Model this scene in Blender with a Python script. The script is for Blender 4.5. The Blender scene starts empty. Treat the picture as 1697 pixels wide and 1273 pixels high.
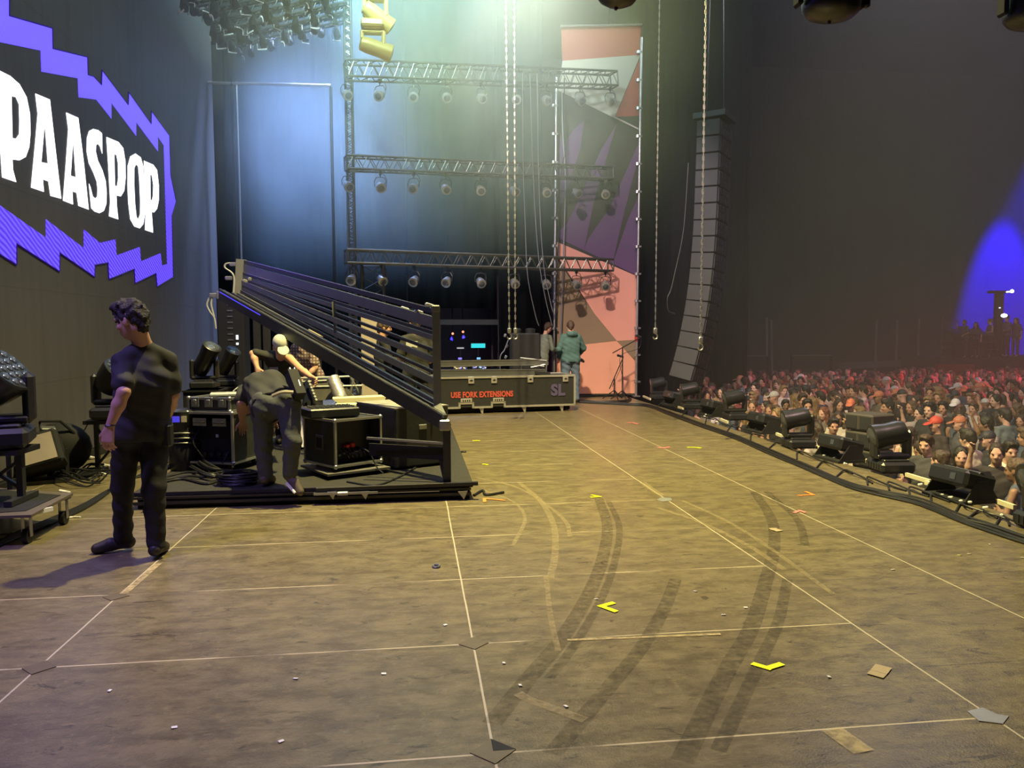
import bpy, bmesh, math, random
import numpy as np
from mathutils import Vector, Matrix, Euler

# ------------------------------------------------------------------ camera
SC = bpy.context.scene
COL = SC.collection
FOC, YAW, PITCH, ROLL, EYE = 1284.4, 0.125, 0.0691, -0.0046, 1.55
_r = Vector((math.cos(YAW), -math.sin(YAW), 0))
_f0 = Vector((math.sin(YAW), math.cos(YAW), 0))
_u0 = Vector((0, 0, 1))
_f = _f0 * math.cos(PITCH) - _u0 * math.sin(PITCH)
_u = _u0 * math.cos(PITCH) + _f0 * math.sin(PITCH)
_cr = _r * math.cos(ROLL) + _u * math.sin(ROLL)
_cu = -_r * math.sin(ROLL) + _u * math.cos(ROLL)
cam_data = bpy.data.cameras.new('camera')
cam = bpy.data.objects.new('camera', cam_data)
COL.objects.link(cam)
cam.matrix_world = Matrix((
    (_cr.x, _cu.x, -_f.x, 0), (_cr.y, _cu.y, -_f.y, 0), (_cr.z, _cu.z, -_f.z, EYE), (0, 0, 0, 1)))
cam_data.sensor_width = 36
cam_data.lens = FOC / 1697 * 36
cam_data.clip_end = 300
SC.camera = cam

# ------------------------------------------------------------------ world, exposure, lamps of the rig, added fills
SC.view_settings.view_transform = 'Standard'
SC.view_settings.look = 'None'
SC.view_settings.exposure = 0.0
SC.view_settings.gamma = 1.0
SC.view_settings.use_curve_mapping = False
SC.cycles.max_bounces = 4
SC.cycles.diffuse_bounces = 2
SC.cycles.glossy_bounces = 2
SC.cycles.transmission_bounces = 2
SC.cycles.volume_bounces = 0
SC.cycles.transparent_max_bounces = 6
SC.cycles.volume_step_rate = 1.5
SC.cycles.volume_max_steps = 48
SC.cycles.sample_clamp_indirect = 3
SC.cycles.use_denoising = True
W = bpy.data.worlds.new('world')
SC.world = W
W.use_nodes = True
W.node_tree.nodes['Background'].inputs[0].default_value = (0.30, 0.33, 0.45, 1)
W.node_tree.nodes['Background'].inputs[1].default_value = 0.035


def lamp(name, kind, loc, target, energy, color, size=0.3, spot=60, blend=0.6):
    d = bpy.data.lights.new(name, kind)
    d.energy = energy
    d.color = color
    if kind == 'AREA':
        d.shape = 'DISK'
        d.size = size
    elif kind == 'SUN':
        d.angle = size
    else:
        d.shadow_soft_size = size
    if kind == 'SPOT':
        d.spot_size = math.radians(spot)
        d.spot_blend = blend
    o = bpy.data.objects.new(name, d)
    COL.objects.link(o)
    o.location = loc
    v = Vector(target) - Vector(loc)
    o.rotation_euler = v.to_track_quat('-Z', 'Y').to_euler()
    return o


# warm work light in the rig over the middle of the stage
lamp('work_light_warm', 'SPOT', (0.4, 7.3, 9.2), (2.5, 9.3, 0), 10500, (1.0, 0.84, 0.30), 0.12, 104, 1.0)
lamp('upstage_floor_fill', 'SPOT', (1.9, 12.2, 7.8), (1.7, 12.4, 0), 800, (1.0, 0.88, 0.50), 0.3, 84, 1.0)  # unseen fill added to brighten the far floor
# profile lamp that lights the banner past the upstage trusses
lamp('banner_profile', 'SPOT', (0.8, 9.0, 7.8), (4.2, 17.6, 2.6), 3300, (1.0, 0.88, 0.94), 0.06, 46, 0.5)
# added violet spot standing in for LED wall glow on the floor
lamp('led_glow_fill', 'SPOT', (-3.6, 3.4, 6.5), (-2.0, 3.9, 0), 1700, (0.40, 0.28, 1.0), 0.4, 72, 1.0)
# cool lamps inside the haze high up
lamp('haze_lamp_teal', 'SPOT', (-0.6, 7.6, 9.8), (-0.3, 18.0, 9.0), 29000, (0.54, 1.0, 0.98), 0.5, 66, 1.0)
lamp('haze_lamp_blue', 'SPOT', (-1.8, 17.4, 10.8), (-2.0, 16.8, 2.0), 26000, (0.30, 0.46, 1.0), 0.5, 56, 1.0)
lamp('roof_fill', 'AREA', (2.0, 9.0, 13.0), (2.0, 9.0, 0), 520, (0.85, 0.88, 1.0), 8.0)  # unseen area fill added as general ambient light
# lamps over the audience, one of them an added fill
lamp('audience_red_lamp', 'SPOT', (27, 17, 7.0), (19, 19.0, -1.0), 17000, (1.0, 0.07, 0.13), 0.5, 66, 0.9)
lamp('audience_white_lamp', 'SPOT', (5.6, 4.5, 7.5), (9.5, 12.0, -0.5), 1500, (1.0, 0.62, 0.66), 0.4, 95, 0.9)
lamp('audience_haze_fill', 'POINT', (11.0, 16.0, 10.5), (0, 0, 0), 650, (0.80, 0.78, 0.95), 0.6)  # broad point fill added because no ambient light gets into the tent
lamp('audience_blue_spot', 'SPOT', (29.6, 32.6, 12.5), (29.4, 36.0, 2.4), 85000, (0.02, 0.0, 1.0), 0.3, 26, 0.5)


# ------------------------------------------------------------------ helpers
def ray(px, py):
    """direction through an image point of the 1697x1273 frame"""
    x, y = px - 848.5, py - 636.5
    return (_f * FOC + _cr * x - _cu * y)


def gz(px, py, z=0.0):
    r = ray(px, py)
    return Vector((0, 0, EYE)) + r * ((z - EYE) / r.z)


def gy(px, py, y):
    r = ray(px, py)
    return Vector((0, 0, EYE)) + r * (y / r.y)


def gx(px, py, x):
    r = ray(px, py)
    return Vector((0, 0, EYE)) + r * (x / r.x)


class MB:
    """collects shapes and links them as one mesh object"""

    def __init__(s):
        s.v, s.f, s.mi, s.m = [], [], [], 0

    def add(s, vs, fs):
        n = len(s.v)
        s.v += [tuple(p) for p in vs]
        s.f += [tuple(i + n for i in f) for f in fs]
        s.mi += [s.m] * len(fs)
        return s

    def box(s, c, d, rot=None, bev=0.0):
        c = Vector(c)
        x, y, z = d[0] / 2, d[1] / 2, d[2] / 2
        R = rot.to_matrix() if isinstance(rot, Euler) else (rot if rot is not None else None)
        if bev > 0:
            b = min(bev, x * .9, y * .9, z * .9)
            P = []
            for sz in (-1, 1):
                for (ax, ay) in ((x - b, y), (x, y - b), (x, -y + b), (x - b, -y), (-x + b, -y), (-x, -y + b), (-x, y - b), (-x + b, y)):
                    P.append((ax, ay, sz * (z - b)))
            for sz in (-1, 1):
                for (ax, ay) in ((x - b, y - b), (x - b, -y + b), (-x + b, -y + b), (-x + b, y - b)):
                    P.append((ax, ay, sz * z))
            F = []
            for i in range(8):
                j = (i + 1) % 8
                F.append((i, i + 8, j + 8, j))
            F.append((19 - 0 - 0, 18, 17, 16) if False else (16, 17, 18, 19))
            F.append((23, 22, 21, 20))
            m = [(7, 0, 0), (1, 2, 1), (3, 4, 2), (5, 6, 3)]
            # bottom (0..7 with 16..19) and top (8..15 with 20..23)
            cor = {0: (0, 1), 1: (2, 3), 2: (4, 5), 3: (6, 7)}
            for k, (a, bb) in cor.items():
                F.append((16 + k, a, bb))
                F.append((20 + k, bb + 8, a + 8))
                nk = (k + 1) % 4
                a2 = cor[nk][0]
                F.append((16 + k, bb, a2, 16 + nk))
                F.append((20 + nk, a2 + 8, bb + 8, 20 + k))
        else:
            P = [(-x, -y, -z), (x, -y, -z), (x, y, -z), (-x, y, -z), (-x, -y, z), (x, -y, z), (x, y, z), (-x, y, z)]
            F = [(0, 3, 2, 1), (4, 5, 6, 7), (0, 1, 5, 4), (1, 2, 6, 5), (2, 3, 7, 6), (3, 0, 4, 7)]
        P = [Vector(p) for p in P]
        if R is not None:
            P = [R @ p for p in P]
        return s.add([p + c for p in P], F)

    def bar(s, a, b, w, h=None, up=(0, 0, 1)):
        """rectangular bar from a to b"""
        a, b = Vector(a), Vector(b)
        h = h or w
        d = (b - a)
        L = d.length
        if L < 1e-6:
            return s
        d.normalize()
        u = Vector(up)
        if abs(d.dot(u)) > 0.98:
            u = Vector((0, 1, 0))
        sx = d.cross(u).normalized()
        uu = sx.cross(d).normalized()
        R = Matrix((sx, d, uu)).transposed()
        return s.box((a + b) / 2, (w, L, h), R)

    def cyl(s, a, b, r0, r1=None, n=12, cap=True):
        a, b = Vector(a), Vector(b)
        r1 = r0 if r1 is None else r1
        d = (b - a).normalized()
        u = Vector((0, 0, 1)) if abs(d.z) < 0.9 else Vector((1, 0, 0))
        x = d.cross(u).normalized()
        y = d.cross(x).normalized()
        P = []
        for c, r in ((a, r0), (b, r1)):
            for i in range(n):
                t = 2 * math.pi * i / n
                P.append(c + x * (r * math.cos(t)) + y * (r * math.sin(t)))
        F = [(i, i + n, (i + 1) % n + n, (i + 1) % n) for i in range(n)]
        if cap:
            F.append(tuple(range(n)))
            F.append(tuple(range(2 * n - 1, n - 1, -1)))
        return s.add(P, F)

    def lathe(s, prof, a, d, n=20, cap=True):
        """prof: list of (distance along d, radius)"""
        a, d = Vector(a), Vector(d).normalized()
        u = Vector((0, 0, 1)) if abs(d.z) < 0.9 else Vector((1, 0, 0))
        x = d.cross(u).normalized()
        y = d.cross(x).normalized()
        P, F = [], []
        for (h, r) in prof:
            for i in range(n):
                t = 2 * math.pi * i / n
                P.append(a + d * h + x * (r * math.cos(t)) + y * (r * math.sin(t)))
        for k in range(len(prof) - 1):
            for i in range(n):
                j = (i + 1) % n
                F.append((k * n + i, (k + 1) * n + i, (k + 1) * n + j, k * n + j))
        if cap:
            F.append(tuple(range(n)))
            F.append(tuple(range(len(prof) * n - 1, (len(prof) - 1) * n - 1, -1)))
        return s.add(P, F)

    def tube(s, pts, r, n=6, closed=False):
        pts = [Vector(p) for p in pts]
        m = len(pts)
        P, F = [], []
        x = None
        for i, p in enumerate(pts):
            if closed:
                t = pts[(i + 1) % m] - pts[i - 1]
            else:
                t = pts[min(i + 1, m - 1)] - pts[max(i - 1, 0)]
            if t.length < 1e-9:
                t = Vector((0, 0, 1))
            t.normalize()
            if x is None:
                u = Vector((0, 0, 1)) if abs(t.z) < 0.9 else Vector((1, 0, 0))
                x = t.cross(u).normalized()
            else:
                x = (x - t * x.dot(t))
                x = x.normalized() if x.length > 1e-6 else t.orthogonal().normalized()
            y = t.cross(x)
            for k in range(n):
                a = 2 * math.pi * k / n
                P.append(p + x * (r * math.cos(a)) + y * (r * math.sin(a)))
        for i in range(m if closed else m - 1):
            i2 = (i + 1) % m
            for k in range(n):
                k2 = (k + 1) % n
                F.append((i * n + k, i * n + k2, i2 * n + k2, i2 * n + k))
        if not closed:
            F.append(tuple(range(n - 1, -1, -1)))
            F.append(tuple(range((m - 1) * n, m * n)))
        return s.add(P, F)

    def prism(s, poly, depth):
        """poly: list of 3D points (planar); depth: Vector"""
        D = Vector(depth)
        n = len(poly)
        P = [Vector(p) for p in poly] + [Vector(p) + D for p in poly]
        F = [tuple(range(n - 1, -1, -1)), tuple(range(n, 2 * n))]
        F += [(i, (i + 1) % n, (i + 1) % n + n, i + n) for i in range(n)]
        return s.add(P, F)

    def ball(s, c, r, n=10, sc=(1, 1, 1)):
        c = Vector(c)
        P, F = [], []
        m = max(4, n // 2 + 1)
        for i in range(m + 1):
            t = math.pi * i / m
            for j in range(n):
                a = 2 * math.pi * j / n
                P.append(c + Vector((r * sc[0] * math.sin(t) * math.cos(a), r * sc[1] * math.sin(t) * math.sin(a), r * sc[2] * math.cos(t))))
        for i in range(m):
            for j in range(n):
                j2 = (j + 1) % n
                F.append((i * n + j, (i + 1) * n + j, (i + 1) * n + j2, i * n + j2))
        return s.add(P, F)

    def build(s, name, mat, parent=None, smooth=False, kind=None):
        me = bpy.data.meshes.new(name)
        me.from_pydata(s.v, [], s.f)
        mats = mat if isinstance(mat, (list, tuple)) else [mat]
        for q in mats:
            me.materials.append(q)
        if len(mats) > 1:
            me.polygons.foreach_set('material_index', s.mi)
        if smooth:
            me.polygons.foreach_set('use_smooth', [True] * len(s.f))
            try:
                me.set_sharp_from_angle(angle=math.radians(38))
            except Exception:
                pass
        bmm = bmesh.new()
        bmm.from_mesh(me)
        bmesh.ops.recalc_face_normals(bmm, faces=bmm.faces)
        bmm.to_mesh(me)
        bmm.free()
        me.update()
        o = bpy.data.objects.new(name, me)
        COL.objects.link(o)
        if parent is not None:
            o.parent = parent
        if kind:
            o['kind'] = kind
        return o


def tag(o, label=None, cat=None, group=None, kind=None):
    if label:
        o['label'] = label
    if cat:
        o['category'] = cat
    if group:
        o['group'] = group
    if kind:
        o['kind'] = kind
    return o


def thing(name, loc, label, cat, group=None, rz=0.0, rot=None):
    o = bpy.data.objects.new(name, None)
    o.empty_display_size = 0.1
    COL.objects.link(o)
    o.location = loc
    o.rotation_euler = rot if rot is not None else (0, 0, rz)
    return tag(o, label, cat, group)


def kids(o):
    return [c for c in bpy.data.objects if c.parent == o]


_tree = {}


def copy_tree(o, parent=None, depth=0):
    key = o.name
    if key not in _tree:
        _tree[key] = list(o.children)
    ch = _tree[key]
    c = o.copy()
    COL.objects.link(c)
    if parent is not None:
        c.parent = parent
    for k in ch:
        copy_tree(k, c, depth + 1)
    return c


# ------------------------------------------------------------------ materials
def nodemat(name):
    m = bpy.data.materials.new(name)
    m.use_nodes = True
    nt = m.node_tree
    return m, nt, nt.nodes['Principled BSDF'], nt.nodes, nt.links


def mat(name, col, rough=0.6, metal=0.0, var=0.15, scale=8.0, bump=0.0, spec=0.5, emit=None, es=0.0, coords='Object'):
    m, nt, b, N, L = nodemat(name)
    b.inputs['Roughness'].default_value = rough
    b.inputs['Metallic'].default_value = metal
    b.inputs['Specular IOR Level'].default_value = spec
    tc = N.new('ShaderNodeTexCoord')
    no = N.new('ShaderNodeTexNoise')
    no.inputs['Scale'].default_value = scale
    no.inputs['Detail'].default_value = 3
    L.new(tc.outputs[coords], no.inputs['Vector'])
    mx = N.new('ShaderNodeMix')
    mx.data_type = 'RGBA'
    mx.inputs[6].default_value = tuple(c * (1 - var) for c in col) + (1,)
    mx.inputs[7].default_value = tuple(min(1, c * (1 + var)) for c in col) + (1,)
    L.new(no.outputs[0], mx.inputs[0])
    L.new(mx.outputs[2], b.inputs['Base Color'])
    if bump:
        bp = N.new('ShaderNodeBump')
        bp.inputs['Strength'].default_value = bump
        bp.inputs['Distance'].default_value = 0.02
        L.new(no.outputs[0], bp.inputs['Height'])
        L.new(bp.outputs[0], b.inputs['Normal'])
    if emit:
        b.inputs['Emission Color'].default_value = emit + (1,)
        b.inputs['Emission Strength'].default_value = es
    return m


def emis(name, col, strength):
    m, nt, b, N, L = nodemat(name)
    b.inputs['Base Color'].default_value = (0.02, 0.02, 0.02, 1)
    b.inputs['Emission Color'].default_value = col + (1,)
    b.inputs['Emission Strength'].default_value = strength
    return m


def objcolmat(name, rough=0.85, var=0.25, scale=14, bump=0.4):
    """takes its colour from the object's own colour property"""
    m, nt, b, N, L = nodemat(name)
    oi = N.new('ShaderNodeObjectInfo')
    no = N.new('ShaderNodeTexNoise')
    no.inputs['Scale'].default_value = scale
    tc = N.new('ShaderNodeTexCoord')
    L.new(tc.outputs['Object'], no.inputs['Vector'])
    hs = N.new('ShaderNodeHueSaturation')
    mr = N.new('ShaderNodeMapRange')
    mr.inputs[3].default_value = 1 - var
    mr.inputs[4].default_value = 1 + var
    L.new(no.outputs[0], mr.inputs[0])
    L.new(mr.outputs[0], hs.inputs['Value'])
    L.new(oi.outputs['Color'], hs.inputs['Color'])
    L.new(hs.outputs[0], b.inputs['Base Color'])
    b.inputs['Roughness'].default_value = rough
    if bump:
        bp = N.new('ShaderNodeBump')
        bp.inputs['Strength'].default_value = bump
        bp.inputs['Distance'].default_value = 0.02
        L.new(no.outputs[0], bp.inputs['Height'])
        L.new(bp.outputs[0], b.inputs['Normal'])
    return m


M = {}
M['black'] = mat('black_paint', (0.016, 0.016, 0.018), 0.45, 0, 0.3, 20)
M['matte_black'] = mat('matte_black', (0.010, 0.010, 0.011), 0.8, 0, 0.3, 12)
M['plastic'] = mat('black_plastic', (0.02, 0.021, 0.024), 0.32, 0, 0.2, 20)
M['rubber'] = mat('rubber_cable', (0.012, 0.012, 0.013), 0.5, 0, 0.3, 30)
M['alu'] = mat('aluminium', (0.55, 0.56, 0.57), 0.35, 0.85, 0.12, 15)
M['steel'] = mat('zinc_steel', (0.42, 0.43, 0.45), 0.38, 0.9, 0.15, 20)
M['dark_metal'] = mat('dark_metal', (0.06, 0.062, 0.066), 0.4, 0.6, 0.2, 15)
M['grey_paint'] = mat('grey_paint', (0.12, 0.125, 0.12), 0.45, 0.3, 0.15, 10)
M['frame_grey'] = mat('frame_grey', (0.17, 0.18, 0.165), 0.5, 0.2, 0.12, 8)
M['case_ply'] = mat('case_ply', (0.028, 0.030, 0.032), 0.5, 0, 0.25, 9, 0.2)
M['white'] = mat('white_tape', (0.75, 0.75, 0.72), 0.6, 0, 0.05, 10)
M['cream'] = mat('cream_board', (0.72, 0.66, 0.45), 0.6, 0, 0.08, 6)
M['lens'] = mat('lens_glass', (0.09, 0.10, 0.13), 0.08, 0.3, 0.1, 20, spec=1.0)
M['red'] = mat('red_paint', (0.45, 0.03, 0.025), 0.5, 0, 0.1, 10)
M['silver_lamp'] = mat('silver_lamp_body', (0.40, 0.42, 0.43), 0.35, 0.7, 0.15, 12)
# ------------------------------------------------------------------ stage floor
def floor_material():
    m, nt, b, N, L = nodemat('stage_ply')

    def val(v):
        n = N.new('ShaderNodeValue')
        n.outputs[0].default_value = v
        return n.outputs[0]

    def mth(op, a, c=None, d=None):
        n = N.new('ShaderNodeMath')
        n.operation = op
        for i, q in enumerate((a, c, d)):
            if q is None:
                continue
            if isinstance(q, (int, float)):
                n.inputs[i].default_value = q
            else:
                L.new(q, n.inputs[i])
        return n.outputs[0]

    def mixc(fac, a, c):
        n = N.new('ShaderNodeMix')
        n.data_type = 'RGBA'
        if isinstance(fac, (int, float)):
            n.inputs[0].default_value = fac
        else:
            L.new(fac, n.inputs[0])
        for i, q in ((6, a), (7, c)):
            if isinstance(q, tuple):
                n.inputs[i].default_value = q + (1,)
            else:
                L.new(q, n.inputs[i])
        return n.outputs[2]

    tc = N.new('ShaderNodeTexCoord')
    sp = N.new('ShaderNodeSeparateXYZ')
    L.new(tc.outputs['Object'], sp.inputs[0])
    X, Y = sp.outputs[0], sp.outputs[1]

    def noise(scale, detail=4, rough=0.6, sx=1, sy=1, dist=0.0):
        mp = N.new('ShaderNodeMapping')
        mp.inputs['Scale'].default_value = (sx, sy, 1)
        L.new(tc.outputs['Object'], mp.inputs[0])
        n = N.new('ShaderNodeTexNoise')
        n.inputs['Scale'].default_value = scale
        n.inputs['Detail'].default_value = detail
        n.inputs['Roughness'].default_value = rough
        n.inputs['Distortion'].default_value = dist
        L.new(mp.outputs[0], n.inputs['Vector'])
        return n.outputs[0]

    def ramp(x, a, c):
        n = N.new('ShaderNodeMapRange')
        n.interpolation_type = 'SMOOTHSTEP'
        L.new(x, n.inputs[0])
        n.inputs[1].default_value = a
        n.inputs[2].default_value = c
        return n.outputs[0]

    big = noise(1.1, 5, 0.6)
    mid = noise(5.5, 8, 0.78, 0.8, 1.4)
    fine = noise(22, 4, 0.7)
    streak = noise(5.0, 6, 0.75, 0.6, 3.4, 0.8)
    cell = N.new('ShaderNodeTexWhiteNoise')
    cell.noise_dimensions = '2D'
    fx = mth('FLOOR', mth('DIVIDE', mth('ADD', X, 1.75), 2.01))
    fy = mth('FLOOR', mth('DIVIDE', mth('SUBTRACT', Y, 3.74 - 1.0067 * 10), 1.0067))
    cb = N.new('ShaderNodeCombineXYZ')
    L.new(fx, cb.inputs[0])
    L.new(fy, cb.inputs[1])
    L.new(cb.outputs[0], cell.inputs['Vector'])
    base = mixc(ramp(mid, 0.36, 0.64), (0.098, 0.079, 0.039), (0.205, 0.168, 0.083))
    base = mixc(mth('MULTIPLY', ramp(big, 0.35, 0.7), 0.45), base, (0.125, 0.098, 0.066))
    base = mixc(mth('MULTIPLY', cell.outputs[0], 0.22), base, (0.22, 0.18, 0.12))
    base = mixc(mth('MULTIPLY', ramp(streak, 0.50, 0.64), 0.34), base, (0.065, 0.05, 0.032))
    base = mixc(mth('MULTIPLY', ramp(fine, 0.54, 0.68), 0.4), base, (0.27, 0.215, 0.115))
    # dark scuffs
    sc = noise(5.2, 7, 0.8, 0.8, 2.2, 1.4)
    base = mixc(mth('MULTIPLY', ramp(sc, 0.575, 0.63), 0.7), base, (0.035, 0.028, 0.02))

    # seams between the decks
    def line(c, at, w):
        return mth('LESS_THAN', mth('ABSOLUTE', mth('SUBTRACT', c, at)), w)
    wn = noise(1.3, 2)
    wob = mth('MULTIPLY', mth('SUBTRACT', wn, 0.5), 0.01)
    Xw = mth('ADD', X, wob)
    Yw = mth('ADD', Y, wob)
    seams = None
    for at in (-3.76, -1.75, 0.27, 2.27, 3.22):
        l = line(Xw, at, 0.0048)
        seams = l if seams is None else mth('MAXIMUM', seams, l)
    per = mth('ABSOLUTE', mth('SUBTRACT', mth('FRACT', mth('DIVIDE', mth('SUBTRACT', Yw, 3.74 - 1.0067 * 10.5), 1.0067)), 0.5))
    cross = mth('LESS_THAN', per, 0.0050)
    cross = mth('MULTIPLY', cross, mth('LESS_THAN', X, 2.27))
    per2 = mth('ABSOLUTE', mth('SUBTRACT', mth('FRACT', mth('DIVIDE', mth('SUBTRACT', Yw, 3.2 - 1.22 * 10.5), 1.22)), 0.5))
    cross2 = mth('MULTIPLY', mth('LESS_THAN', per2, 0.004), mth('GREATER_THAN', X, 2.27))
    wear = ramp(noise(1.7, 3, 0.6), 0.32, 0.55)
    base = mixc(mth('MULTIPLY', cross, mth('ADD', 0.45, mth('MULTIPLY', wear, 0.5))), base, mixc(wear, (0.03, 0.024, 0.016), (0.55, 0.47, 0.30)))
    base = mixc(mth('MULTIPLY', cross2, 0.5), base, (0.03, 0.024, 0.016))
    base = mixc(mth('MULTIPLY', seams, 0.75), base, (0.62, 0.55, 0.38))
    L.new(base, b.inputs['Base Color'])
    # hexagon-like anti-slip grain
    vo = N.new('ShaderNodeTexVoronoi')
    vo.inputs['Scale'].default_value = 110
    L.new(tc.outputs['Object'], vo.inputs['Vector'])
    hgt = mth('ADD', mth('MULTIPLY', vo.outputs['Distance'], 0.5), mth('MULTIPLY', mid, 1.5))
    bp = N.new('ShaderNodeBump')
    bp.inputs['Strength'].default_value = 0.35
    bp.inputs['Distance'].default_value = 0.004
    L.new(hgt, bp.inputs['Height'])
    L.new(bp.outputs[0], b.inputs['Normal'])
    r = mth('ADD', 0.20, mth('MULTIPLY', mid, 0.26))
    L.new(r, b.inputs['Roughness'])
    b.inputs['Specular IOR Level'].default_value = 0.45
    return m


M['floor'] = floor_material()
fm = MB().box((0.45, 9.0, -0.06), (8.9, 26, 0.12))
floor = tag(fm.build('floor', M['floor']), kind='structure')
# front face of the stage towards the audience
tag(MB().box((4.84, 9.0, -0.87), (0.08, 26, 1.50)).build('wall_stage_front', M['matte_black']), kind='structure')

# tyre marks and scrapes: part of the floor's own surface
def alpha_mat(name, col, alpha, sc=9):
    m, nt, b, N, L = nodemat(name)
    b.inputs['Base Color'].default_value = col + (1,)
    b.inputs['Roughness'].default_value = 0.55
    no = N.new('ShaderNodeTexNoise')
    no.inputs['Scale'].default_value = sc
    no.inputs['Detail'].default_value = 7
    tc = N.new('ShaderNodeTexCoord')
    L.new(tc.outputs['Object'], no.inputs['Vector'])
    mr = N.new('ShaderNodeMapRange')
    mr.inputs[1].default_value = 0.25
    mr.inputs[2].default_value = 0.75
    mr.inputs[4].default_value = alpha
    L.new(no.outputs[0], mr.inputs[0])
    L.new(mr.outputs[0], b.inputs['Alpha'])
    return m


def spline(pts, n=12):
    """Catmull-Rom through the points"""
    P = [Vector(p) for p in pts]
    P = [P[0] * 2 - P[1]] + P + [P[-1] * 2 - P[-2]]
    out = []
    for i in range(1, len(P) - 2):
        a, b2, c, d = P[i - 1], P[i], P[i + 1], P[i + 2]
        for k in range(n):
            t = k / n
            out.append(0.5 * ((2 * b2) + (c - a) * t + (2 * a - 5 * b2 + 4 * c - d) * t * t + (3 * b2 - a - 3 * c + d) * t ** 3))
    out.append(P[-2])
    return out


def ribbon(pts, w, z):
    m = MB()
    P = spline(pts, 10)
    vs, fs = [], []
    for i, p in enumerate(P):
        t = (P[min(i + 1, len(P) - 1)] - P[max(i - 1, 0)]).normalized()
        nrm = Vector((-t.y, t.x, 0))
        vs += [(p.x + nrm.x * w / 2, p.y + nrm.y * w / 2, z), (p.x - nrm.x * w / 2, p.y - nrm.y * w / 2, z)]
    for i in range(len(P) - 1):
        fs.append((2 * i, 2 * i + 1, 2 * i + 3, 2 * i + 2))
    m.add(vs, fs)
    return m


M['tyre'] = alpha_mat('tyre_rubber_mark', (0.018, 0.015, 0.012), 0.40, 26)
M['scrape'] = alpha_mat('pale_scrape', (0.42, 0.34, 0.18), 0.5, 30)
marks = [
    ([(992, 826), (1006, 870), (1000, 920), (978, 980), (930, 1060), (880, 1120), (815, 1200)], 0.085, 'tyre'), ([(1008, 830), (1026, 872), (1020, 925), (1000, 985), (955, 1065), (910, 1125)], 0.05, 'tyre'),
    ([(1120, 960), (1100, 1010), (1062, 1075), (1000, 1150), (915, 1250)], 0.075, 'tyre'),
    ([(1250, 815), (1278, 860), (1283, 905), (1270, 960), (1245, 1040), (1200, 1120), (1130, 1262)], 0.085, 'tyre'),
    ([(1305, 960), (1290, 1030), (1258, 1100), (1190, 1245)], 0.06, 'tyre'),
    ([(1270, 815), (1320, 860), (1335, 905)], 0.06, 'tyre'),
    ([(860, 800), (895, 830), (917, 870), (920, 915), (912, 960)], 0.05, 'scrape'),
    ([(790, 792), (850, 806), (890, 826), (935, 862), (945, 890)], 0.035, 'scrape'),
    ([(850, 905), (870, 860), (850, 832), (800, 812)], 0.03, 'scrape'),
    ([(1090, 842), (1160, 866), (1240, 905), (1300, 945)], 0.045, 'scrape'),
    ([(1130, 830), (1200, 862), (1270, 905), (1380, 985)], 0.035, 'scrape'),
    ([(858, 1150), (880, 1162), (930, 1180), (970, 1195)], 0.05, 'scrape'),
    ([(905, 955), (912, 1020), (925, 1080)], 0.03, 'scrape'),
    ([(1065, 800), (1085, 815), (1100, 822)], 0.07, 'scrape'),
]
for i, (pp, w, mm) in enumerate(marks):
    ribbon([gz(x, y) for x, y in pp], w, 0.0012 + 0.0002 * i).build('tyre_mark' if mm == 'tyre' else 'scrape_mark', M[mm], floor)
# worn pale strips along seams
for (a, b, w) in (((940, 1062), (1194, 1052), 0.022), ((205, 985), (262, 935), 0.05), ((1378, 1210), (1432, 1248), 0.09)):
    ribbon([gz(*a), (gz(*a) + gz(*b)) / 2, gz(*b)], w, 0.0045).build('worn_strip', alpha_mat('worn_wood', (0.6, 0.48, 0.24), 0.9, 20), floor)

# corner joint plates on the seams
M['plate'] = mat('joint_plate_worn', (0.40, 0.40, 0.38), 0.4, 0.6, 0.2, 20)
M['plate_dark'] = mat('joint_plate_dark', (0.035, 0.028, 0.018), 0.6, 0, 0.2, 20)


def flat_poly(pts, z0, z1, name, m, parent=None):
    P = [Vector((p[0], p[1], z0)) for p in pts]
    return MB().prism(P, (0, 0, z1 - z0)).build(name, m, parent)


jp = tag(flat_poly([gz(*p) for p in ((1603, 1180), (1628, 1174), (1652, 1185), (1672, 1188), (1662, 1201), (1622, 1196))], 0.0, 0.004, 'joint_plate', M['plate']),
         'grey metal joint plate screwed on the pale deck seam nearest the camera', 'plate', 'joint plates on the deck seams')
jp = tag(flat_poly([gz(*p) for p in ((1088, 829), (1096, 825), (1112, 826), (1114, 830), (1098, 832))], 0.0, 0.004, 'joint_plate', M['plate']),
         'small pale joint plate where tyre scrapes cross the long deck seam', 'plate', 'joint plates on the deck seams')
for (cx, cy, lab) in ((65, 1107, 'brown diamond cover over deck corner in the purple-lit floor near the camera'),
                      (192, 989, 'brown diamond cover over deck corner in front of the black-shirted man'),
                      (785, 1067, 'faint brown diamond cover over deck corner in mid floor'),
                      (817, 1246, 'diamond corner cover with a black open half at the bottom edge of the view')):
    c = gz(cx, cy)
    r = 0.075 if cx != 817 else 0.085
    th = thing('corner_cover', (c.x, c.y, 0), lab, 'floor cover', 'diamond covers on the deck corners')
    flat_poly([(-r, 0), (0, r * 1.0), (r, 0), (0, -r * 1.0)], 0.0, 0.0035, 'cover_plate', mat('cover_brown', (0.12, 0.095, 0.055), 0.5, 0, .2, 20), th)
    if cx == 817:
        flat_poly([(0, r), (r, 0), (0, 0)], 0.0035, 0.0045, 'hole', M['matte_black'], th)

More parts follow.
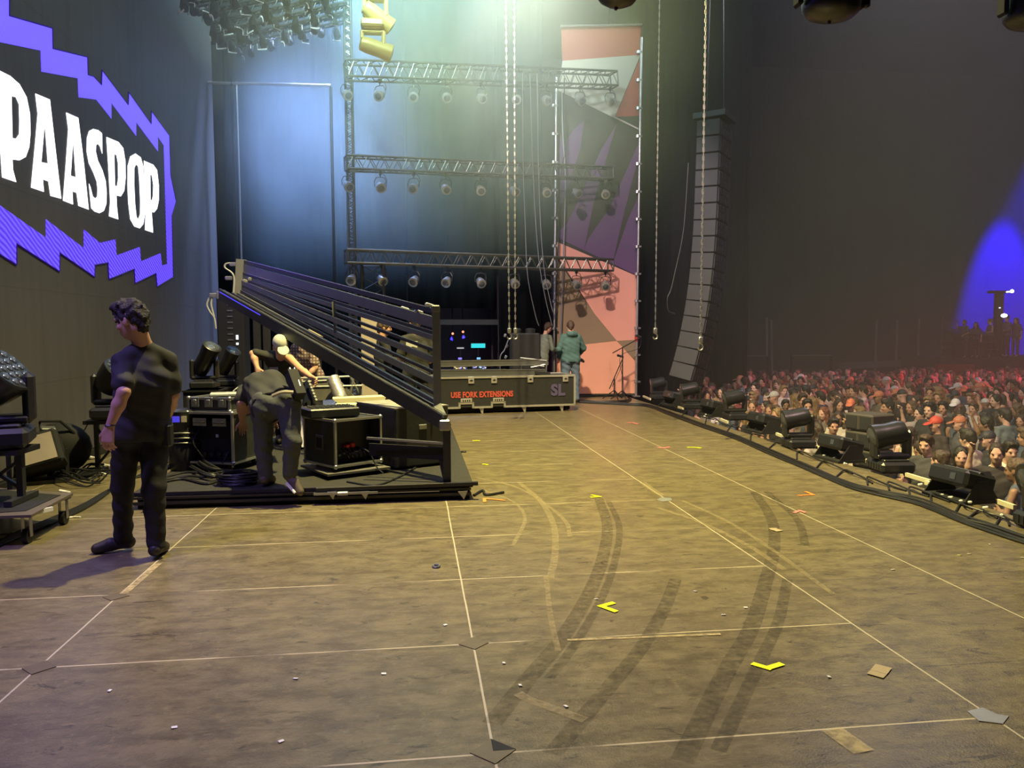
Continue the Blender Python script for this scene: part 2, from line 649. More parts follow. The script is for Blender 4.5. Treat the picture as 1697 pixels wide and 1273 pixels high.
# tape marks
def chevron(a, b, c, w, col, lab, name='tape_mark'):
    A, B, C = gz(*a), gz(*b), gz(*c)
    m = MB()
    for i, (p, q) in enumerate(((A, B), (B, C))):
        t = (q - p).normalized()
        n2 = Vector((-t.y, t.x, 0)) * w / 2
        z = 0.005 + 0.0008 * i
        m.prism([Vector((v.x, v.y, z)) for v in (p + n2, p - n2, q - n2 + t * w / 2, q + n2 + t * w / 2)][::-1], (0, 0, 0.0006))
    return tag(m.build(name, col), lab, 'tape', 'tape marks on the deck')


M['tape_yellow'] = mat('tape_neon_yellow', (0.78, 0.88, 0.0), 0.5, 0, 0.03, 5, emit=None)
M['tape_orange'] = mat('tape_neon_orange', (0.95, 0.25, 0.05), 0.5, 0, 0.03, 5)
M['tape_pink'] = mat('tape_neon_pink', (0.95, 0.22, 0.22), 0.5, 0, 0.03, 5)
M['tape_tan'] = mat('tape_tan', (0.38, 0.30, 0.18), 0.6, 0, 0.1, 15)
chevron((1018, 1000), (996, 1006), (1018, 1014), 0.035, M['tape_yellow'], 'neon yellow tape chevron beside the tyre tracks, upper of the two nearest ones')
chevron((1246, 1101), (1273, 1109), (1292, 1103), 0.035, M['tape_yellow'], 'neon yellow tape chevron crossing the darkest tyre tracks')
chevron((980, 821), (994, 824), (981, 825), 0.03, M['tape_yellow'], 'small pale yellow tape arrow at the start of the tyre tracks')
chevron((803, 833), (803, 827), (835, 830), 0.03, M['tape_orange'], 'orange tape corner beside the black platform corner')
chevron((1322, 822), (1348, 821), (1336, 816), 0.03, M['tape_orange'], 'orange tape arrow between the pale seam and the floor lights')
chevron((1316, 851), (1325, 847), (1333, 850), 0.03, M['tape_pink'], 'pink tape cross lying on the outer pale seam', 'tape_cross')
chevron((1090, 742), (1100, 743), (1107, 742), 0.05, M['tape_pink'], 'faded pink tape cross on the outer seam far up the deck', 'tape_cross')
chevron((1039, 701), (1048, 701), (1056, 703), 0.04, M['tape_pink'], 'short pink tape strip near the long flight case')
chevron((1139, 742), (1149, 742), (1160, 743), 0.04, M['tape_yellow'], 'short pale tape strip at the faint square outline')
chevron((1450, 1122), (1456, 1116), (1461, 1110), 0.07, M['tape_tan'], 'tan tape patch between the last tyre track and the seam plate')
chevron((1276, 878), (1282, 878), (1288, 880), 0.06, M['tape_tan'], 'small tan tape patch on the curving dark tyre track')
chevron((783, 731), (788, 731), (793, 731), 0.05, M['tape_yellow'], 'small yellow tape dash beyond the platform corner')
chevron((799, 770), (803, 770), (807, 771), 0.03, M['tape_yellow'], 'tiny yellow tape dash beside the platform edge')
rng = random.Random(5)
scraps = [(1590, 921), (1606, 919), (1694, 925), (1480, 945), (1152, 981), (1199, 1020), (1236, 1008), (1374, 1123), (988, 994), (938, 1172), (490, 1126), (289, 1207),
          (182, 1146), (466, 1230), (835, 1100), (862, 1137), (636, 1118), (738, 1037), (1640, 903), (1330, 838), (1008, 857)]
for i, (x, y) in enumerate(scraps):
    c = gz(x, y)
    a = rng.random() * 3
    m = MB().box((0, 0, 0.004), (0.022, 0.013, 0.003), Euler((0.15, 0.1, a)))
    o = tag(m.build('paper_scrap', M['white'] if i != 0 else mat('scrap_yellow', (0.8, 0.9, 0.3), .5)), 'tiny white paper scrap lying on the brown deck', 'scrap', 'paper scraps on the deck')
    if i == 0:
        o['label'] = 'tiny yellow-green scrap on the deck beside the outer seam'
    o.location = (c.x, c.y, 0)
c = gz(723, 940)
ring = MB().tube([(0.022 * math.cos(t), 0.03 * math.sin(t), 0.008) for t in [k * math.pi / 6 for k in range(12)]], 0.007, 6, True).build('metal_ring', M['steel'])
ring.location = (c.x, c.y, 0)
tag(ring, 'small metal ring lying alone on the deck', 'ring')

# ------------------------------------------------------------------ shell: black cloth, tent
def cloth_mat(name, c, folds=5.0):
    m, nt, b, N, L = nodemat(name)
    tc = N.new('ShaderNodeTexCoord')
    mp = N.new('ShaderNodeMapping')
    mp.inputs['Scale'].default_value = (1, 1, 0.03)
    L.new(tc.outputs['Object'], mp.inputs[0])
    no = N.new('ShaderNodeTexNoise')
    no.inputs['Scale'].default_value = folds
    no.inputs['Detail'].default_value = 3
    L.new(mp.outputs[0], no.inputs['Vector'])
    mx = N.new('ShaderNodeMix')
    mx.data_type = 'RGBA'
    mx.inputs[6].default_value = tuple(q * 0.85 for q in c) + (1,)
    mx.inputs[7].default_value = tuple(q * 1.15 for q in c) + (1,)
    L.new(no.outputs[0], mx.inputs[0])
    L.new(mx.outputs[2], b.inputs['Base Color'])
    bp = N.new('ShaderNodeBump')
    bp.inputs['Distance'].default_value = 0.08
    bp.inputs['Strength'].default_value = 0.5
    L.new(no.outputs[0], bp.inputs['Height'])
    L.new(bp.outputs[0], b.inputs['Normal'])
    b.inputs['Roughness'].default_value = 0.9
    b.inputs['Specular IOR Level'].default_value = 0.1
    return m


M['cloth'] = cloth_mat('black_stage_cloth', (0.009, 0.0095, 0.011))
M['tent'] = cloth_mat('dark_tent_skin', (0.075, 0.075, 0.09), 1.2)
M['ground'] = mat('dark_ground', (0.03, 0.028, 0.027), 0.8, 0, 0.3, 3)
tag(MB().box((14, 24, -1.66), (72, 60, 0.08)).build('ground', M['ground']), kind='structure')
# tent skin: far wall, audience side wall and roof
tag(MB().box((20, 36.1, 6.0), (60, 0.2, 16)).build('wall_far', M['tent']), kind='structure')
tag(MB().box((50.1, 15, 6.0), (0.2, 44, 16)).build('wall_audience', M['tent']), kind='structure')
tag(MB().box((20, 15, 14.1), (64, 44, 0.2)).build('ceiling', M['tent']), kind='structure')
tag(MB().box((20, -7.1, 6.0), (60, 0.2, 16)).build('wall_near', M['tent']), kind='structure')
tag(MB().box((-10.1, 15, 6.0), (0.2, 44, 16)).build('wall_backstage', M['tent']), kind='structure')


def folded_cloth(x0, x1, y, z0, z1, amp=0.03, wl=0.40, seed=0, thick=0.02):
    r = random.Random(seed)
    n = int(abs(x1 - x0) / 0.06)
    m = MB()
    pts = []
    ph = 0
    for i in range(n + 1):
        x = x0 + (x1 - x0) * i / n
        ph += 2 * math.pi * (0.06 / wl) * r.uniform(0.6, 1.4)
        pts.append((x, y + amp * math.sin(ph)))
    vs = [(a, b, z0) for a, b in pts] + [(a, b, z1) for a, b in pts]
    N1 = n + 1
    fs = [(i, i + 1, i + 1 + N1, i + N1) for i in range(n)]
    o = m.add(vs, fs)
    return o


# black masking cloth upstage right behind the trusses, wings beyond
def cloth(x0, x1, y, z0, z1, label, seed):
    o = folded_cloth(x0, x1, y, z0, z1, seed=seed).build('masking_cloth', M['cloth'], smooth=True)
    sm = o.modifiers.new('thickness', 'SOLIDIFY')
    sm.thickness = 0.01
    return tag(o, label, 'curtain', 'black masking cloths')


cloth(-4.8, -0.2, 21.2, 0.0, 10.5, 'tall black masking cloth behind the platform in the blue haze', 1)
cloth(-0.15, 2.2, 21.0, 2.15, 10.5, 'black masking cloth hanging above the open wing with blue lights', 2)
cloth(2.2, 3.35, 20.2, 0.0, 10.5, 'narrow black masking cloth beside the banner frame', 3)
cloth(5.45, 9.6, 21.5, -1.5, 12.5, 'black masking cloth behind the hanging speaker column', 4)
# ------------------------------------------------------------------ LED screen with its picture
SX = -4.0


def screen_mat():
    m, nt, b, N, L = nodemat('led_screen_face')
    tc = N.new('ShaderNodeTexCoord')
    mp = N.new('ShaderNodeMapping')
    mp.inputs['Scale'].default_value = (1, 1.0, 0.06)
    L.new(tc.outputs['Object'], mp.inputs[0])
    no = N.new('ShaderNodeTexNoise')
    no.inputs['Scale'].default_value = 7
    no.inputs['Detail'].default_value = 4
    L.new(mp.outputs[0], no.inputs['Vector'])
    mx = N.new('ShaderNodeMix')
    mx.data_type = 'RGBA'
    mx.inputs[6].default_value = (0.085, 0.080, 0.082, 1)
    mx.inputs[7].default_value = (0.125, 0.118, 0.118, 1)
    L.new(no.outputs[0], mx.inputs[0])
    sp = N.new('ShaderNodeSeparateXYZ')
    L.new(tc.outputs['Object'], sp.inputs[0])
    last = None
    for k in (1, 2):
        a = N.new('ShaderNodeMath')
        a.operation = 'FRACT'
        L.new(sp.outputs[k], a.inputs[0])
        c = N.new('ShaderNodeMath')
        c.operation = 'LESS_THAN'
        c.inputs[1].default_value = 0.012
        L.new(a.outputs[0], c.inputs[0])
        if last:
            mxx = N.new('ShaderNodeMath')
            mxx.operation = 'MAXIMUM'
            L.new(last, mxx.inputs[0])
            L.new(c.outputs[0], mxx.inputs[1])
            last = mxx.outputs[0]
        else:
            last = c.outputs[0]
    m2 = N.new('ShaderNodeMix')
    m2.data_type = 'RGBA'
    f = N.new('ShaderNodeMath')
    f.operation = 'MULTIPLY'
    f.inputs[1].default_value = 0.25
    L.new(last, f.inputs[0])
    L.new(f.outputs[0], m2.inputs[0])
    L.new(mx.outputs[2], m2.inputs[6])
    m2.inputs[7].default_value = (0.03, 0.03, 0.032, 1)
    L.new(m2.outputs[2], b.inputs['Base Color'])
    b.inputs['Roughness'].default_value = 0.55
    b.inputs['Specular IOR Level'].default_value = 0.25
    return m


scr = thing('led_screen', (SX, 7.5, 0), 'huge dark grey LED wall showing a white festival name inside a purple zigzag band', 'LED screen')


def P_scr(o):
    o.parent = scr
    o.matrix_parent_inverse = Matrix.Translation((-SX, -7.5, 0))
    return o


P_scr(MB().box((SX - 0.08, 7.4, 6.2), (0.16, 18.7, 12.2), bev=0.01).build('screen_panel', screen_mat()))
for yy in (0.5, 3.5, 6.5, 9.5, 12.5, 15.8):
    P_scr(MB().box((SX - 0.35, yy, 3.0), (0.4, 0.08, 6.0)).build('rear_brace', M['black']))
P_scr(MB().box((SX - 0.2, 7.4, 0.05), (0.5, 18.6, 0.1)).build('base_beam', M['black']))


def curve_mesh(name, loops, mat_, x, thick):
    cu = bpy.data.curves.new(name, 'CURVE')
    cu.dimensions = '2D'
    cu.fill_mode = 'BOTH'
    cu.extrude = thick / 2
    for lp in loops:
        sp = cu.splines.new('POLY')
        sp.points.add(len(lp) - 1)
        for i, (a, b) in enumerate(lp):
            sp.points[i].co = (a, b, 0, 1)
        sp.use_cyclic_u = True
    tmp = bpy.data.objects.new(name + '_outline', cu)
    COL.objects.link(tmp)
    dg = bpy.context.evaluated_depsgraph_get()
    me = bpy.data.meshes.new_from_object(tmp.evaluated_get(dg))
    bpy.data.objects.remove(tmp)
    bpy.data.curves.remove(cu)
    # local (a, b, t) -> world (x + t, a, b)
    me.transform(Matrix(((0, 0, 1, x), (1, 0, 0, 0), (0, 1, 0, 0), (0, 0, 0, 1))))
    me.materials.clear()
    me.materials.append(mat_)
    o = bpy.data.objects.new(name, me)
    COL.objects.link(o)
    return o


def scr_pt(q):
    p = gx(q[0] / 2.545, q[1] / 2.545, SX)
    return (p.y, p.z)


M['letter'] = emis('led_white', (0.86, 0.88, 1.0), 2.6)
L_ = {
    'P': [[(-60, 268), (0, 300), (40, 320), (80, 355), (110, 410), (124, 480), (126, 560), (121, 620), (106, 662), (80, 676), (50, 672), (52, 715), (66, 768), (8, 748), (-2, 600), (-12, 480), (-40, 380)],
          [(46, 405), (66, 410), (79, 440), (81, 510), (80, 565), (66, 586), (50, 582)]],
    'A': [[(148, 395), (208, 420), (232, 630), (256, 838), (212, 826), (203, 765), (178, 756), (183, 809), (130, 791), (146, 620), (158, 480)],
          [(187, 510), (201, 690), (172, 684)]],
    'A.001': [[(278, 475), (328, 497), (352, 690), (372, 884), (330, 868), (322, 813), (303, 807), (306, 862), (265, 846), (277, 690), (287, 545)],
              [(307, 580), (319, 748), (296, 741)]],
    'S': [[(430, 648), (428, 562), (412, 549), (392, 544), (375, 553), (366, 582), (365, 640), (374, 688), (393, 728), (407, 765), (411, 800), (409, 830), (400, 838), (389, 828), (380, 790), (374, 775),
           (384, 878), (398, 892), (418, 899), (436, 889), (446, 862), (448, 815), (444, 765), (430, 718), (411, 678), (402, 640), (403, 612), (412, 606), (421, 618)]],
    'P.001': [[(448, 578), (498, 599), (518, 625), (527, 680), (528, 750), (522, 805), (508, 828), (489, 824), (491, 870), (497, 925), (459, 912), (464, 850), (456, 700)],
              [(480, 648), (491, 655), (497, 690), (498, 750), (493, 786), (483, 783)]],
    'O': [[(570, 648), (592, 664), (602, 700), (606, 760), (610, 840), (610, 900), (603, 945), (588, 963), (566, 955), (549, 925), (541, 860), (537, 780), (538, 700), (549, 660)],
          [(572, 692), (582, 702), (587, 760), (591, 850), (590, 905), (582, 926), (574, 915), (568, 860), (564, 770), (565, 708)]],
    'P.002': [[(606, 678), (645, 695), (661, 718), (668, 780), (668, 845), (661, 880), (648, 896), (638, 894), (644, 981), (611, 970), (614, 880)],
              [(632, 735), (640, 740), (646, 780), (645, 825), (640, 846), (633, 843)]],
}
for k, loops in L_.items():
    P_scr(curve_mesh('letter', [[scr_pt(q) for q in lp] for lp in loops], M['letter'], SX + 0.004, 0.006))

outer = [(-150, -60), (35, -8), (35, 65), (217, 118), (219, 204), (365, 240), (368, 316), (392, 322), (425, 358), (427, 295), (538, 442), (540, 388), (635, 522), (636, 468), (712, 572), (717, 740), (740, 850), (722, 910),
         (728, 1168), (660, 1210), (655, 1153), (567, 1195), (563, 1135), (456, 1178), (452, 1108), (397, 1118), (396, 1168), (248, 1066), (248, 1145), (66, 1028), (66, 1117), (-120, 1000)]
inner = [(-120, 790), (0, 868), (192, 1003), (192, 925), (352, 1047), (352, 968), (420, 1025), (485, 1010), (490, 1078), (588, 1042), (593, 1103), (676, 1068), (682, 1120), (704, 1114),
         (690, 614), (664, 575), (665, 638), (573, 515), (573, 573), (468, 433), (468, 500), (405, 420), (330, 410), (327, 330), (173, 302), (170, 213), (0, 178), (-110, 150)]


def band_mat():
    m, nt, b, N, L = nodemat('led_purple')
    b.inputs['Base Color'].default_value = (0.02, 0.02, 0.03, 1)
    tc = N.new('ShaderNodeTexCoord')
    sp = N.new('ShaderNodeSeparateXYZ')
    L.new(tc.outputs['Object'], sp.inputs[0])
    wv = N.new('ShaderNodeTexWave')
    wv.bands_direction = 'Z'
    wv.inputs['Scale'].default_value = 5.5
    wv.inputs['Distortion'].default_value = 1.5
    wv.inputs['Detail'].default_value = 0
    mp = N.new('ShaderNodeMapping')
    mp.inputs['Rotation'].default_value = (0.5, 0, 0)
    L.new(tc.outputs['Object'], mp.inputs[0])
    L.new(mp.outputs[0], wv.inputs['Vector'])
    # camera moire painted as stripes in the lower part
    a = N.new('ShaderNodeMapRange')
    a.inputs[1].default_value = 4.6
    a.inputs[2].default_value = 3.6
    L.new(sp.outputs[2], a.inputs[0])
    f = N.new('ShaderNodeMath')
    f.operation = 'MULTIPLY'
    L.new(a.outputs[0], f.inputs[0])
    L.new(wv.outputs[0], f.inputs[1])
    mx = N.new('ShaderNodeMix')
    mx.data_type = 'RGBA'
    mx.inputs[6].default_value = (0.115, 0.075, 0.98, 1)
    mx.inputs[7].default_value = (0.055, 0.012, 0.45, 1)
    L.new(f.outputs[0], mx.inputs[0])
    L.new(mx.outputs[2], b.inputs['Emission Color'])
    b.inputs['Emission Strength'].default_value = 1.7
    return m


# close the band beyond the edge of the view, mirrored in spirit to the visible end
po = [scr_pt(q) for q in outer]
pi_ = [scr_pt(q) for q in inner]
o_top, o_bot, i_bot, i_top = po[0], po[-1], pi_[0], pi_[-1]
full = po + [(o_bot[0] - 3.2, o_bot[1] + 0.3), (o_bot[0] - 3.6, 4.6), (o_bot[0] - 3.2, o_top[1] - 1.2)]
inn = pi_ + [(i_top[0] - 2.6, i_top[1] - 0.9), (i_bot[0] - 2.9, 4.6), (i_bot[0] - 2.6, i_bot[1] + 0.4)]
P_scr(curve_mesh('zigzag_band', [full, inn], band_mat(), SX + 0.004, 0.005))
# thin dark outline of the picture's band
P_scr(MB().tube([(SX + 0.009, a, b) for a, b in full], 0.008, 4, True).build('band_outline', emis('led_navy', (0.02, 0.0, 0.2), 0.6)))

# ------------------------------------------------------------------ trusses
def truss(a, b, s, name, label, group, bays=None, tri=False, m='alu'):
    """box truss from a to b, s = outer size"""
    a, b = Vector(a), Vector(b)
    c = (a + b) / 2
    th = thing(name, c, label, 'truss', group)
    d = (b - a)
    Ln = d.length
    d.normalize()
    up = Vector((0, 0, 1)) if abs(d.z) < .9 else Vector((0, 1, 0))
    sx = d.cross(up).normalized()
    uu = sx.cross(d).normalized()
    off = [sx * s / 2 + uu * s / 2, -sx * s / 2 + uu * s / 2, -sx * s / 2 - uu * s / 2, sx * s / 2 - uu * s / 2]
    A, B = a - c, b - c
    ch = MB()
    for o in off:
        ch.cyl(A + o, B + o, 0.024, n=8)
    for e in (A, B):
        for i in range(4):
            ch.cyl(e + off[i], e + off[(i + 1) % 4], 0.016, n=6)
    ch.build('main_tubes', M[m], th, True)
    br = MB()
    n = bays or max(2, int(round(Ln / (s * 1.15))))
    for k in range(n):
        p, q, mid = A.lerp(B, k / n), A.lerp(B, (k + 1) / n), A.lerp(B, (k + .5) / n)
        for i in range(4):
            o1, o2 = off[i], off[(i + 1) % 4]
            br.cyl(p + o1, mid + o2, 0.010, n=5, cap=False)
            br.cyl(mid + o2, q + o1, 0.010, n=5, cap=False)
    br.build('braces', M[m], th, True)
    return th


M['truss'] = mat('truss_aluminium', (0.13, 0.135, 0.135), 0.4, 0.8, 0.15, 10)
M['truss_black'] = mat('truss_black', (0.03, 0.03, 0.032), 0.45, 0.3, 0.15, 10)
YL, YR = 15.4, 17.0
g = 'horizontal lamp trusses upstage'
tA = (gy(573, 425, YL), gy(1012, 440, YR))
tB = (gy(573, 270, YL), gy(1012, 288, YR))
tC = (gy(573, 116, YL), gy(1018, 133, YR))
truss(tA[0], tA[1], 0.25, 'lighting_truss', 'lowest of the stacked lamp trusses upstage, ending in front of the pink banner', g, 22, m='truss')
truss(tB[0], tB[1], 0.25, 'lighting_truss', 'middle one of the stacked lamp trusses, crossing the purple part of the banner', g, 22, m='truss')
truss(tC[0], tC[1], 0.30, 'lighting_truss', 'topmost of the stacked lamp trusses, ending in front of the white banner part', g, 20, m='truss')
p = gy(618, 440, YL + .3)
truss((p.x, p.y, 0.0), (p.x, p.y, 2.85), 0.42, 'truss_tower', 'short truss tower holding up the lowest lamp truss beside the tilted frame', None, 6, m='truss_black')
p = gy(579, 300, YL + .1)
truss((p.x, p.y + .3, 0.0), (p.x, p.y + .3, 9.0), 0.12, 'truss_tower', 'slim tall truss tower faint in the haze at the ends of the lamp trusses', None, 60, m='truss')
# goal frame in the blue haze
a, b = gy(384, 139, 16.4), gy(548, 142, 16.4)
gf = thing('goalpost', ((a.x + b.x) / 2, 16.4, 0), 'thin pipe goal frame glowing in the blue haze near the LED wall', 'frame')
mm = MB()
mm.cyl((a.x - b.x - .3, 0, a.z), (0.5 * (b.x - a.x), 0, b.z), 0.03)
mm.build('crossbar', M['alu'], gf, True)
for q in (a.x - (a.x + b.x) / 2,):
    MB().cyl((q, 0, 0), (q, 0, a.z + .1), 0.03).build('post', M['truss_black'], gf, True)
    MB().cyl((q + .09, 0, 0), (q + .09, 0, a.z + .05), 0.02).build('post', M['alu'], gf, True)
MB().cyl(((b.x - a.x) / 2, 0, 0), ((b.x - a.x) / 2, 0, a.z), 0.03).build('post', M['truss_black'], gf, True)

# ------------------------------------------------------------------ hanging spot lamps
def par_proto():
    th = thing('spot_lamp', (0, 0, 0), 'x', 'stage lamp')
    MB().box((0, 0, -0.03), (0.05, 0.06, 0.07)).cyl((0, 0, -.05), (0, 0, -.12), .012).build('clamp', M['dark_metal'], th)
    y = MB()
    pts = [(0.11, 0, -.30), (0.12, 0, -.2), (0.08, 0, -.125), (0, 0, -.115), (-.08, 0, -.125), (-.12, 0, -.2), (-.11, 0, -.30)]
    y.tube(pts, 0.009, 6)
    y.build('yoke', M['dark_metal'], th)
    d = Vector((0.1, -1, -0.55)).normalized()
    c = Vector((0, 0, -.30))
    MB().lathe([(-.10, .03), (-.09, .07), (-.03, .085), (.04, .095), (.09, .10), (.095, .085)], c, d, 16).build('housing', M['silver_lamp'], th, True)
    MB().lathe([(.085, .082), (.10, .055), (.105, 0.01)], c, d, 14).build('lens', M['lens'], th, True)
    fl = MB()
    fl.tube([(0.02, 0.03, -.02), (0.09, 0.05, -.07), (0.13, 0.02, -.16), (0.07, .07, -.26)], 0.007, 5)
    fl.build('cable', M['rubber'], th)
    return th


par0 = par_proto()
first = [True]
_named = {}


def put_par(px, tr, half, label, group, rz=0.0):
    a, b = tr
    # where the truss passes image column px
    lo, hi = 0.0, 1.0
    for _ in range(30):
        t = (lo + hi) / 2
        p = a.lerp(b, t)
        v = p - Vector((0, 0, EYE))
        x = 848.5 + FOC * v.dot(_cr) / v.dot(_f)
        if x < px:
            lo = t
        else:
            hi = t
    o = par0 if first[0] else copy_tree(par0)
    first[0] = False
    o.location = (p.x, p.y - 0.02, p.z - half - .012)
    o.rotation_euler = (0, 0, rz)
    o['label'] = label
    o['group'] = group
    return o


rr = random.Random(3)
ordn = ['in front of the pink banner at the truss end', 'in front of the pink banner beside the pipe post', 'just outside the banner post', 'between the chains and the banner post', 'just beyond the two chains', 'next one before the chains',
        'above the right end of the tilted frame', 'above the middle of the tilted frame', 'beside the truss tower', 'at the far tower end']
for i, px in enumerate((1003, 955, 905, 852, 796, 740, 686, 632, 582)):
    put_par(px, tA, .125, 'round spot lamp hanging from the lowest lamp truss, ' + ['last one over the pink banner', 'inner one over the pink banner', 'just outside the banner post', 'right behind the pair of chains', 'nearest before the chains', 'third from the truss tower', 'second from the truss tower', 'beside the truss tower', 'dim one at the haze end'][i], 'spot lamps on the lowest truss', rr.uniform(-.5, .5))
for i, px in enumerate((1003, 955, 905, 852, 796, 738, 685, 630, 576)):
    put_par(px, tB, .125, 'faint spot lamp on the middle lamp truss, ' + ['last one over the purple banner', 'inner one over the purple banner', 'just outside the banner post', 'right behind the pair of chains', 'nearest before the chains', 'fourth from its haze end', 'third from its haze end', 'second from its haze end', 'first at its haze end'][i], 'spot lamps on the middle truss', rr.uniform(-.5, .5))
for i, px in enumerate((1011, 961, 905, 857, 797, 739, 685, 629, 574)):
    put_par(px, tC, .15, 'hazy spot lamp on the topmost lamp truss, ' + ['last one over the white banner part', 'inner one over the white banner part', 'just outside the banner post', 'right behind the pair of chains', 'nearest before the chains', 'fourth from its haze end', 'third from its haze end', 'second from its haze end', 'first at its haze end'][i], 'spot lamps on the topmost truss', rr.uniform(-.5, .5))

# ------------------------------------------------------------------ banner in its pipe frame
BY = 17.55


def bpt(x, y, d=0.0):
    p = gy(x, y, BY)
    return Vector((p.x, BY + d, p.z))


BAN = thing('banner', bpt(990, 657), 'tall printed banner with red, white, purple and pink triangles in a pipe frame', 'banner')
BAN.location.z = 0
Bi = Matrix.Translation(-BAN.location)


def fabric(name, col):
    return mat(name, col, 0.75, 0, 0.06, 2.5, 0.15)


def bface(poly, name, m, d):
    o = MB().prism([bpt(x, y, d) for x, y in poly], (0, 0.004, 0)).build(name, m)
    o.parent = BAN
    o.matrix_parent_inverse = Bi
    return o


Lx = lambda y: 930 - (y - 60) * 0.009
Rx = lambda y: 1062 - (y - 60) * 0.0155
bface([(Lx(42), 42), (Rx(42), 42), (Rx(655), 655), (Lx(655), 655)], 'backing_cloth', fabric('banner_black', (0.035, 0.037, 0.033)), 0.0)
bface([(Lx(44), 44), (Rx(44), 44), (Rx(91), 91), (932, 101)], 'red_field', fabric('banner_red', (0.42, 0.085, 0.07)), -0.004)
bface([(932, 101), (Rx(91), 91), (1019, 193), (1061, 214), (Rx(216), 216), (925, 150)], 'white_field', fabric('banner_white', (0.50, 0.46, 0.42)), -0.008)
bface([(1060, 98), (1060, 192), (1019, 194)], 'red_triangle', fabric('banner_red', (0.42, 0.085, 0.07)), -0.012)
pur = fabric('banner_purple', (0.105, 0.058, 0.150))
bface([(Lx(300), 225), (935, 240), (950, 215), (968, 200), (962, 245), (945, 300), (928, 345), (927, 300)], 'purple_flame', pur, -0.008)
bface([(926, 395), (1058, 458), (1056, 330), (1040, 365), (1015, 437), (1030, 370), (1050, 290), (1060, 262), (1057, 240), (1010, 345), (975, 395), (968, 414), (985, 330), (1022, 205), (995, 250), (960, 330), (940, 370), (925, 385)], 'purple_flame', pur, -0.010)
pink = fabric('banner_pink', (0.70, 0.33, 0.27))
bface([(923, 401), (1056, 458), (1054, 590), (1022, 566), (985, 520), (924, 425)], 'pink_field', pink, -0.012)
bface([(923, 430), (985, 520), (1022, 565), (922, 576)], 'brown_field', fabric('banner_brown', (0.24, 0.175, 0.115)), -0.014)
bface([(922, 576), (1022, 565), (1054, 600), (1052, 652), (921, 653)], 'pink_field', fabric('banner_salmon', (0.75, 0.36, 0.25)), -0.012)
bface([(1022, 565), (1054, 563), (1053, 598)], 'brown_field', fabric('banner_brown', (0.24, 0.175, 0.115)), -0.016)
fr = MB()


def pipe_post(px0, px1, ytop, lab, name='pipe_post'):
    a = gy(px0, ytop, BY - .12)
    b = gy(px1, 640, BY - .12)
    th = thing(name, (b.x, b.y, 0), lab, 'pipe post', 'pipe posts of the banner frame')
    MB().cyl((0, 0, 0), (a.x - b.x, 0, a.z), 0.03, n=10).build('pipe', M['alu'], th, True)
    for k in range(int(a.z / .62)):
        z = .35 + k * .62
        MB().cyl((0, 0, z - .03), (0, 0, z + .03), 0.05, n=8).box((0.05, -.02, z), (.09, .03, .04)).build('coupler', M['steel'], th, True)
    MB().box((0, 0, .015), (.16, .16, .03)).build('foot_plate', M['steel'], th)
    return th


pipe_post(922, 918, 128, 'pale pipe post with couplers, banner edge beside the man in teal')
pp = pipe_post(1063, 1054, 62, 'pipe post with couplers on the outer edge of the banner beside the microphone stand')
MB().cyl((0, 0, 1.28), (0, 0, 1.40), 0.037, n=10).build('red_band', M['red'], pp, True)
a, b = gy(929, 43, BY - .1), gy(1064, 41, BY - .1)
MB().cyl(a, b, 0.025).build('top_pipe', M['alu'], None, True)
o = bpy.data.objects['top_pipe']
o.parent = BAN
o.matrix_parent_inverse = Bi
# cables down the inner post
for i, (x0, x1) in enumerate(((931, 937), (935, 928))):
    pts = [gy(x0, 130, BY - .25), gy(x0 + 1, 200, BY - .25), gy(x0 + 3, 245, BY - .25), gy(x1, 300, BY - .25), gy(x1 - 3, 420, BY - .3), gy(x1 - 8, 560, BY - .3), gy(x1 - 6, 648, BY - .3)]
    tag(MB().tube(spline(pts, 6), .014, 6).build('hanging_cable', M['rubber' if i else 'steel'], None, True), ['pale cable drooping down beside the inner banner post', 'dark cable hanging down along the inner banner post'][i], 'cable')

# ------------------------------------------------------------------ chains
def chain(px0, px1, y0, y1, Yd, label, r=0.018, pitch=0.075, hook=True, step=1):
    a, b = gy(px0, y0, Yd), gy(px1, y1, Yd)
    th = thing('hoist_chain', b, label, 'chain', 'hoist chains hanging over the stage')
    Ln = a.z - b.z
    m = MB()
    n = int(Ln / pitch)
    for k in range(n):
        z = pitch * k
        t = k / n
        ox = (a.x - b.x) * t
        if k % 2:
            m.box((ox, 0, z), (r * 1.7, r * .5, pitch * 1.12), bev=.003)
        else:
            m.box((ox, 0, z), (r * .5, r * 1.7, pitch * 1.12), bev=.003)
    m.build('links', M['steel'], th)
    if hook:
        h = MB()
        h.box((0, 0, -.03), (.06, .05, .09), bev=.01)
        h.tube([(0, 0, -.07)] + [(0.035 * math.sin(t), 0, -.12 + 0.045 * math.cos(t)) for t in [x * .5 for x in range(0, 10)]], .012, 6)
        h.build('hook', M['steel'], th, True)
    return th


chain(838, 844, -10, 545, 12.5, 'chain of the close pair that hangs into the dark hoist, one nearer the tilted frame', 0.017, .062)
chain(852, 854, -10, 545, 12.5, 'chain of the close pair that hangs into the dark hoist, one nearer the banner', 0.017, .062)
chain(1093, 1086, -10, 545, 12.0, 'thin hoist chain ending in a hook just beyond the banner', 0.014, .06)
chain(1170, 1161, -10, 560, 10.0, 'bright hoist chain with a hook in front of the speaker column', 0.018, .055)
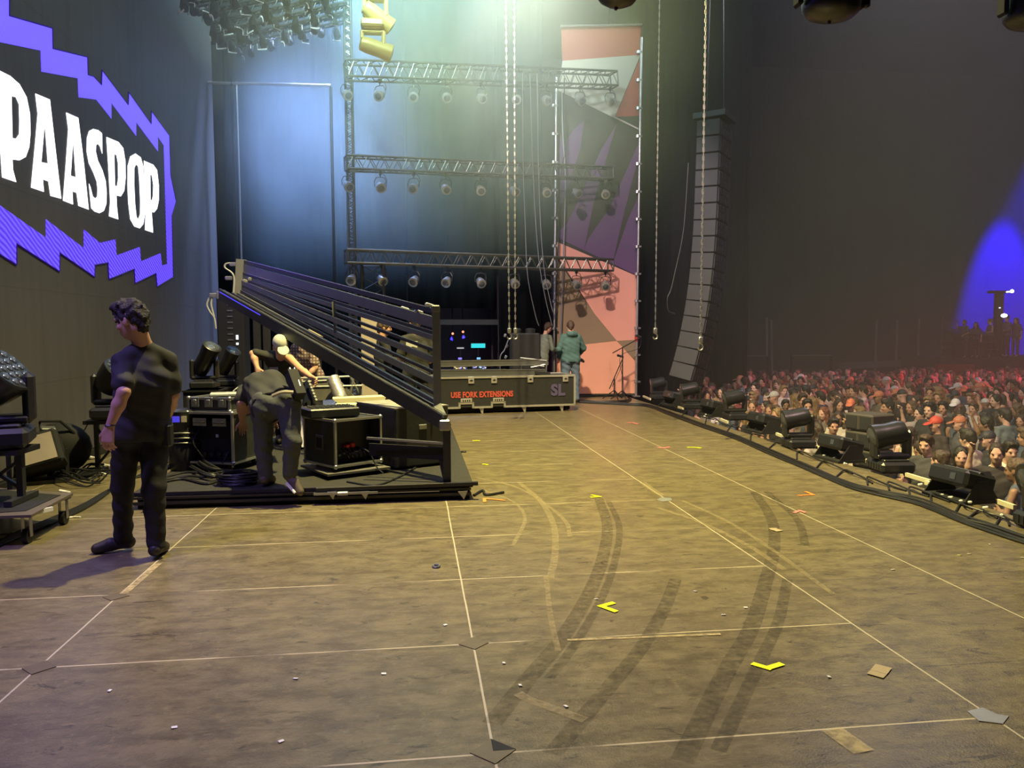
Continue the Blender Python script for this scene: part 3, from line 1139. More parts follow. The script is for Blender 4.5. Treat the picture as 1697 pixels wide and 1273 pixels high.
# slack ropes between chains and banner
for i, (pts, lab) in enumerate((([(878, 122), (884, 300), (892, 420), (903, 490), (915, 540)], 'thin slack rope beside the banner post, inner one'),
                                ([(890, 122), (893, 300), (900, 430), (912, 500), (918, 520)], 'thin slack rope beside the banner post, outer one'),
                                ([(866, 122), (867, 275), (870, 360), (873, 440), (878, 480), (888, 525), (893, 540)], 'short slack cable in the dark before the banner'))):
    tag(MB().tube(spline([gy(x, y, 15.5) for x, y in pts], 6), .009, 5).build('slack_rope', M['steel'], None), lab, 'rope', 'slack ropes beside the banner')

# ------------------------------------------------------------------ hanging speaker column
M['spk_side'] = mat('speaker_side', (0.036, 0.038, 0.04), 0.55, 0.0, 0.15, 6)
M['spk_front'] = mat('speaker_grille', (0.035, 0.036, 0.04), 0.5, 0.2, 0.3, 60)


def line_array():
    Yd = 16.6
    # image positions of the cabinet's inner edge, top to bottom
    top = gy(1160, 205, Yd)
    bot = gy(1128, 636, Yd)
    th = thing('line_array', (bot.x + .4, Yd, bot.z), 'curved column of dark line array speaker cabinets hanging over the stage edge', 'speaker column')
    n = 16
    P = []
    for i in range(n + 1):
        t = i / n
        # J shape: nearly straight on top, kicked in at the bottom
        ang = math.radians(1.5 + 17 * max(0, (t - .25) / .75) ** 1.5)
        P.append(ang)
    h = (top.z - bot.z) / n * 1.0
    xs, zs = [0.0], [0.0]
    x, z = top.x + .34, top.z
    for i in range(n):
        a = P[i]
        cx = x - math.sin(a) * h / 2
        cz = z - math.cos(a) * h / 2
        R = Euler((0.0, a, 0)).to_matrix()
        Rz = Euler((0, 0, math.radians(-38))).to_matrix()
        Q = R @ Rz
        c = Vector((cx, Yd, cz)) - th.location
        cab = MB()
        cab.m = 0
        cab.box(c, (.50, .95, h * .94), Q, .012)
        # side flying rails
        cab.m = 1
        for s in (-.36, .36):
            cab.box(c + Q @ Vector((.255, s, 0)), (.02, .10, h * .8), Q)
        for u in (-.22, -.07, .08, .23):
            for w in (-.25, .25):
                cab.box(c + Q @ Vector((.262, u, w * h)), (.014, .085, h * .36), Q, .004)
        o = cab.build('speaker_cabinet', [M['spk_side'], M['spk_front']], th)
        x -= math.sin(a) * h
        z -= math.cos(a) * h
    m = MB()
    m.box(Vector((top.x + .34, Yd, top.z + .12)) - th.location, (.7, .9, .12), Euler((0, 0, math.radians(-38))))
    for s in (-.2, .2):
        m.cyl(Vector((top.x + .34 + s, Yd, top.z + .1)) - th.location, Vector((top.x + .34 + s * .3, Yd, 13.5)) - th.location, .012, n=6)
    m.build('flying_frame', M['dark_metal'], th)
    c = MB()
    c.tube([v - th.location for v in spline([gy(1141, 270, Yd - .6), gy(1133, 380, Yd - .6), gy(1119, 450, Yd - .6), gy(1112, 480, Yd - .6), gy(1106, 495, Yd - .6), gy(1108, 515, Yd - .6), gy(1118, 520, Yd - .6)], 8)], .014, 6)
    c.build('cable', M['rubber'], th)
    return th


line_array()

# ------------------------------------------------------------------ rig seen overhead
M['yellow_lit_body'] = mat('yellow_lit_lamp_body', (0.75, 0.60, 0.20), 0.4, 0.2, 0.1, 10)  # the yellow light on these lamps is put into the body colour


def moving_head(name, label, cat='moving head lamp', group=None, head_dir=(0, 1, .1), m='plastic', wash=False, s=1.0, hl=1.0):
    """standing on its base at the origin; head in a yoke"""
    th = thing(name, (0, 0, 0), label, cat, group)
    b = MB()
    b.box((0, 0, .075 * s), (.40 * s, .42 * s, .13 * s), bev=.03 * s)
    b.box((0, 0, .15 * s), (.30 * s, .30 * s, .03 * s), bev=.01 * s)
    b.build('base', M[m], th)
    v = MB()
    for k in range(5):
        v.box((-.203 * s, (-.12 + k * .06) * s, .08 * s), (.006, .03 * s, .07 * s))
    v.build('vent', M['dark_metal'], th)
    y = MB()
    for q in (-1, 1):
        y.box((q * .19 * s, 0, .33 * s), (.07 * s, .16 * s, .34 * s), bev=.03 * s)
    y.box((0, 0, .19 * s), (.40 * s, .18 * s, .06 * s), bev=.02 * s)
    y.build('yoke', M[m], th)
    d = Vector(head_dir).normalized()
    c = Vector((0, 0, .45 * s))
    if wash:
        prof = [(-.17, .08), (-.15, .13), (-.05, .165), (.05, .18), (.12, .185), (.13, .175)]
    else:
        prof = [(-.24, .08), (-.22, .12), (-.10, .14), (.12, .135), (.26, .15), (.33, .155), (.34, .14)]
        prof = [(a_ * hl, r_) for a_, r_ in prof]
    h = MB().lathe([(a * s, r * s) for a, r in prof], c, d, 20).build('head', M[m], th, True)
    e = prof[-1][0]
    if wash:
        l = MB()
        u = d.orthogonal().normalized()
        w = d.cross(u)
        cells = [(0, 0)] + [(math.cos(t) * .065, math.sin(t) * .065) for t in [k * math.pi / 3 for k in range(6)]] + [(math.cos(t) * .128, math.sin(t) * .128) for t in [k * math.pi / 6 for k in range(12)]]
        for (p, q) in cells:
            cc = c + d * (e * s) + u * (p * s) + w * (q * s)
            l.lathe([(-.01, .029 * s), (.004, .029 * s), (.012, .018 * s)], cc, d, 8)
        l.build('lens_array', M['lens'], h, True)
    else:
        MB().lathe([((e - .015) * s, .138 * s), ((e + .01) * s, .10 * s), ((e + .02) * s, .02 * s)], c, d, 16).build('lens', M['lens'], h, True)
    return th


# three black lamps low over the camera side, round undersides showing
for i, (x, y, w, lab) in enumerate(((1021, 13, 66, 'black lamp hanging overhead above the banner, its round underside showing'), (1374, 36, 92, 'black lamp hanging overhead with a yellow-lit rim, middle of the overhead row'),
                                    (1706, 50, 88, 'black lamp hanging overhead in the top corner over the crowd'))):
    p = gy(x, y, 4.0 + .1 * i)
    r = w / 2 / FOC * 4.3
    zt_ = 4.05
    th = thing('hanging_lamp', (p.x, p.y, p.z), lab, 'stage lamp', 'black lamps hanging overhead')
    MB().lathe([(0, .010), (.010, r * .45), (.03, r * .8), (.055, r * .96), (.09, r), (.30, r * 1.0), (.36, r * .8), (.38, r * .4)], (0, 0, 0), (.08, -.05, 1), 28).build('housing', M['plastic'], th, True)
    MB().lathe([(-.012, .006), (0.0, .012), (.012, .014)], (0, 0, 0), (.08, -.05, 1), 10).build('stud', M['black'], th, True)
    m = MB()
    for q in (-1, 1):
        m.box((q * (r + .025), 0, .28), (.03, .08, .42), bev=.012)
    m.box((0, 0, .49), (2 * r + .08, .08, .03))
    m.build('yoke', M['matte_black'], th)
    MB().cyl((0, 0, .49), (0, 0, max(.55, zt_ + .6 - p.z)), .03).build('hanger', M['black'], th)
    MB().box((r + .045, -.03, .10), (.03, .04, .06), bev=.01).build('knob', M['plastic'], th)
a, b = gy(1021, 9, 4.0), gy(1706, 42, 4.2)
truss((a.x - 2, 4.0, 4.75), (b.x + 1.5, 4.2, 4.75), .3, 'overhead_truss', 'overhead truss out of view that carries the black hanging lamps', None, 14, m='truss_black')

# yellow-lit moving heads in the haze
for i, (x, y, lab, dr) in enumerate(((622, 8, 'yellow-lit moving head hanging in the haze, upper one', (.9, -.3, .55)), (618, 62, 'yellow-lit moving head hanging in the haze, lower one', (1, -.2, .25)))):
    th = moving_head('moving_head_lamp', lab, 'stage lamp', 'yellow-lit moving heads in the haze', dr, 'yellow_lit_body', s=.9)
    p = gy(x, y, 13.0)
    th.location = (p.x, p.y, p.z + .25)
    th.rotation_euler = (math.pi, 0, 0)
    q = th.location
    tag(MB().cyl((0, 0, 0), (0, 0, 1.2 if i == 0 else .62), .025).build('drop_pipe', M['truss']), ['short drop pipe above the upper yellow-lit moving head', 'drop pipe between the two yellow-lit moving heads'][i], 'pipe').location = (q.x, q.y + .05, q.z + .02)

# dense lamp rig over the LED wall: rows of small spot frames with bright bits added as glints
def rig_unit(v):
    th = thing('rig_lamp', (0, 0, 0), 'x', 'stage lamp')
    f = MB()
    for (a, b) in (((-.11, 0, 0), (.11, 0, 0)), ((-.11, 0, -.02), (-.11, 0, -.22)), ((.11, 0, -.02), (.11, 0, -.22))):
        f.cyl(a, b, .008, n=5)
    f.build('yoke', M['dark_metal'], th)
    MB().lathe([(-.10, .04), (-.05, .07), (.06, .08)], (0, 0, -.14), (.3, -.4, -1), 10).build('housing', M['matte_black'], th, True)
    m = MB()
    if v == 0:
        m.tube([(-.09, -.02, -.12), (-.085, -.02, -.17), (-.02, -.05, -.17), (.05, -.05, -.16)], .007, 5)
    elif v == 1:
        m.tube([(-.09, -.03, -.02), (-.02, -.03, -.02), (.03, -.03, -.03), (.03, -.03, -.11)], .006, 5)
    else:
        m.tube([(.05 * math.cos(t), -.08, -.2 + .05 * math.sin(t)) for t in (0, .6, 1.2, 1.8)], .008, 5)
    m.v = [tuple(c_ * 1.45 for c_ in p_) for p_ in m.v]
    m.build('clamp', M['bright'], th)  # white tube added to show a bright highlight
    return th


M['bright'] = mat('bright_glint', (.95, .97, .95), .6, .0, .05, 10)
r2 = random.Random(11)
RU = [rig_unit(v) for v in range(3)]
seen_ru = set()
for j in range(9):
    yd = 11.6 + j * .62
    za, zb = 6.72 + .13 * (yd - 12), 7.35 + .13 * (yd - 12)
    truss((-3.6, yd, za), (-1.2, yd, zb), .14, 'rig_truss', 'slim dark truss across the dense lamp rig above the LED wall', 'slim trusses of the dense lamp rig', 12, m='truss_black')
    for i in range(7):
        x = -3.45 + i * .33 + r2.uniform(-.05, .05)
        v = r2.randrange(3)
        o = RU[v] if v not in seen_ru else copy_tree(RU[v])
        seen_ru.add(v)
        o.location = (x, yd - .03, za + (zb - za) * (x + 3.6) / 2.4 - .085)
        o.rotation_euler = (0, 0, r2.uniform(-1.2, 1.2))
        o.scale = (.85, .85, r2.uniform(.8, 1.5))
        o['label'] = 'small dark spot lamp with painted glint in the dense rig above the LED wall'
        o['group'] = 'small spot lamps in the rig above the LED wall'

# ------------------------------------------------------------------ haze
def haze(name, c, d, dens, label, col=(.9, .95, 1.0), noise=0.0, zlo=None, zhi=None, scale=.35, an=0.2):
    m = bpy.data.materials.new(name)
    m.use_nodes = True
    nt = m.node_tree
    nt.nodes.remove(nt.nodes['Principled BSDF'])
    v = nt.nodes.new('ShaderNodeVolumeScatter')
    v.inputs['Color'].default_value = col + (1,)
    v.inputs['Density'].default_value = dens
    v.inputs['Anisotropy'].default_value = an
    nt.links.new(v.outputs[0], nt.nodes['Material Output'].inputs['Volume'])
    if noise:
        N, L = nt.nodes, nt.links
        tc = N.new('ShaderNodeTexCoord')
        no = N.new('ShaderNodeTexNoise')
        no.inputs['Scale'].default_value = scale
        no.inputs['Detail'].default_value = 3
        no.inputs['Distortion'].default_value = .6
        L.new(tc.outputs['Object'], no.inputs['Vector'])
        mr = N.new('ShaderNodeMapRange')
        mr.inputs[1].default_value = .35
        mr.inputs[2].default_value = .65
        mr.inputs[3].default_value = dens * (1 - noise)
        mr.inputs[4].default_value = dens * (1 + noise)
        L.new(no.outputs[0], mr.inputs[0])
        sp = N.new('ShaderNodeSeparateXYZ')
        L.new(tc.outputs['Object'], sp.inputs[0])
        out = mr.outputs[0]
        for (ax, lo, hi) in ((2, zlo, zhi), (0, d[0] / 2, d[0] / 2 - 1.8), (0, -d[0] / 2, -d[0] / 2 + .8), (1, -d[1] / 2, -d[1] / 2 + 2.5)):
            if lo is None:
                continue
            f = N.new('ShaderNodeMapRange')
            f.interpolation_type = 'SMOOTHSTEP'
            f.inputs[1].default_value = lo
            f.inputs[2].default_value = hi
            L.new(sp.outputs[ax], f.inputs[0])
            q = N.new('ShaderNodeMath')
            q.operation = 'MULTIPLY'
            L.new(out, q.inputs[0])
            L.new(f.outputs[0], q.inputs[1])
            out = q.outputs[0]
        if name == 'stage_haze':
            g = []
            for (ax, lo, hi) in ((0, -.4, -2.2), (2, -.6, 1.0)):
                f = N.new('ShaderNodeMapRange')
                f.interpolation_type = 'SMOOTHSTEP'
                f.inputs[1].default_value = lo
                f.inputs[2].default_value = hi
                L.new(sp.outputs[ax], f.inputs[0])
                g.append(f.outputs[0])
            q = N.new('ShaderNodeMath')
            q.operation = 'MULTIPLY'
            L.new(g[0], q.inputs[0])
            L.new(g[1], q.inputs[1])
            q2 = N.new('ShaderNodeMath')
            q2.operation = 'MULTIPLY_ADD'
            q2.inputs[1].default_value = -.88
            q2.inputs[2].default_value = 1.0
            L.new(q.outputs[0], q2.inputs[0])
            q3 = N.new('ShaderNodeMath')
            q3.operation = 'MULTIPLY'
            L.new(out, q3.inputs[0])
            L.new(q2.outputs[0], q3.inputs[1])
            out = q3.outputs[0]
        L.new(out, v.inputs['Density'])
    o = MB().box((0, 0, 0), d).build(name, m)
    o.location = c
    tag(o, label, 'haze', kind='stuff')
    return o


haze('stage_haze', (.2, 14.2, 6.6), (8.2, 12.6, 12.8), 0.095, 'cool pale haze filling the upper air above the stage', noise=.6, zlo=-4.4, zhi=.2, an=0.0, col=(.66, .92, 1.0))
haze('audience_haze', (20.0, 20.0, 6.2), (31.0, 31.4, 15.2), 0.007, 'thin grey haze over the crowd in the tent', an=0.0)
# ------------------------------------------------------------------ the low black platform
PT = 0.15
pf = thing('low_platform', (-1.0, 10.0, 0), 'low black carpeted platform carrying the flight cases and the tilted frame', 'platform')


def sub(o, th):
    """geometry was written in world coordinates: keep it there under th"""
    o.parent = th
    o.matrix_parent_inverse = Matrix.Translation(-Vector(th.location))
    return o


M['carpet'] = mat('black_carpet', (0.020, 0.019, 0.017), 0.85, 0, 0.35, 14, 0.5)
sub(MB().box((-0.97, 10.1, PT - .02), (2.98, 6.1, .04), bev=.004).build('deck_top', M['carpet']), pf)
sub(MB().box((-0.97, 10.1, .06), (2.92, 6.04, .12)).build('skirt', M['matte_black']), pf)
m = MB()
m.box((-1.0, 7.03, .055), (3.0, .02, .025)).box((-1.0, 7.035, .10), (3.0, .02, .02))
sub(m.build('front_groove_rail', M['black']), pf)

# ------------------------------------------------------------------ the tilted frame of long bars
fr_ = thing('tilted_bar_frame', (0.3, 7.1, PT), 'large tilted frame of long grey light bars fanning down to a post on the platform', 'frame')
RY, LY = 7.35, 10.9


def R_(x, y, d=0.0):
    return gy(x, y, RY + d)


def Lf(x, y, d=0.0):
    return gy(x, y, LY + d)


M['bar'] = mat('light_bar_grey', (0.21, 0.215, 0.205), 0.38, 0.45, 0.15, 10)
M['bar_dark'] = mat('light_bar_dark', (0.06, 0.061, 0.06), 0.4, 0.4, 0.2, 10)
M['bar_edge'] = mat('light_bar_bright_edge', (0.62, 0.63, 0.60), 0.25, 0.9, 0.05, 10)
sub(MB().bar(R_(722, 506), R_(725, 674), .072, .08, up=(0, 1, 0)).build('end_post', M['frame_grey']), fr_)
sub(MB().box(R_(722, 512), (.08, .09, .07), bev=.01).build('post_cap', M['frame_grey']), fr_)
sub(MB().bar(R_(725, 672, 0), gy(740, 704, 7.15), .075, .07, up=(0, 1, 0)).build('post_foot', M['frame_grey']), fr_)
sub(MB().bar(gy(740, 700, 7.12), gy(741, 801, 7.12), .07, .07, up=(0, 1, 0)).build('leg', M['black']), fr_)
sub(MB().bar(gy(726, 742, 7.3), gy(738, 796, 7.16), .03, .03).build('leg_strut', M['dark_metal']), fr_)
m = MB().box(gy(737, 705, 7.08), (.10, .03, .10), bev=.01)
m.cyl(gy(737, 704, 7.05), gy(737, 704, 7.03), .02)
sub(m.build('corner_plate', M['steel']), fr_)
sub(MB().bar(Lf(400, 430), Lf(397, 488), .125, .06, up=(0, 1, 0)).build('end_post', mat('frame_end_pale', (0.24, 0.245, 0.25), .5, .3)), fr_)
# long bars: left end -> right end, dark body with a bright edge
bars = [((405, 434), (721, 516), .045, 'bar_dark', 1), ((403, 441), (722, 531), .055, 'bar', 0), ((403, 447), (722, 540), .05, 'bar', 1), ((403, 453), (723, 553), .03, 'bar_dark', 1),
        ((402, 459), (723, 561), .045, 'bar', 0), ((402, 462), (723, 582), .028, 'bar_dark', 1), ((401, 468), (723, 598), .055, 'bar', 1), ((401, 473), (724, 619), .028, 'bar_dark', 1),
        ((400, 477), (724, 634), .062, 'bar', 1), ((399, 482), (725, 654), .03, 'bar_dark', 1), ((392, 486), (726, 668), .04, 'bar', 0), ((385, 487), (730, 680), .035, 'bar_dark', 1)]
for k, (a, b, w, mm, edge) in enumerate(bars):
    dd = .02 * (k % 3)
    A, B = Lf(*a, d=dd), R_(*b, d=dd)
    o = sub(MB().bar(A, B, .035, w).build('light_bar', M[mm]), fr_)
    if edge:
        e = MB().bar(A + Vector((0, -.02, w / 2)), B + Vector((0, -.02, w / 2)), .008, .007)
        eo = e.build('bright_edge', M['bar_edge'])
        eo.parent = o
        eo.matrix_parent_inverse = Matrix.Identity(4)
# thick lower beam with glossy lines
A, B = Lf(366, 488, -.3), gy(735, 699, 7.15)
o = sub(MB().bar(A, B, .07, .13).build('lower_beam', M['bar_dark']), fr_)
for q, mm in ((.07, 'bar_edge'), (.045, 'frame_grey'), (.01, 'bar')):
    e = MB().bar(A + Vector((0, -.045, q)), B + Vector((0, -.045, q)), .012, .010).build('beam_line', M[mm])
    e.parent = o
e = MB().bar(A + Vector((0, -.05, .03)), A.lerp(B, .24) + Vector((0, -.05, .03)), .014, .012).build('blue_glowing_strip', emis('strip_blue', (.08, .06, .9), 1.1))
e.parent = o
e['label'] = 'blue glowing strip'
sub(MB().bar(Lf(552, 500, -2.0), gy(556, 552, 8.9), .03, .03).build('cross_brace', M['frame_grey']), fr_)
sub(MB().bar(gy(608, 726, 7.35), gy(736, 735, 7.12), .03, .02).build('lower_rail', M['steel']), fr_)
sub(MB().bar(gy(612, 745, 7.5), gy(736, 752, 7.2), .02, .12).build('lower_rail_board', M['matte_black']), fr_)
m = MB().bar(gy(524, 812, 7.03), gy(792, 801, 7.03), .05, .03)
sub(m.build('base_channel', M['black']), fr_)
sub(MB().bar(gy(524, 809, 7.0), gy(735, 801, 7.0), .012, .006).build('channel_edge', M['steel']), fr_)
sub(MB().bar(gy(520, 819, 6.99), gy(626, 816, 6.99), .03, .02).bar(gy(626, 817, 6.995), gy(728, 814, 6.995), .012, .006).build('sliding_rod', M['steel']), fr_)
sub(MB().box(gy(568, 818, 6.98), (.10, .04, .035), bev=.008).build('clamp_block', M['alu']), fr_)
m = MB()
for x in (548, 602, 765):
    m.prism([gy(x - 6, 815, 6.99), gy(x + 10, 814, 6.99), gy(x + 4, 828, 6.99)], (0, .02, 0))
sub(m.build('gusset', M['steel']), fr_)
# clamps and connectors on the upper end
m = MB()
for (x, y) in ((712, 506), (645, 513), (671, 512), (694, 517), (505, 459), (408, 466), (417, 463)):
    m.box(gy(x, y, 7.3 + (723 - x) * .011), (.09, .04, .035), Euler((0, .3, .3)), .01)
sub(m.build('clamp', M['alu']), fr_)
for (x_, y_, d_) in ((379, 461, 0), (386, 438, 0), (353, 489, .3)):
    sub(MB().box(gy(x_, y_, LY - d_), (.09, .05, .05), bev=.01).build('plug', M['alu']), fr_)
m = MB().box(gy(364, 489, LY - .3), (.07, .07, .10), bev=.01)
sub(m.build('end_fitting', M['alu']), fr_)
M['pale_cable'] = mat('pale_cable', (0.45, 0.46, 0.5), 0.5, 0, .1)
for pts in ([(381, 436), (374, 438), (373, 444), (384, 452), (388, 462), (387, 485)], [(348, 492), (343, 505), (348, 517), (355, 527), (358, 545)], [(352, 492), (350, 505), (355, 525)]):
    sub(MB().tube(spline([gy(x, y, LY - .3) for x, y in pts], 5), .012, 6).build('cable', M['pale_cable']), fr_)

# ------------------------------------------------------------------ case building blocks
def flight_case(name, loc, size, rz, label, m='case_ply', latches=2, front='-y', casters=True, cat='flight case', group=None, open_front=False, edge=.022, foot=.09):
    """box with aluminium edges, ball corners, latches; origin at the floor"""
    w, d, h = size
    th = thing(name, loc, label, cat, group, rz)
    z0 = foot
    c = Vector((0, 0, z0 + h / 2))
    if open_front:
        b = MB()
        t = .012
        b.box(c + Vector((0, d / 2 - t / 2, 0)), (w, t, h))
        for s in (-1, 1):
            b.box(c + Vector((s * (w / 2 - t / 2), 0, 0)), (t, d, h))
            b.box(c + Vector((0, 0, s * (h / 2 - t / 2))), (w, d, t))
        b.build('body', M[m], th)
    else:
        MB().box(c, (w - .006, d - .006, h - .006)).build('body', M[m], th)
    e = MB()
    for sx in (-1, 1):
        for sy in (-1, 1):
            e.bar(c + Vector((sx * w / 2, sy * d / 2, -h / 2)), c + Vector((sx * w / 2, sy * d / 2, h / 2)), edge)
        for sz in (-1, 1):
            e.bar(c + Vector((sx * w / 2, -d / 2, sz * h / 2)), c + Vector((sx * w / 2, d / 2, sz * h / 2)), edge)
    for sy in (-1, 1):
        for sz in (-1, 1):
            e.bar(c + Vector((-w / 2, sy * d / 2, sz * h / 2)), c + Vector((w / 2, sy * d / 2, sz * h / 2)), edge)
    e.build('edge_trim', M['alu'], th)
    k = MB()
    for sx in (-1, 1):
        for sy in (-1, 1):
            for sz in (-1, 1):
                k.ball(c + Vector((sx * w / 2, sy * d / 2, sz * h / 2)), edge * 1.15, 8)
    k.build('ball_corner', M['steel'], th, True)
    for i in range(latches):
        x = -w / 2 + w * (i + .5) / latches
        l = MB().box((x, -d / 2 - .008, z0 + h * .72), (.09, .014, .10), bev=.004)
        l.box((x, -d / 2 - .018, z0 + h * .72), (.035, .012, .05), bev=.003)
        l.build('latch', M['steel'], th)
    if casters:
        for sx in (-1, 1):
            for sy in (-1, 1):
                q = Vector((sx * (w / 2 - .09), sy * (d / 2 - .09), 0))
                cc = MB()
                cc.m = 0
                cc.cyl(q + Vector((-.015, 0, z0 * .45)), q + Vector((.015, 0, z0 * .45)), z0 * .44, n=12)
                cc.m = 1
                cc.box(q + Vector((0, 0, z0 - .012)), (.07, .07, .012))
                cc.box(q + Vector((.022, 0, z0 * .65)), (.005, .03, z0 * .6)).box(q + Vector((-.022, 0, z0 * .65)), (.005, .03, z0 * .6))
                cc.build('caster', [M['rubber'], M['steel']], th)
    return th


def handle(th, at, w=.11, h=.05, out=(0, -1, 0)):
    a = Vector(at)
    o = Vector(out)
    sx = Vector((0, 0, 1)).cross(o).normalized()
    m = MB()
    m.m = 0
    m.bar(a - sx * w, a + sx * w, .01, h * 2.6, up=(0, 0, 1))
    m.m = 1
    m.tube([a - sx * w * .7 + o * .008, a - sx * w * .65 + o * .03, a + sx * w * .65 + o * .03, a + sx * w * .7 + o * .008], .009, 6)
    return m.build('handle', [M['steel'], M['black']], th)


def text_mesh(txt, size, loc, rot, mt, parent, name, ext=.002, bold=.0, sx=1.0, world=True):
    cu = bpy.data.curves.new(name, 'FONT')
    cu.body = txt
    cu.size = size
    cu.extrude = ext
    cu.offset = bold
    cu.align_x = 'CENTER'
    cu.align_y = 'CENTER'
    cu.space_character = 1.08
    tmp = bpy.data.objects.new(name + '_tmp', cu)
    COL.objects.link(tmp)
    me = bpy.data.meshes.new_from_object(tmp.evaluated_get(bpy.context.evaluated_depsgraph_get()))
    bpy.data.objects.remove(tmp)
    bpy.data.curves.remove(cu)
    me.materials.clear()
    me.materials.append(mt)
    me.transform(Matrix.Diagonal((sx, 1, 1, 1)))
    o = bpy.data.objects.new(name, me)
    COL.objects.link(o)
    o.location = loc
    o.rotation_euler = rot
    o.parent = parent
    return o


# ------------------------------------------------------------------ long case with the red lettering
p0, p1 = gz(716, 690), gz(953, 681)
fy = 14.25
L0, L1 = gy(700, 690, fy), gy(952, 680, fy + .35)
cx = (L0.x + L1.x) / 2
wid = (L1 - L0).length
rz = math.atan2(L1.y - L0.y, L1.x - L0.x)
nrm = Vector((math.sin(rz), -math.cos(rz), 0))
LC = thing('long_flight_case', ((L0.x + L1.x) / 2 - nrm.x * .45, (L0.y + L1.y) / 2 - nrm.y * .45, 0), 'long low black flight case with red lettering and pale metal edges before the banner', 'flight case', rz=rz)
h0, hh = .12, .56
c = Vector((0, 0, h0 + hh / 2))
D = .9
MB().box(c, (wid - .01, D - .01, hh - .01)).build('body', M['case_ply'], LC)
M['case_edge'] = mat('case_edge_alu', (0.62, 0.61, 0.56), 0.35, 0.6, .08, 20)
e = MB()
for sy in (-1, 1):
    e.bar((-wid / 2, sy * D / 2, h0 + hh), (wid / 2, sy * D / 2, h0 + hh), .035)
    for sx in (-1, 1):
        e.bar((sx * wid / 2, sy * D / 2, h0), (sx * wid / 2, sy * D / 2, h0 + hh), .035)
for sx in (-1, 1):
    for z in (h0, h0 + hh):
        e.bar((sx * wid / 2, -D / 2, z), (sx * wid / 2, D / 2, z), .035)
# bottom edge steps up over the two fork pockets
xs = lambda px: (gy(px, 660, fy + .1) - LC.location).dot(Vector((math.cos(rz), math.sin(rz), 0)))
pk = [(761, 784), (816, 838)]
cur = -wid / 2
yf = -D / 2
for (a, b) in pk:
    xa, xb = xs(a), xs(b)
    e.bar((cur, yf, h0), (xa, yf, h0), .035)
    e.bar((xa, yf, h0 - .015), (xa, yf, h0 + .095), .035)
    e.bar((xa - .015, yf, h0 + .08), (xb + .015, yf, h0 + .08), .035)
    e.bar((xb, yf, h0 + .095), (xb, yf, h0 - .015), .035)
    cur = xb
e.bar((cur, yf, h0), (wid / 2, yf, h0), .035)
e.bar((-wid / 2, -yf, h0), (wid / 2, -yf, h0), .035)
e.build('edge_trim', M['case_edge'], LC)
for (a, b) in pk:
    xa, xb = xs(a), xs(b)
    q = MB().box(((xa + xb) / 2, yf - .02, h0 + .135), ((xb - xa) * .85, .015, .07), bev=.004)
    q.m = 1
    for k in range(4):
        q.box(((xa + xb) / 2 + (k - 1.5) * .04, yf - .029, h0 + .13), (.02, .006, .035))
    q.build('fork_pocket_plate', [M['case_edge'], M['matte_black']], LC)
for px in (781, 820, 882, 943):
    x = xs(px)
    q = MB().box((x, yf - .016, h0 + hh - .05), (.11, .02, .13), bev=.006)
    q.m = 1
    q.tube([(x - .03, yf - .03, h0 + hh - .06), (x, yf - .034, h0 + hh - .04), (x + .03, yf - .03, h0 + hh - .06)], .006, 5).box((x, yf - .03, h0 + hh - .055), (.03, .012, .03))
    q.build('butterfly_latch', [M['case_edge'], M['dark_metal']], LC)
for px in (799, 872, 937):
    x = xs(px)
    MB().prism([(x - .04, yf + .02, h0 - .02), (x + .04, yf + .02, h0 - .02), (x + .03, yf + .02, 0), (x, yf + .02, 0)], (0, .06, 0)).build('foot', M['case_edge'], LC)
    MB().prism([(x - .04, -yf - .08, h0 - .02), (x + .04, -yf - .08, h0 - .02), (x + .03, -yf - .08, 0), (x, -yf - .08, 0)], (0, .06, 0)).build('foot', M['case_edge'], LC)
MB().box((0, 0, .07), (wid - .1, D * .7, .1)).build('underframe', M['matte_black'], LC)
lr = mat('case_red_letters', (0.62, 0.10, 0.07), .5, 0, .05)
text_mesh('USE FORK EXTENSIONS', .145, ((xs(746) + xs(853)) / 2, yf - .006, h0 + .235), (math.pi / 2, 0, 0), lr, LC, 'red_lettering', bold=.006, sx=.72)
text_mesh('SL', .29, ((xs(916) + xs(944)) / 2, yf - .006, h0 + .28), (math.pi / 2, 0, 0), mat('case_violet_letters', (0.10, 0.085, 0.20), .5, 0, .05), LC, 'violet_lettering', bold=.014, sx=.95)

# bars and trays lying on the long case
for (a, b, w, h, lab) in (((728, 603), (908, 600), .07, .10, 'long dark metal bar lying across the top of the long flight case, upper one'), ((728, 618), (902, 617), .16, .11, 'long dark metal bar lying on the top of the long flight case, lower one')):
    A, B = gy(*a, 14.75), gy(*b, 14.95)
    th = thing('metal_bar', (A + B) / 2, lab, 'metal bar')
    MB().bar(A - th.location, B - th.location, w, h).build('profile', M['grey_paint'], th)
    MB().bar(A - th.location + Vector((0, -w / 2, h / 2)), B - th.location + Vector((0, -w / 2, h / 2)), .02, .02).bar(A - th.location + Vector((0, -w / 2, -h / 2)), B - th.location + Vector((0, -w / 2, -h / 2)), .02, .02).build('edge', M['steel'], th)
    for t in (.02, .35, .97):
        q = A.lerp(B, t) - th.location
        lo = (h0 + hh + .02) if w > .1 else (B.z - .16)
        MB().bar(q, Vector((q.x, q.y, lo - th.location.z)), .03).build('support', M['dark_metal'], th)
th = thing('folded_frame', gy(890, 610, 14.9), 'folded pale metal frame resting at the end of the long flight case', 'frame')
m = MB()
for (a, b) in (((862, 593), (906, 598)), ((865, 603), (902, 607)), ((906, 598), (905, 622)), ((863, 594), (864, 612)), ((893, 615), (905, 622)), ((880, 609), (903, 604))):
    m.cyl(gy(*a, 14.9) - th.location, gy(*b, 14.9) - th.location, .014, n=6)
m.build('tubes', M['steel'], th, True)
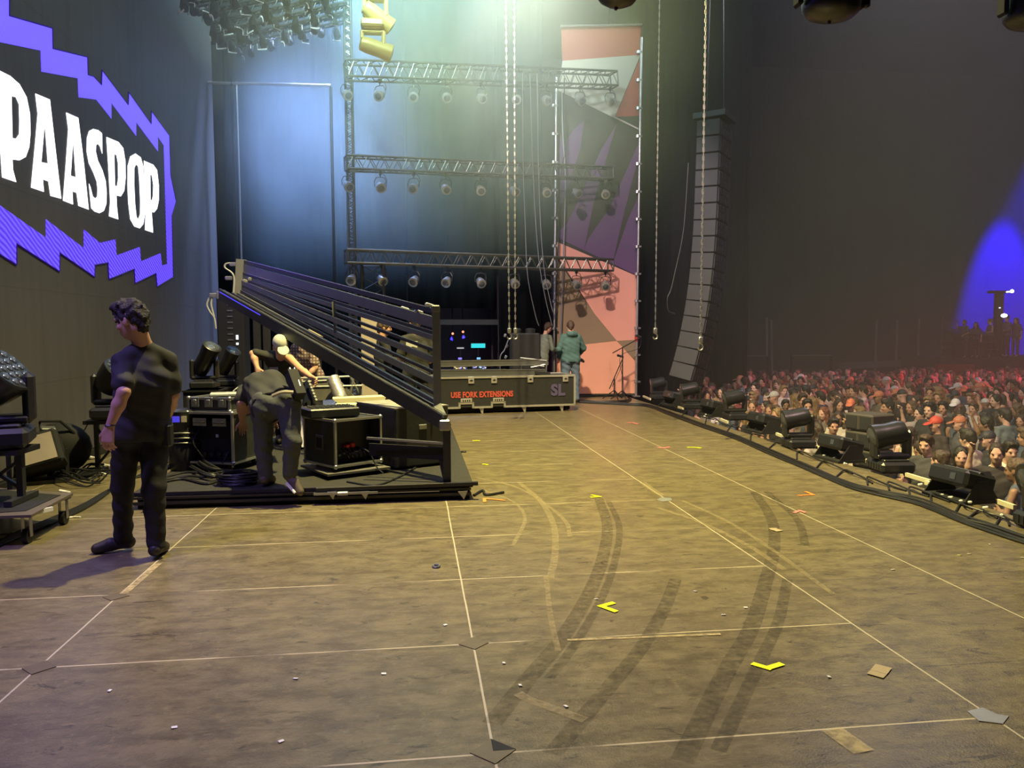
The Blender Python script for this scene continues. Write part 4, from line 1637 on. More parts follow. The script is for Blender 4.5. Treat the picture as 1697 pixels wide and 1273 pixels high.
m = MB().box(gy(898, 618, 14.9) - th.location, (.3, .2, .05), Euler((0, .1, 0)))
m.build('hinge_plate', M['dark_metal'], th)

# ------------------------------------------------------------------ cases on the platform
fc = flight_case('rack_case', (-1.93, 8.30, PT), (.50, .62, .50), math.radians(-20), 'open black rack flight case with two chrome handles under the small silver case', open_front=True, latches=0)
handle(fc, (-.11, -.315, .50), .075, .03)
handle(fc, (.11, -.315, .50), .075, .03)
m = MB().box((0, -.20, .30), (.44, .02, .40))
m.build('patch_panel', M['matte_black'], fc)
m = MB()
for k in range(4):
    m.cyl((-.12 + k * .08, -.215, .165), (-.12 + k * .08, -.235, .165), .022, n=10)
m.box((0, -.217, .13), (.34, .006, .012))
m.build('sockets', M['dark_metal'], fc, True)
MB().box((.02, -.22, .35), (.03, .01, .03)).build('white_label', M['white'], fc)
MB().tube(spline([(-.16, -.25, .42), (-.18, -.33, .3), (-.12, -.33, .2), (-.02, -.33, .08), (.05, -.42, .02)], 6), .007, 5).tube(spline([(.02, -.22, .22), (-.03, -.3, .17), (-.03, -.25, .12)], 6), .007, 5).tube(spline([(.16, -.24, .2), (.14, -.32, .1), (.08, -.26, .09)], 6), .006, 5).build('cable', M['rubber'], fc, True)
fc2 = flight_case('small_case', (-1.97, 8.32, PT + .60), (.46, .50, .13), math.radians(-20), 'small black and silver case lying on the open rack case', casters=False, latches=3, foot=.0)
fc3 = flight_case('tray_case', (-1.62, 8.55, PT + .60), (.44, .42, .12), math.radians(14), 'small case with shiny connectors beside the bending man', casters=False, latches=2, foot=0.0)
th = thing('mixer', (-1.84, 8.40, PT + .735), 'pale slim mixer with white cables on the small silver case', 'mixer', rz=.2)
MB().box((0, 0, .015), (.55, .25, .03), bev=.006).build('body', mat('pale_grey_metal', (.5, .5, .52), .45, .3), th)
m = MB()
for k in range(7):
    m.cyl((-.0 + k * .03, -.05, .03), (-.0 + k * .03, -.05, .045), .009, n=8)
m.build('key_buttons', M['black'], th)
m = MB().tube(spline([(-.05, .05, .04), (0, .0, .08), (.1, .05, .1), (.2, .0, .05)], 6), .006, 5).tube(spline([(.02, .0, .04), (.08, .06, .10), (.2, .05, .06)], 6), .006, 5)
m.build('white_cable', M['white'], th, True)

rc = flight_case('amp_rack_case', (-.72, 7.82, PT + .06), (.52, .55, .44), math.radians(38), 'rack flight case with open side and red plugs under the DJ mixer', open_front=True, latches=0, foot=.05)
m = MB().box((0, -.12, .27), (.47, .02, .40))
m.build('rack_panel', mat('rack_panel_blueblack', (.018, .018, .035), .4), rc)
m = MB()
m.box((-.06, -.16, .22), (.035, .06, .03), bev=.006).box((.0, -.16, .225), (.04, .06, .045), bev=.006)
m.build('red_plug', mat('plug_red', (.75, .05, .03), .4), rc)
m = MB()
for k in range(6):
    m.box((-.15 + k * .05, -.15, .14 + .012 * (k % 3)), (.03, .05, .02), Euler((0, .2 * k, .3 * k)), .004)
m.build('plug', M['steel'], rc)
m = MB()
for k in range(5):
    m.tube(spline([(-.12 + k * .05, -.15, .2), (-.1 + k * .05, -.24, .14), (-.06 + k * .04, -.2, .09), (-.12 + k * .06, -.16, .07)], 5), .006, 5)
m.tube(spline([(.05, -.16, .2), (.1, -.3, .16), (.13, -.38, .02), (.16, -.45, -.04)], 6), .007, 5)
m.build('cable', M['rubber'], rc, True)
m = MB().box((-.262, 0, .26), (.012, .13, .15), bev=.004)
m.m = 1
m.box((-.27, 0, .26), (.006, .09, .10))
m.build('recessed_handle', [M['grey_paint'], M['matte_black']], rc)
th = thing('case_dolly', (-.70, 7.80, PT), 'thin board with wheels under the rack case with red plugs', 'dolly', rz=math.radians(30))
MB().box((0, 0, .05), (.66, .66, .02)).build('board', mat('dark_board', (.12, .115, .11), .6), th)
for k, (a, b) in enumerate(((-.2, -.2), (.2, -.2), (-.2, .2), (.2, .2))):
    MB().cyl((a - .012, b, .02), (a + .012, b, .02), .02, n=12).build('wheel', M['rubber'], th)
dj = thing('dj_mixer', (-.85, 7.83, PT + .06 + .05 + .44 + .012), 'black DJ mixer console with knobs on the rack case', 'mixer', rz=math.radians(24))
MB().box((0, 0, .045), (.50, .40, .09), bev=.012).build('body', M['plastic'], dj)
m = MB()
for i in range(9):
    for j in range(4):
        m.cyl((-.2 + i * .05, -.15 + j * .06, .09), (-.2 + i * .05, -.15 + j * .06, .108), .009, n=8)
m.build('button_field', M['steel'], dj, kind='stuff')
m = MB()
for i in range(5):
    m.box((-.16 + i * .08, .12, .093), (.012, .09, .006))
m.build('faders', M['grey_paint'], dj)
m = MB()
for i in range(3):
    m.box((.256, -.1 + i * .1, .05), (.008, .05, .012))
m.build('side_slots', M['steel'], dj)

sb = thing('subwoofer_box', (-.15, 8.35, PT), 'large black box with worn grey top behind the rack case and DJ mixer', 'speaker box', rz=math.radians(28))
MB().box((0, 0, .32), (.62, .95, .60), bev=.015).build('cabinet', M['case_ply'], sb)
M['worn_top'] = mat('worn_grey_top', (.30, .27, .24), .6, 0, .45, 9)
MB().box((0, 0, .622), (.62, .95, .012)).build('top_board', M['worn_top'], sb)
m = MB().box((.0, -.48, .42), (.09, .012, .05), bev=.004)
m.cyl((.1, -.478, .50), (.1, -.49, .50), .012)
m.build('latch', M['steel'], sb)
MB().box((0, 0, .01), (.5, .8, .02)).build('base', M['matte_black'], sb)

# monitor wedge; violet light on its pale side is put into the colour
w = gz(515, 706, PT)
mw = thing('monitor_wedge', (-1.28, 9.6, PT), 'monitor wedge speaker with pale violet lit side beside the DJ mixer', 'monitor speaker', rz=.25)
MB().prism([(-.22, -.2, 0.0), (-.22, .22, 0), (-.22, .18, .42), (-.22, -.02, .46)], (.44, 0, 0)).build('cabinet', M['matte_black'], mw)
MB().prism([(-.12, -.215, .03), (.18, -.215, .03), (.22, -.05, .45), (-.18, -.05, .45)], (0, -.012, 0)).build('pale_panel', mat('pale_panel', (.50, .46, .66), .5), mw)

# aluminium goods behind: frames, silver duct, cream boards
th = thing('silver_frame', (-.95, 11.2, PT), 'silver tube frame draped with grey sheeting beside the capped man', 'frame')
Q = lambda x, y, d=11.2: gy(x, y, d) - th.location
m = MB()
for (a, b) in (((494, 627), (610, 623)), ((495, 633), (555, 630)), ((520, 641), (600, 639)), ((586, 625), (580, 658)), ((580, 623), (600, 660)), ((494, 627), (496, 660)), ((610, 623), (606, 640))):
    m.cyl(Q(*a), Q(*b), .016, n=7)
m.build('tubes', M['alu'], th, True)
MB().cyl(Q(498, 640), Vector((Q(498, 640).x, 0, 0)), .02).build('leg', M['dark_metal'], th)
MB().cyl(Q(596, 640), Vector((Q(596, 640).x, 0, 0)), .02).build('leg', M['dark_metal'], th)
MB().prism([Q(502, 630), Q(560, 628), Q(590, 660), Q(524, 664)], (0, .03, .01)).build('grey_sheeting', mat('grey_sheeting', (.16, .155, .14), .5, .2, .5, 6, .6), th)
th = thing('foil_duct', (gy(560, 650, 11.0).x, 11.0, PT), 'silver foil duct segment leaning on the tube frame', 'duct')
a, b = gy(551, 626, 11.05) - th.location, gy(566, 662, 10.9) - th.location
prof = []
n = 14
Ld = (b - a).length
for k in range(n + 1):
    prof.append((Ld * k / n, .085 + (.008 if k % 2 else 0)))
MB().lathe(prof, a, b - a, 14).build('foil', mat('foil', (.6, .58, .5), .35, .7, .2, 20, .3), th, True)
MB().cyl(b, Vector((b.x, b.y, 0)), .03).build('prop', M['dark_metal'], th)
th = thing('ribbed_panel', (gy(515, 645, 10.9).x, 10.6, PT), 'dark blue panel with white zigzag edge behind the bending man', 'panel')
Q = lambda x, y, d=10.6: gy(x, y, d) - th.location
MB().prism([Q(505, 632), Q(512, 629), Q(524, 662), Q(504, 668)], (0, .05, 0)).build('panel', mat('navy_panel', (.02, .025, .06), .4), th)
m = MB()
for k in range(7):
    m.box(Q(512 + k * 2.0, 632 + k * 5, 10.55), (.03, .02, .02), Euler((0, .8, 0)))
m.build('white_teeth', M['white'], th)
MB().bar(Q(512, 664), Vector((Q(512, 664).x, 0, 0)), .04).build('prop', M['dark_metal'], th)
for i, (pts, mm, lab, Yd) in enumerate((([(551, 661), (640, 657), (637, 666), (562, 671)], 'cream', 'cream board lying behind the worn grey top, upper one', 10.2),
                                        ([(556, 672), (634, 669), (632, 675), (560, 679)], 'cream', 'cream board lying behind the worn grey top, lower one', 9.6),
                                        ([(580, 680), (640, 676), (660, 683), (590, 688)], 'grey_paint', 'grey board lying just beyond the worn grey top', 9.1))):
    c = gy(sum(p[0] for p in pts) / 4, sum(p[1] for p in pts) / 4, Yd)
    th = thing('board', (c.x, c.y, PT), lab, 'board', 'boards lying behind the speaker box')
    poly = []
    z = c.z
    for p in pts:
        poly.append(gy(p[0], p[1], Yd) - th.location)
    MB().prism(poly, (.0, .05, .02)).build('panel', M[mm], th)
    MB().box((0, .06, (c.z - PT) / 2 - .03), (.5, .08, max(.05, c.z - PT - .06))).build('trestle', M['dark_metal'], th)
# brown backed panel standing behind the two men
th = thing('standing_panel', (gy(625, 600, 12.5).x, 12.5, 0), 'upright beige panel behind the bars where two men stand', 'panel')
Q = lambda x, y, d=12.5: gy(x, y, d) - th.location
MB().prism([Q(598, 520), Q(640, 533), Q(640, 655), Q(600, 655)], (0, .04, 0)).build('panel', mat('beige_panel', (.50, .44, .36), .6, 0, .1), th)
MB().bar(Q(600, 655), Vector((Q(600, 655).x, 0, 0)), .06).bar(Q(640, 655), Vector((Q(640, 655).x, 0, 0)), .06).build('foot', M['dark_metal'], th)
# yellow case beyond the bars
th = thing('yellow_case', (gy(525, 550, 12.5).x, 12.5, 0), 'pale yellow lit case top seen between the light bars above the plaid shirt', 'case')
MB().prism([gy(512, 545, 12.5) - th.location, gy(532, 553, 12.5) - th.location, gy(531, 565, 12.5) - th.location, gy(505, 556, 12.5) - th.location], (0, .3, 0)).build('case_top', M['cream'], th)
q = gy(522, 560, 12.6)
MB().box((q.x - th.location.x, .2, q.z / 2), (.14, .2, q.z)).build('stand', M['matte_black'], th)

# ------------------------------------------------------------------ dark column, poles, lamps at the back of the platform
a, b = gy(357, 492, 12.4), gy(402, 492, 12.4)
cb = thing('tower_cabinet', ((a.x + b.x) / 2, 12.65, 0), 'tall black cabinet tower at the raised end of the tilted frame', 'cabinet')
H = a.z
MB().box((0, 0, H / 2), (b.x - a.x, .45, H), bev=.02).build('cabinet', mat('navy_black', (.02, .021, .03), .45), cb)
for k in range(7):
    MB().box((.0, -.23, H - .12 - k * .09), (.08, .012, .02)).build('vent_slat', M['steel'], cb)
m = MB().box((.1, -.235, H - .62), (.035, .01, .07)).box((.1, -.235, H - .72), (.035, .01, .035))
m.build('glowing_label', emis('white_led', (1, 1, 1), 1.3), cb)
for i, (px, lab) in enumerate(((425, 'thick dark pole right behind the bare forearm'), (441, 'thick dark pole just behind the white cap'))):
    a = gy(px, 525, 11.6)
    th = thing('dark_pole', (a.x, 11.6, PT), lab, 'pole')
    MB().box((0, 0, (a.z - PT) / 2), (.10, .08, a.z - PT), bev=.01).build('pole', mat('navy_black2', (.022, .023, .033), .45), th)
    MB().box((0, 0, .015), (.2, .16, .03)).build('foot', M['dark_metal'], th)
for (px, py, Yd, hd, lab, s, wash) in ((340, 645, 9.6, (.5, -.35, .8), 'dark moving head lamp on a black box behind the silver case', .72, False), (377, 640, 11.2, (.5, -.35, .8), 'dim moving head lamp in front of the tall cabinet tower', .7, False)):
    t = moving_head('moving_head_lamp', lab, 'moving head lamp', None, hd, s=s, wash=wash)
    p = gy(px, py, Yd)
    t.location = (p.x, p.y, p.z)
    bx = thing('black_box', (p.x, p.y, PT), 'black box carrying the ' + ('moving head behind the silver case' if px == 340 else 'dim moving head by the cabinet tower'), 'box')
    MB().box((0, 0, (p.z - PT) / 2), (.40, .40, p.z - PT), bev=.01).build('body', M['matte_black'], bx)
    MB().box((0, 0, p.z - PT - .01), (.42, .42, .02)).build('lid', M['black'], bx)
# big black lamp body standing beside the rack case
th = thing('wash_lamp', (gz(306, 752).x + .22, 7.95, PT), 'black cylindrical lamp body with a blue and white sticker left of the rack case', 'stage lamp')
th['label'] = 'black cylindrical lamp body with a blue and white sticker beside the rack case'
th.location = (gy(306, 745, 8.2).x, 8.2, PT)
MB().lathe([(0, .14), (.02, .15), (.30, .15), (.33, .135), (.42, .13), (.46, .15), (.60, .15), (.62, .12)], (0, 0, 0), (0, 0, 1), 22).build('housing', M['plastic'], th, True)
m = MB()
for k in range(3):
    m.tube([(.155 * math.cos(t), .155 * math.sin(t), .26 + k * .05 + .03 * math.sin(-t)) for t in [math.pi + j * math.pi / 10 for j in range(11)]], .008, 5)
m.build('grip_ring', M['grey_paint'], th, True)
MB().box((-.03, -.15, .53), (.07, .01, .06)).build('blue_glow_sticker', emis('sticker_blue', (.08, .06, .8), .8), th)  # blue sticker, given an added glow of its own
MB().box((.045, -.148, .53), (.05, .01, .06)).build('pale_panel', M['cream'], th)

# ------------------------------------------------------------------ cables on the platform and the floor
def floor_cable(pts, r, label, z=0.0, name='cable', group='loose cables', mt='rubber', n=8):
    P = []
    for i, q in enumerate(pts):
        g0 = gz(q[0], q[1], z)
        P.append(Vector((g0.x, g0.y, z + r + (q[2] if len(q) > 2 else 0))))
    return tag(MB().tube(spline(P, n), r, 6).build(name, M[mt], None, True), label, 'cable', group)


r4 = random.Random(9)
# bundle sweeping from the dolly towards the platform
for k in range(5):
    o = k * 2.2
    floor_cable([(-40, 925 - o), (30, 893 - o), (90, 868 - o), (140, 845 - o * .9), (175, 822 - o * .6), (200 + o, 800), (240 + o, 790 - o)], .011,
                'black cable of the bundle curving over the floor from the dolly to the platform', 0.0, 'floor_cable', 'cable bundle beside the man in black')
for k in range(9):
    x0, y0 = 236 + r4.uniform(0, 20), 822 - k * 4 + r4.uniform(-4, 4)
    floor_cable([(x0, y0), (270 + r4.uniform(-8, 8), 800 - k * 4 + r4.uniform(-6, 6)), (310 + r4.uniform(-8, 8), 796 - k * 5 + r4.uniform(-5, 5), .01 * k), (345, 800 - k * 2 + r4.uniform(-5, 5), .012 * k), (385 + r4.uniform(-10, 10), 790 + r4.uniform(-8, 6))], .013,
                'thick black cable in the tangle on the platform before the rack case', PT, 'platform_cable', 'cable tangle before the rack case')
c = gz(395, 803, PT)
for k in range(8):
    a = [(c.x + (.17 + .02 * math.sin(k * 3)) * math.cos(t + k) + r4.uniform(-.015, .015), c.y + .12 * math.sin(t + k), PT + .011 + .014 * k + .004 * math.sin(3 * t)) for t in [j * math.pi / 8 for j in range(16)]]
    tag(MB().tube(a, .010, 5, True).build('cable_loop', M['rubber'], None, True), 'black cable loop of the coil lying at the bending man', 'cable', 'loops of the coiled cable')
floor_cable([(575, 800), (620, 806), (655, 795), (690, 775), (700, 757), (680, 752)], .009, 'single black cable curving round the foot of the large black box', PT, 'platform_cable')
# tangle of cables at the LED wall foot
for k in range(14):
    pts = []
    x = 95 + r4.uniform(-8, 10)
    y = 800 + r4.uniform(-16, 6)
    while x < 190:
        pts.append((x, y + r4.uniform(-8, 8), r4.uniform(0, .10)))
        x += r4.uniform(15, 32)
    floor_cable(pts, r4.choice((.008, .010, .012)), 'dark cable of the heap at the foot of the LED wall', 0.0, 'heap_cable', 'cable heap at the LED wall')
for (x, y, a) in ((168, 790, .5), (172, 775, 1.2), (150, 762, .2), (111, 772, .0), (104, 820, .3)):
    c = gz(x, y)
    o = tag(MB().box((0, 0, .03), (.07, .03, .03), Euler((.2, .3, a)), .006).cyl((.03, 0, .03), (.07, .0, .02), .01, n=6).build('plug', M['white'], None), 'small white plug among the cables at the LED wall foot', 'plug', 'white plugs in the cable heap')
    o.location = (c.x, c.y, 0)
# thin line from the stand down to the floor
tag(MB().cyl(gy(150, 695, 9.0), gz(106, 773, .01), .006, n=6).build('guy_line', M['rubber']), 'thin cable slanting from the lamp stand to the floor at the LED wall', 'cable')
# carpet-edge cable leaving the platform corner
floor_cable([(785, 823), (800, 815), (806, 822), (835, 818)], .012, 'short cable end sticking out of the platform corner', 0, 'floor_cable')
floor_cable([(745, 770), (762, 752), (772, 750)], .012, 'short black plug lead lying beside the platform edge', 0, 'floor_cable')

# ------------------------------------------------------------------ dolly, lamps and boxes on the near side of the LED wall
A, B, C_, D_ = gz(-70, 862, .22), gz(52, 858, .22), gz(121, 821, .22), gz(-10, 812, .22)
th = thing('dolly_board', ((A.x + C_.x) / 2, (A.y + C_.y) / 2, 0), 'black topped dolly board with wheels at the edge of the view below the big lamp', 'dolly')
Q = lambda v: v - Vector((th.location.x, th.location.y, 0))
MB().prism([Q(A), Q(B), Q(C_), Q(D_)], (0, 0, .02)).build('board', mat('dolly_ply', (.11, .09, .065), .6, 0, .3, 12), th)
MB().prism([Q(A).lerp(Q(C_), .06) + Vector((0, 0, .021)), Q(B).lerp(Q(D_), .12) + Vector((0, 0, .021)), Q(C_).lerp(Q(A), .12) + Vector((0, 0, .021)), Q(D_).lerp(Q(B), .1) + Vector((0, 0, .021))], (0, 0, .004)).build('black_top', M['matte_black'], th)
for q in (Q(B).lerp(Q(D_), .12), Q(C_).lerp(Q(A), .10), Q(A).lerp(Q(C_), .1), Q(D_).lerp(Q(B), .1)):
    m = MB()
    m.m = 0
    m.cyl((q.x - .02, q.y, .055), (q.x + .02, q.y, .055), .055, n=16)
    m.m = 1
    m.box((q.x, q.y, .21), (.09, .09, .012)).box((q.x + .028, q.y, .13), (.006, .04, .16)).box((q.x - .028, q.y, .13), (.006, .04, .16))
    m.build('caster', [M['rubber'], M['steel']], th)
m = MB().box((Q(B).lerp(Q(C_), .3)).to_tuple(), (.02, .12, .03), Euler((0, 0, -.5)))
m.build('white_sticker', M['white'], th)
for (x, y, ln, a) in ((95, 862, .22, .5), (118, 858, .16, -.2), (20, 884, .3, .1)):
    c = gz(x, y)
    o = tag(MB().box((0, 0, .006), (ln, .02, .008), Euler((0, 0, a))).build('white_strip', M['white']), 'thin white strip lying on the floor at the dolly wheels', 'strip', 'white strips under the dolly')
    o.location = (c.x, c.y, 0)


def lamp_stand(x, y, z, h, label, w=.3):
    th = thing('lamp_stand', (x, y, z), label, 'lamp stand')
    for i in (-1, 1):
        MB().bar((i * w / 2, 0, 0), (i * w / 2, 0, h), .045).build('post', M['dark_metal'], th)
        MB().box((i * w / 2, 0, .02), (.06, .42, .04)).build('foot', M['dark_metal'], th)
    MB().box((0, 0, h - .02), (w + .14, .36, .04)).build('top_plate', M['black'], th)
    MB().bar((-w / 2, 0, .1), (w / 2, 0, h - .1), .025).bar((w / 2, 0, .1), (-w / 2, 0, h - .1), .025).build('cross_brace', M['dark_metal'], th)
    return th


# big wash lamp at the picture's edge, on a stand on the dolly
lamp_stand(-3.18, 6.35, .25, .42, 'black lamp stand on the dolly under the big lens lamp', .3)
t = moving_head('wash_moving_head', 'big black moving head with a honeycomb of lenses at the edge of the view', 'moving head lamp', None, (.62, -.25, .55), wash=True, s=1.15)
t.location = (-3.18, 6.35, .25 + .42)
t.rotation_euler = (0, 0, .3)
# its neighbour behind the man's arm
lamp_stand(-3.30, 8.95, 0, .60, 'black lamp stand with cables behind the man in the black T-shirt', .34)
t = moving_head('wash_moving_head', 'black moving head with lenses on a stand behind the bare forearm of the man', 'moving head lamp', None, (.62, -.2, .65), wash=True, s=1.0)
t.location = (-3.27, 8.95, .60)
# flood lamp with a pale glass lying at the wall
c = gz(72, 806)
th = thing('flood_lamp', (c.x - .1, c.y + .15, 0), 'boxy black flood lamp with a pale square glass standing on the floor', 'flood lamp', rz=.35)
R = Euler((math.radians(-28), math.radians(-14), 0)).to_matrix()
MB().box((0, .05, .30), (.44, .30, .38), R, .03).build('housing', M['matte_black'], th)
m = MB().box(R @ Vector((0, -.155, 0)) + Vector((0, .05, .30)), (.34, .012, .29), R)
m.build('glass', mat('pale_glass', (.42, .36, .30), .25, 0, .35, 3), th)
m = MB()
for s in (-1, 1):
    m.bar((s * .25, .05, .02), (s * .25, .05, .34), .03, .03)
m.box((0, .05, .02), (.53, .25, .04))
m.build('yoke', M['dark_metal'], th)
MB().box((.08, .15, .52), (.14, .10, .09), Euler((.2, .1, .2)), .01).build('ballast', M['grey_paint'], th)
th = thing('coiled_bag', (c.x - .15, c.y + .75, 0), 'dark bag heaped behind the flood lamp at the LED wall', 'bag')
MB().ball((0, 0, .28), .3, 14, (1.1, .8, .95)).build('body', M['matte_black'], th, True)
MB().tube([(-.2, -.1, .45), (-.1, -.2, .6), (.1, -.2, .6), (.2, -.1, .45)], .015, 6).build('strap', M['black'], th, True)
# bottles on the lamp stand
for (x, y, s) in ((13, 738, 1.0), (36, 735, 1.3)):
    p = gy(x, y, 6.9)
    th = thing('clamp_stub', (p.x, p.y, 0), ['short clamp stub with bright top beside the big lamp, smaller one', 'tall clamp stub with bright top beside the big lamp'][s > 1], 'clamp')
    MB().cyl((0, 0, 0), (0, 0, p.z), .02, n=8).build('stem', M['dark_metal'], th)
    MB().lathe([(0, .03 * s), (.03, .032 * s), (.05, .012), (.075 * s, .015), (.08 * s, .008)], (0, 0, p.z), (0, 0, 1), 12).build('bright_top', M['alu'], th, True)

# ------------------------------------------------------------------ stage edge: boards, lamps, strobes, cables
for i, (a, b) in enumerate((((1066, 656), (1078, 661)), ((1124, 674), (1132, 677)), ((1194, 694), (1206, 699)), ((1240, 703), (1256, 708)), ((1287, 718), (1307, 726)), ((1340, 736), (1364, 743)), ((1420, 757), (1456, 769)), ((1502, 785), (1542, 797)), ((1534, 798), (1552, 803)), ((1624, 819), (1682, 839)))):
    A, B = gz(*a, z=.03), gz(*b, z=.03)
    m = MB().bar((A.x, A.y, .02), (B.x, B.y, .02), .03, .04)
    tag(m.build('edge_strip', M['cream']), 'short cream strip on the stage edge between the floor lamps', 'strip', 'cream strips along the stage edge')
edge = [(960, 668), (1040, 672), (1075, 675), (1110, 688), (1160, 707), (1215, 727), (1280, 755), (1330, 777), (1400, 808), (1450, 822), (1520, 839), (1590, 868), (1640, 884), (1697, 903), (1780, 925), (1950, 975), (2250, 1050)]
for k in range(5):
    ofs = k * 1.1
    floor_cable([(x + r4.uniform(-2, 2) + ofs * .4, y - ofs * (x - 900) / 300 + r4.uniform(-1, 1) * (x - 950) / 400, .010 * (k % 3)) for x, y in edge], .012 if k < 3 else .009,
                'black cable of the thick bundle running along the stage edge past the floor lamps', 0, 'edge_cable', 'cable bundle along the stage edge')
for k in range(16):
    t = k / 15
    x = 1090 + t * 560
    i = min(len(edge) - 2, max(0, sum(1 for e in edge if e[0] < x) - 1))
    u = (x - edge[i][0]) / (edge[i + 1][0] - edge[i][0])
    y = edge[i][1] + u * (edge[i + 1][1] - edge[i][1]) - 6 - t * 10
    u1, u2, u3 = r4.uniform(-4, 8) * (.4 + t), r4.uniform(-6, 6) * (.4 + t), r4.uniform(-8, 14) * (.4 + t)
    floor_cable([(x + u3, y + 2), (x + 8 + u1, y - 6 - 6 * t, .01), (x + 22 + u2, y - 3 + u2 * .5, .03), (x + 30 + 22 * t + u1, y + 3 + u1 * .3, .01), (x + 52 + u3 + 20 * t, y + 8 + 6 * t, .0)], .009, 'thin looping lead between the edge cables and the floor lamps', 0, 'lamp_lead', 'looping leads at the stage edge')
for (x, y) in ((1098, 656), (1170, 690), (1168, 693), (1188, 702), (1252, 714), (1334, 744), (1366, 750), (1383, 763), (1366, 759), (1401, 773), (1525, 808), (1560, 826), (1575, 830), (1592, 836), (1607, 838), (1633, 847), (1660, 860), (1690, 866)):
    c = gz(x, y)
    o = tag(MB().box((0, 0, .03), (.045, .026, .022), Euler((.1, .3, r4.uniform(0, 3))), .006).build('cable_tag', M['white']), 'small white tag or connector among the stage edge cables', 'cable tag', 'white tags in the stage edge cables')
    o.location = (c.x, c.y, 0)

mhs = [((1475, 782), 1.0, 'moving head lamp tipped flat on the stage edge beside the arm-resting boy'), ((1742, 880), 1.0, 'moving head lamp cut by the edge of the view at the stage corner'), ((1322, 742), .95, 'moving head lamp tipped flat beside the loudspeaker boxes'),
       ((1218, 696), .95, 'moving head lamp at the stage edge before the two seated people'), ((1145, 678), .95, 'moving head lamp at the stage edge under the speaker column'), ((1092, 662), .9, 'moving head lamp standing nearest the banner post')]
mh0 = None
for (p, s, lab) in mhs:
    c = gz(*p)
    if mh0 is None:
        mh0 = moving_head('edge_moving_head', lab, 'moving head lamp', 'moving head lamps along the stage edge', (-1, .08, -.22), s=.93, hl=.66)
        t = mh0
    else:
        t = copy_tree(mh0)
        t['label'] = lab
    t.location = (c.x, c.y, 0)
    t.scale = (s, s, s)
    t.rotation_euler = (0, 0, r4.uniform(-.12, .12))


def strobe():
    th = thing('strobe_lamp', (0, 0, 0), 'x', 'strobe lamp', 'strobe lamps along the stage edge')
    R = Euler((0, math.radians(14), 0)).to_matrix()
    MB().box((0, 0, .19), (.34, .46, .16), R, .03).build('housing', M['plastic'], th)
    m = MB().box(Vector((-.06, 0, .19)) + R @ Vector((0, 0, .083)), (.03, .42, .006), R).box(Vector((.0, 0, .19)) + R @ Vector((0, 0, .083)), (.03, .42, .006), R)
    m.build('silver_rail', M['alu'], th)
    m = MB().box(Vector((0, 0, .19)) + R @ Vector((-.172, -.08, 0)), (.006, .06, .06), R)
    m.build('screen', M['lens'], th)
    m = MB()
    for s in (-1, 1):
        m.prism([(-.2, s * .24, .0), (.2, s * .24, 0), (.05, s * .24, .20), (-.05, s * .24, .2)], (0, .012, 0))
    m.box((0, 0, .015), (.40, .5, .03))
    m.build('bracket', M['matte_black'], th)
    return th


st0 = None
for (p, lab) in (((1592, 826), 'boxy strobe lamp with silver rails beside the standing dark-haired woman'), ((1392, 762), 'boxy strobe lamp with silver rails below the loudspeaker boxes'), ((1266, 716), 'boxy strobe lamp before the red-shirted crowd, third along the edge'),
                 ((1183, 689), 'boxy strobe lamp between the seated people and the speaker column'), ((1118, 672), 'boxy strobe lamp nearest the banner')):
    c = gz(*p)
    t = strobe() if st0 is None else copy_tree(st0)
    st0 = st0 or t
    t['label'] = lab
    t.location = (c.x, c.y, 0)
    t.rotation_euler = (0, 0, .1)

# loudspeaker boxes standing off the stage edge, on a low riser
c = gz(1436, 742, -.1)
BX, BYY = 5.95, 9.5
rs = thing('low_riser', (BX, BYY, -1.62), 'dark riser carrying the stacked loudspeaker boxes in the pit', 'riser')
MB().box((0, 0, .55), (.9, 1.3, 1.1), bev=.01).build('body', M['case_ply'], rs)
MB().box((0, 0, 1.11), (.95, 1.35, .03)).build('top_board', mat('riser_top', (.06, .045, .04), .6), rs)
for k in range(4):
    th = thing('loudspeaker_box', (BX, BYY, -.49 + k * .235), ['dark loudspeaker box, lowest of the stack in the pit', 'dark loudspeaker box, second up of the stack in the pit', 'dark loudspeaker box, third up of the stack in the pit', 'dark loudspeaker box on top of the stack in the pit'][k], 'loudspeaker', 'stacked loudspeaker boxes', rz=.25 + (.05 if k % 2 else 0))
    MB().box((0, 0, .113), (.42, .44, .222), bev=.02).build('cabinet', mat('box_brown_black', (.055, .048, .042), .6), th)
    m = MB()
    for s in (-1, 1):
        m.box((-.212, s * .11, .113), (.008, .17, .16))
    m.build('grille', M['spk_front'], th)
    m = MB().box((0.05, -.222, .113), (.14, .008, .06), bev=.003)
    m.build('grip_slot', M['matte_black'], th)
sl = gz(1425, 735, 0)
tag(MB().bar((5.35, 8.9, -.3), (5.55, 9.3, .05), .05, .02).build('leaning_slat', mat('slat_wood', (.3, .25, .18), .6)), 'pale slat leaning against the stacked loudspeaker boxes', 'slat')
# pit tables along the stage front
for i, (yy, lab) in enumerate(((11.6, 'dark red lit pit deck behind the third strobe'), (8.2, 'dark pit deck beside the tipped moving head'), (6.1, 'dark pit deck behind the nearest strobe'), (14.2, 'dark pit deck before the two seated people'))):
    th = thing('pit_deck', (5.55, yy, -1.62), lab, 'deck')
    MB().box((0, 0, 1.02), (.75, 1.6, .05), bev=.005).build('top_board', mat('pit_top', (.10, .06, .055), .6), th)
    MB().box((0, 0, .50), (.70, 1.5, 1.0)).build('skirt', M['matte_black'], th)

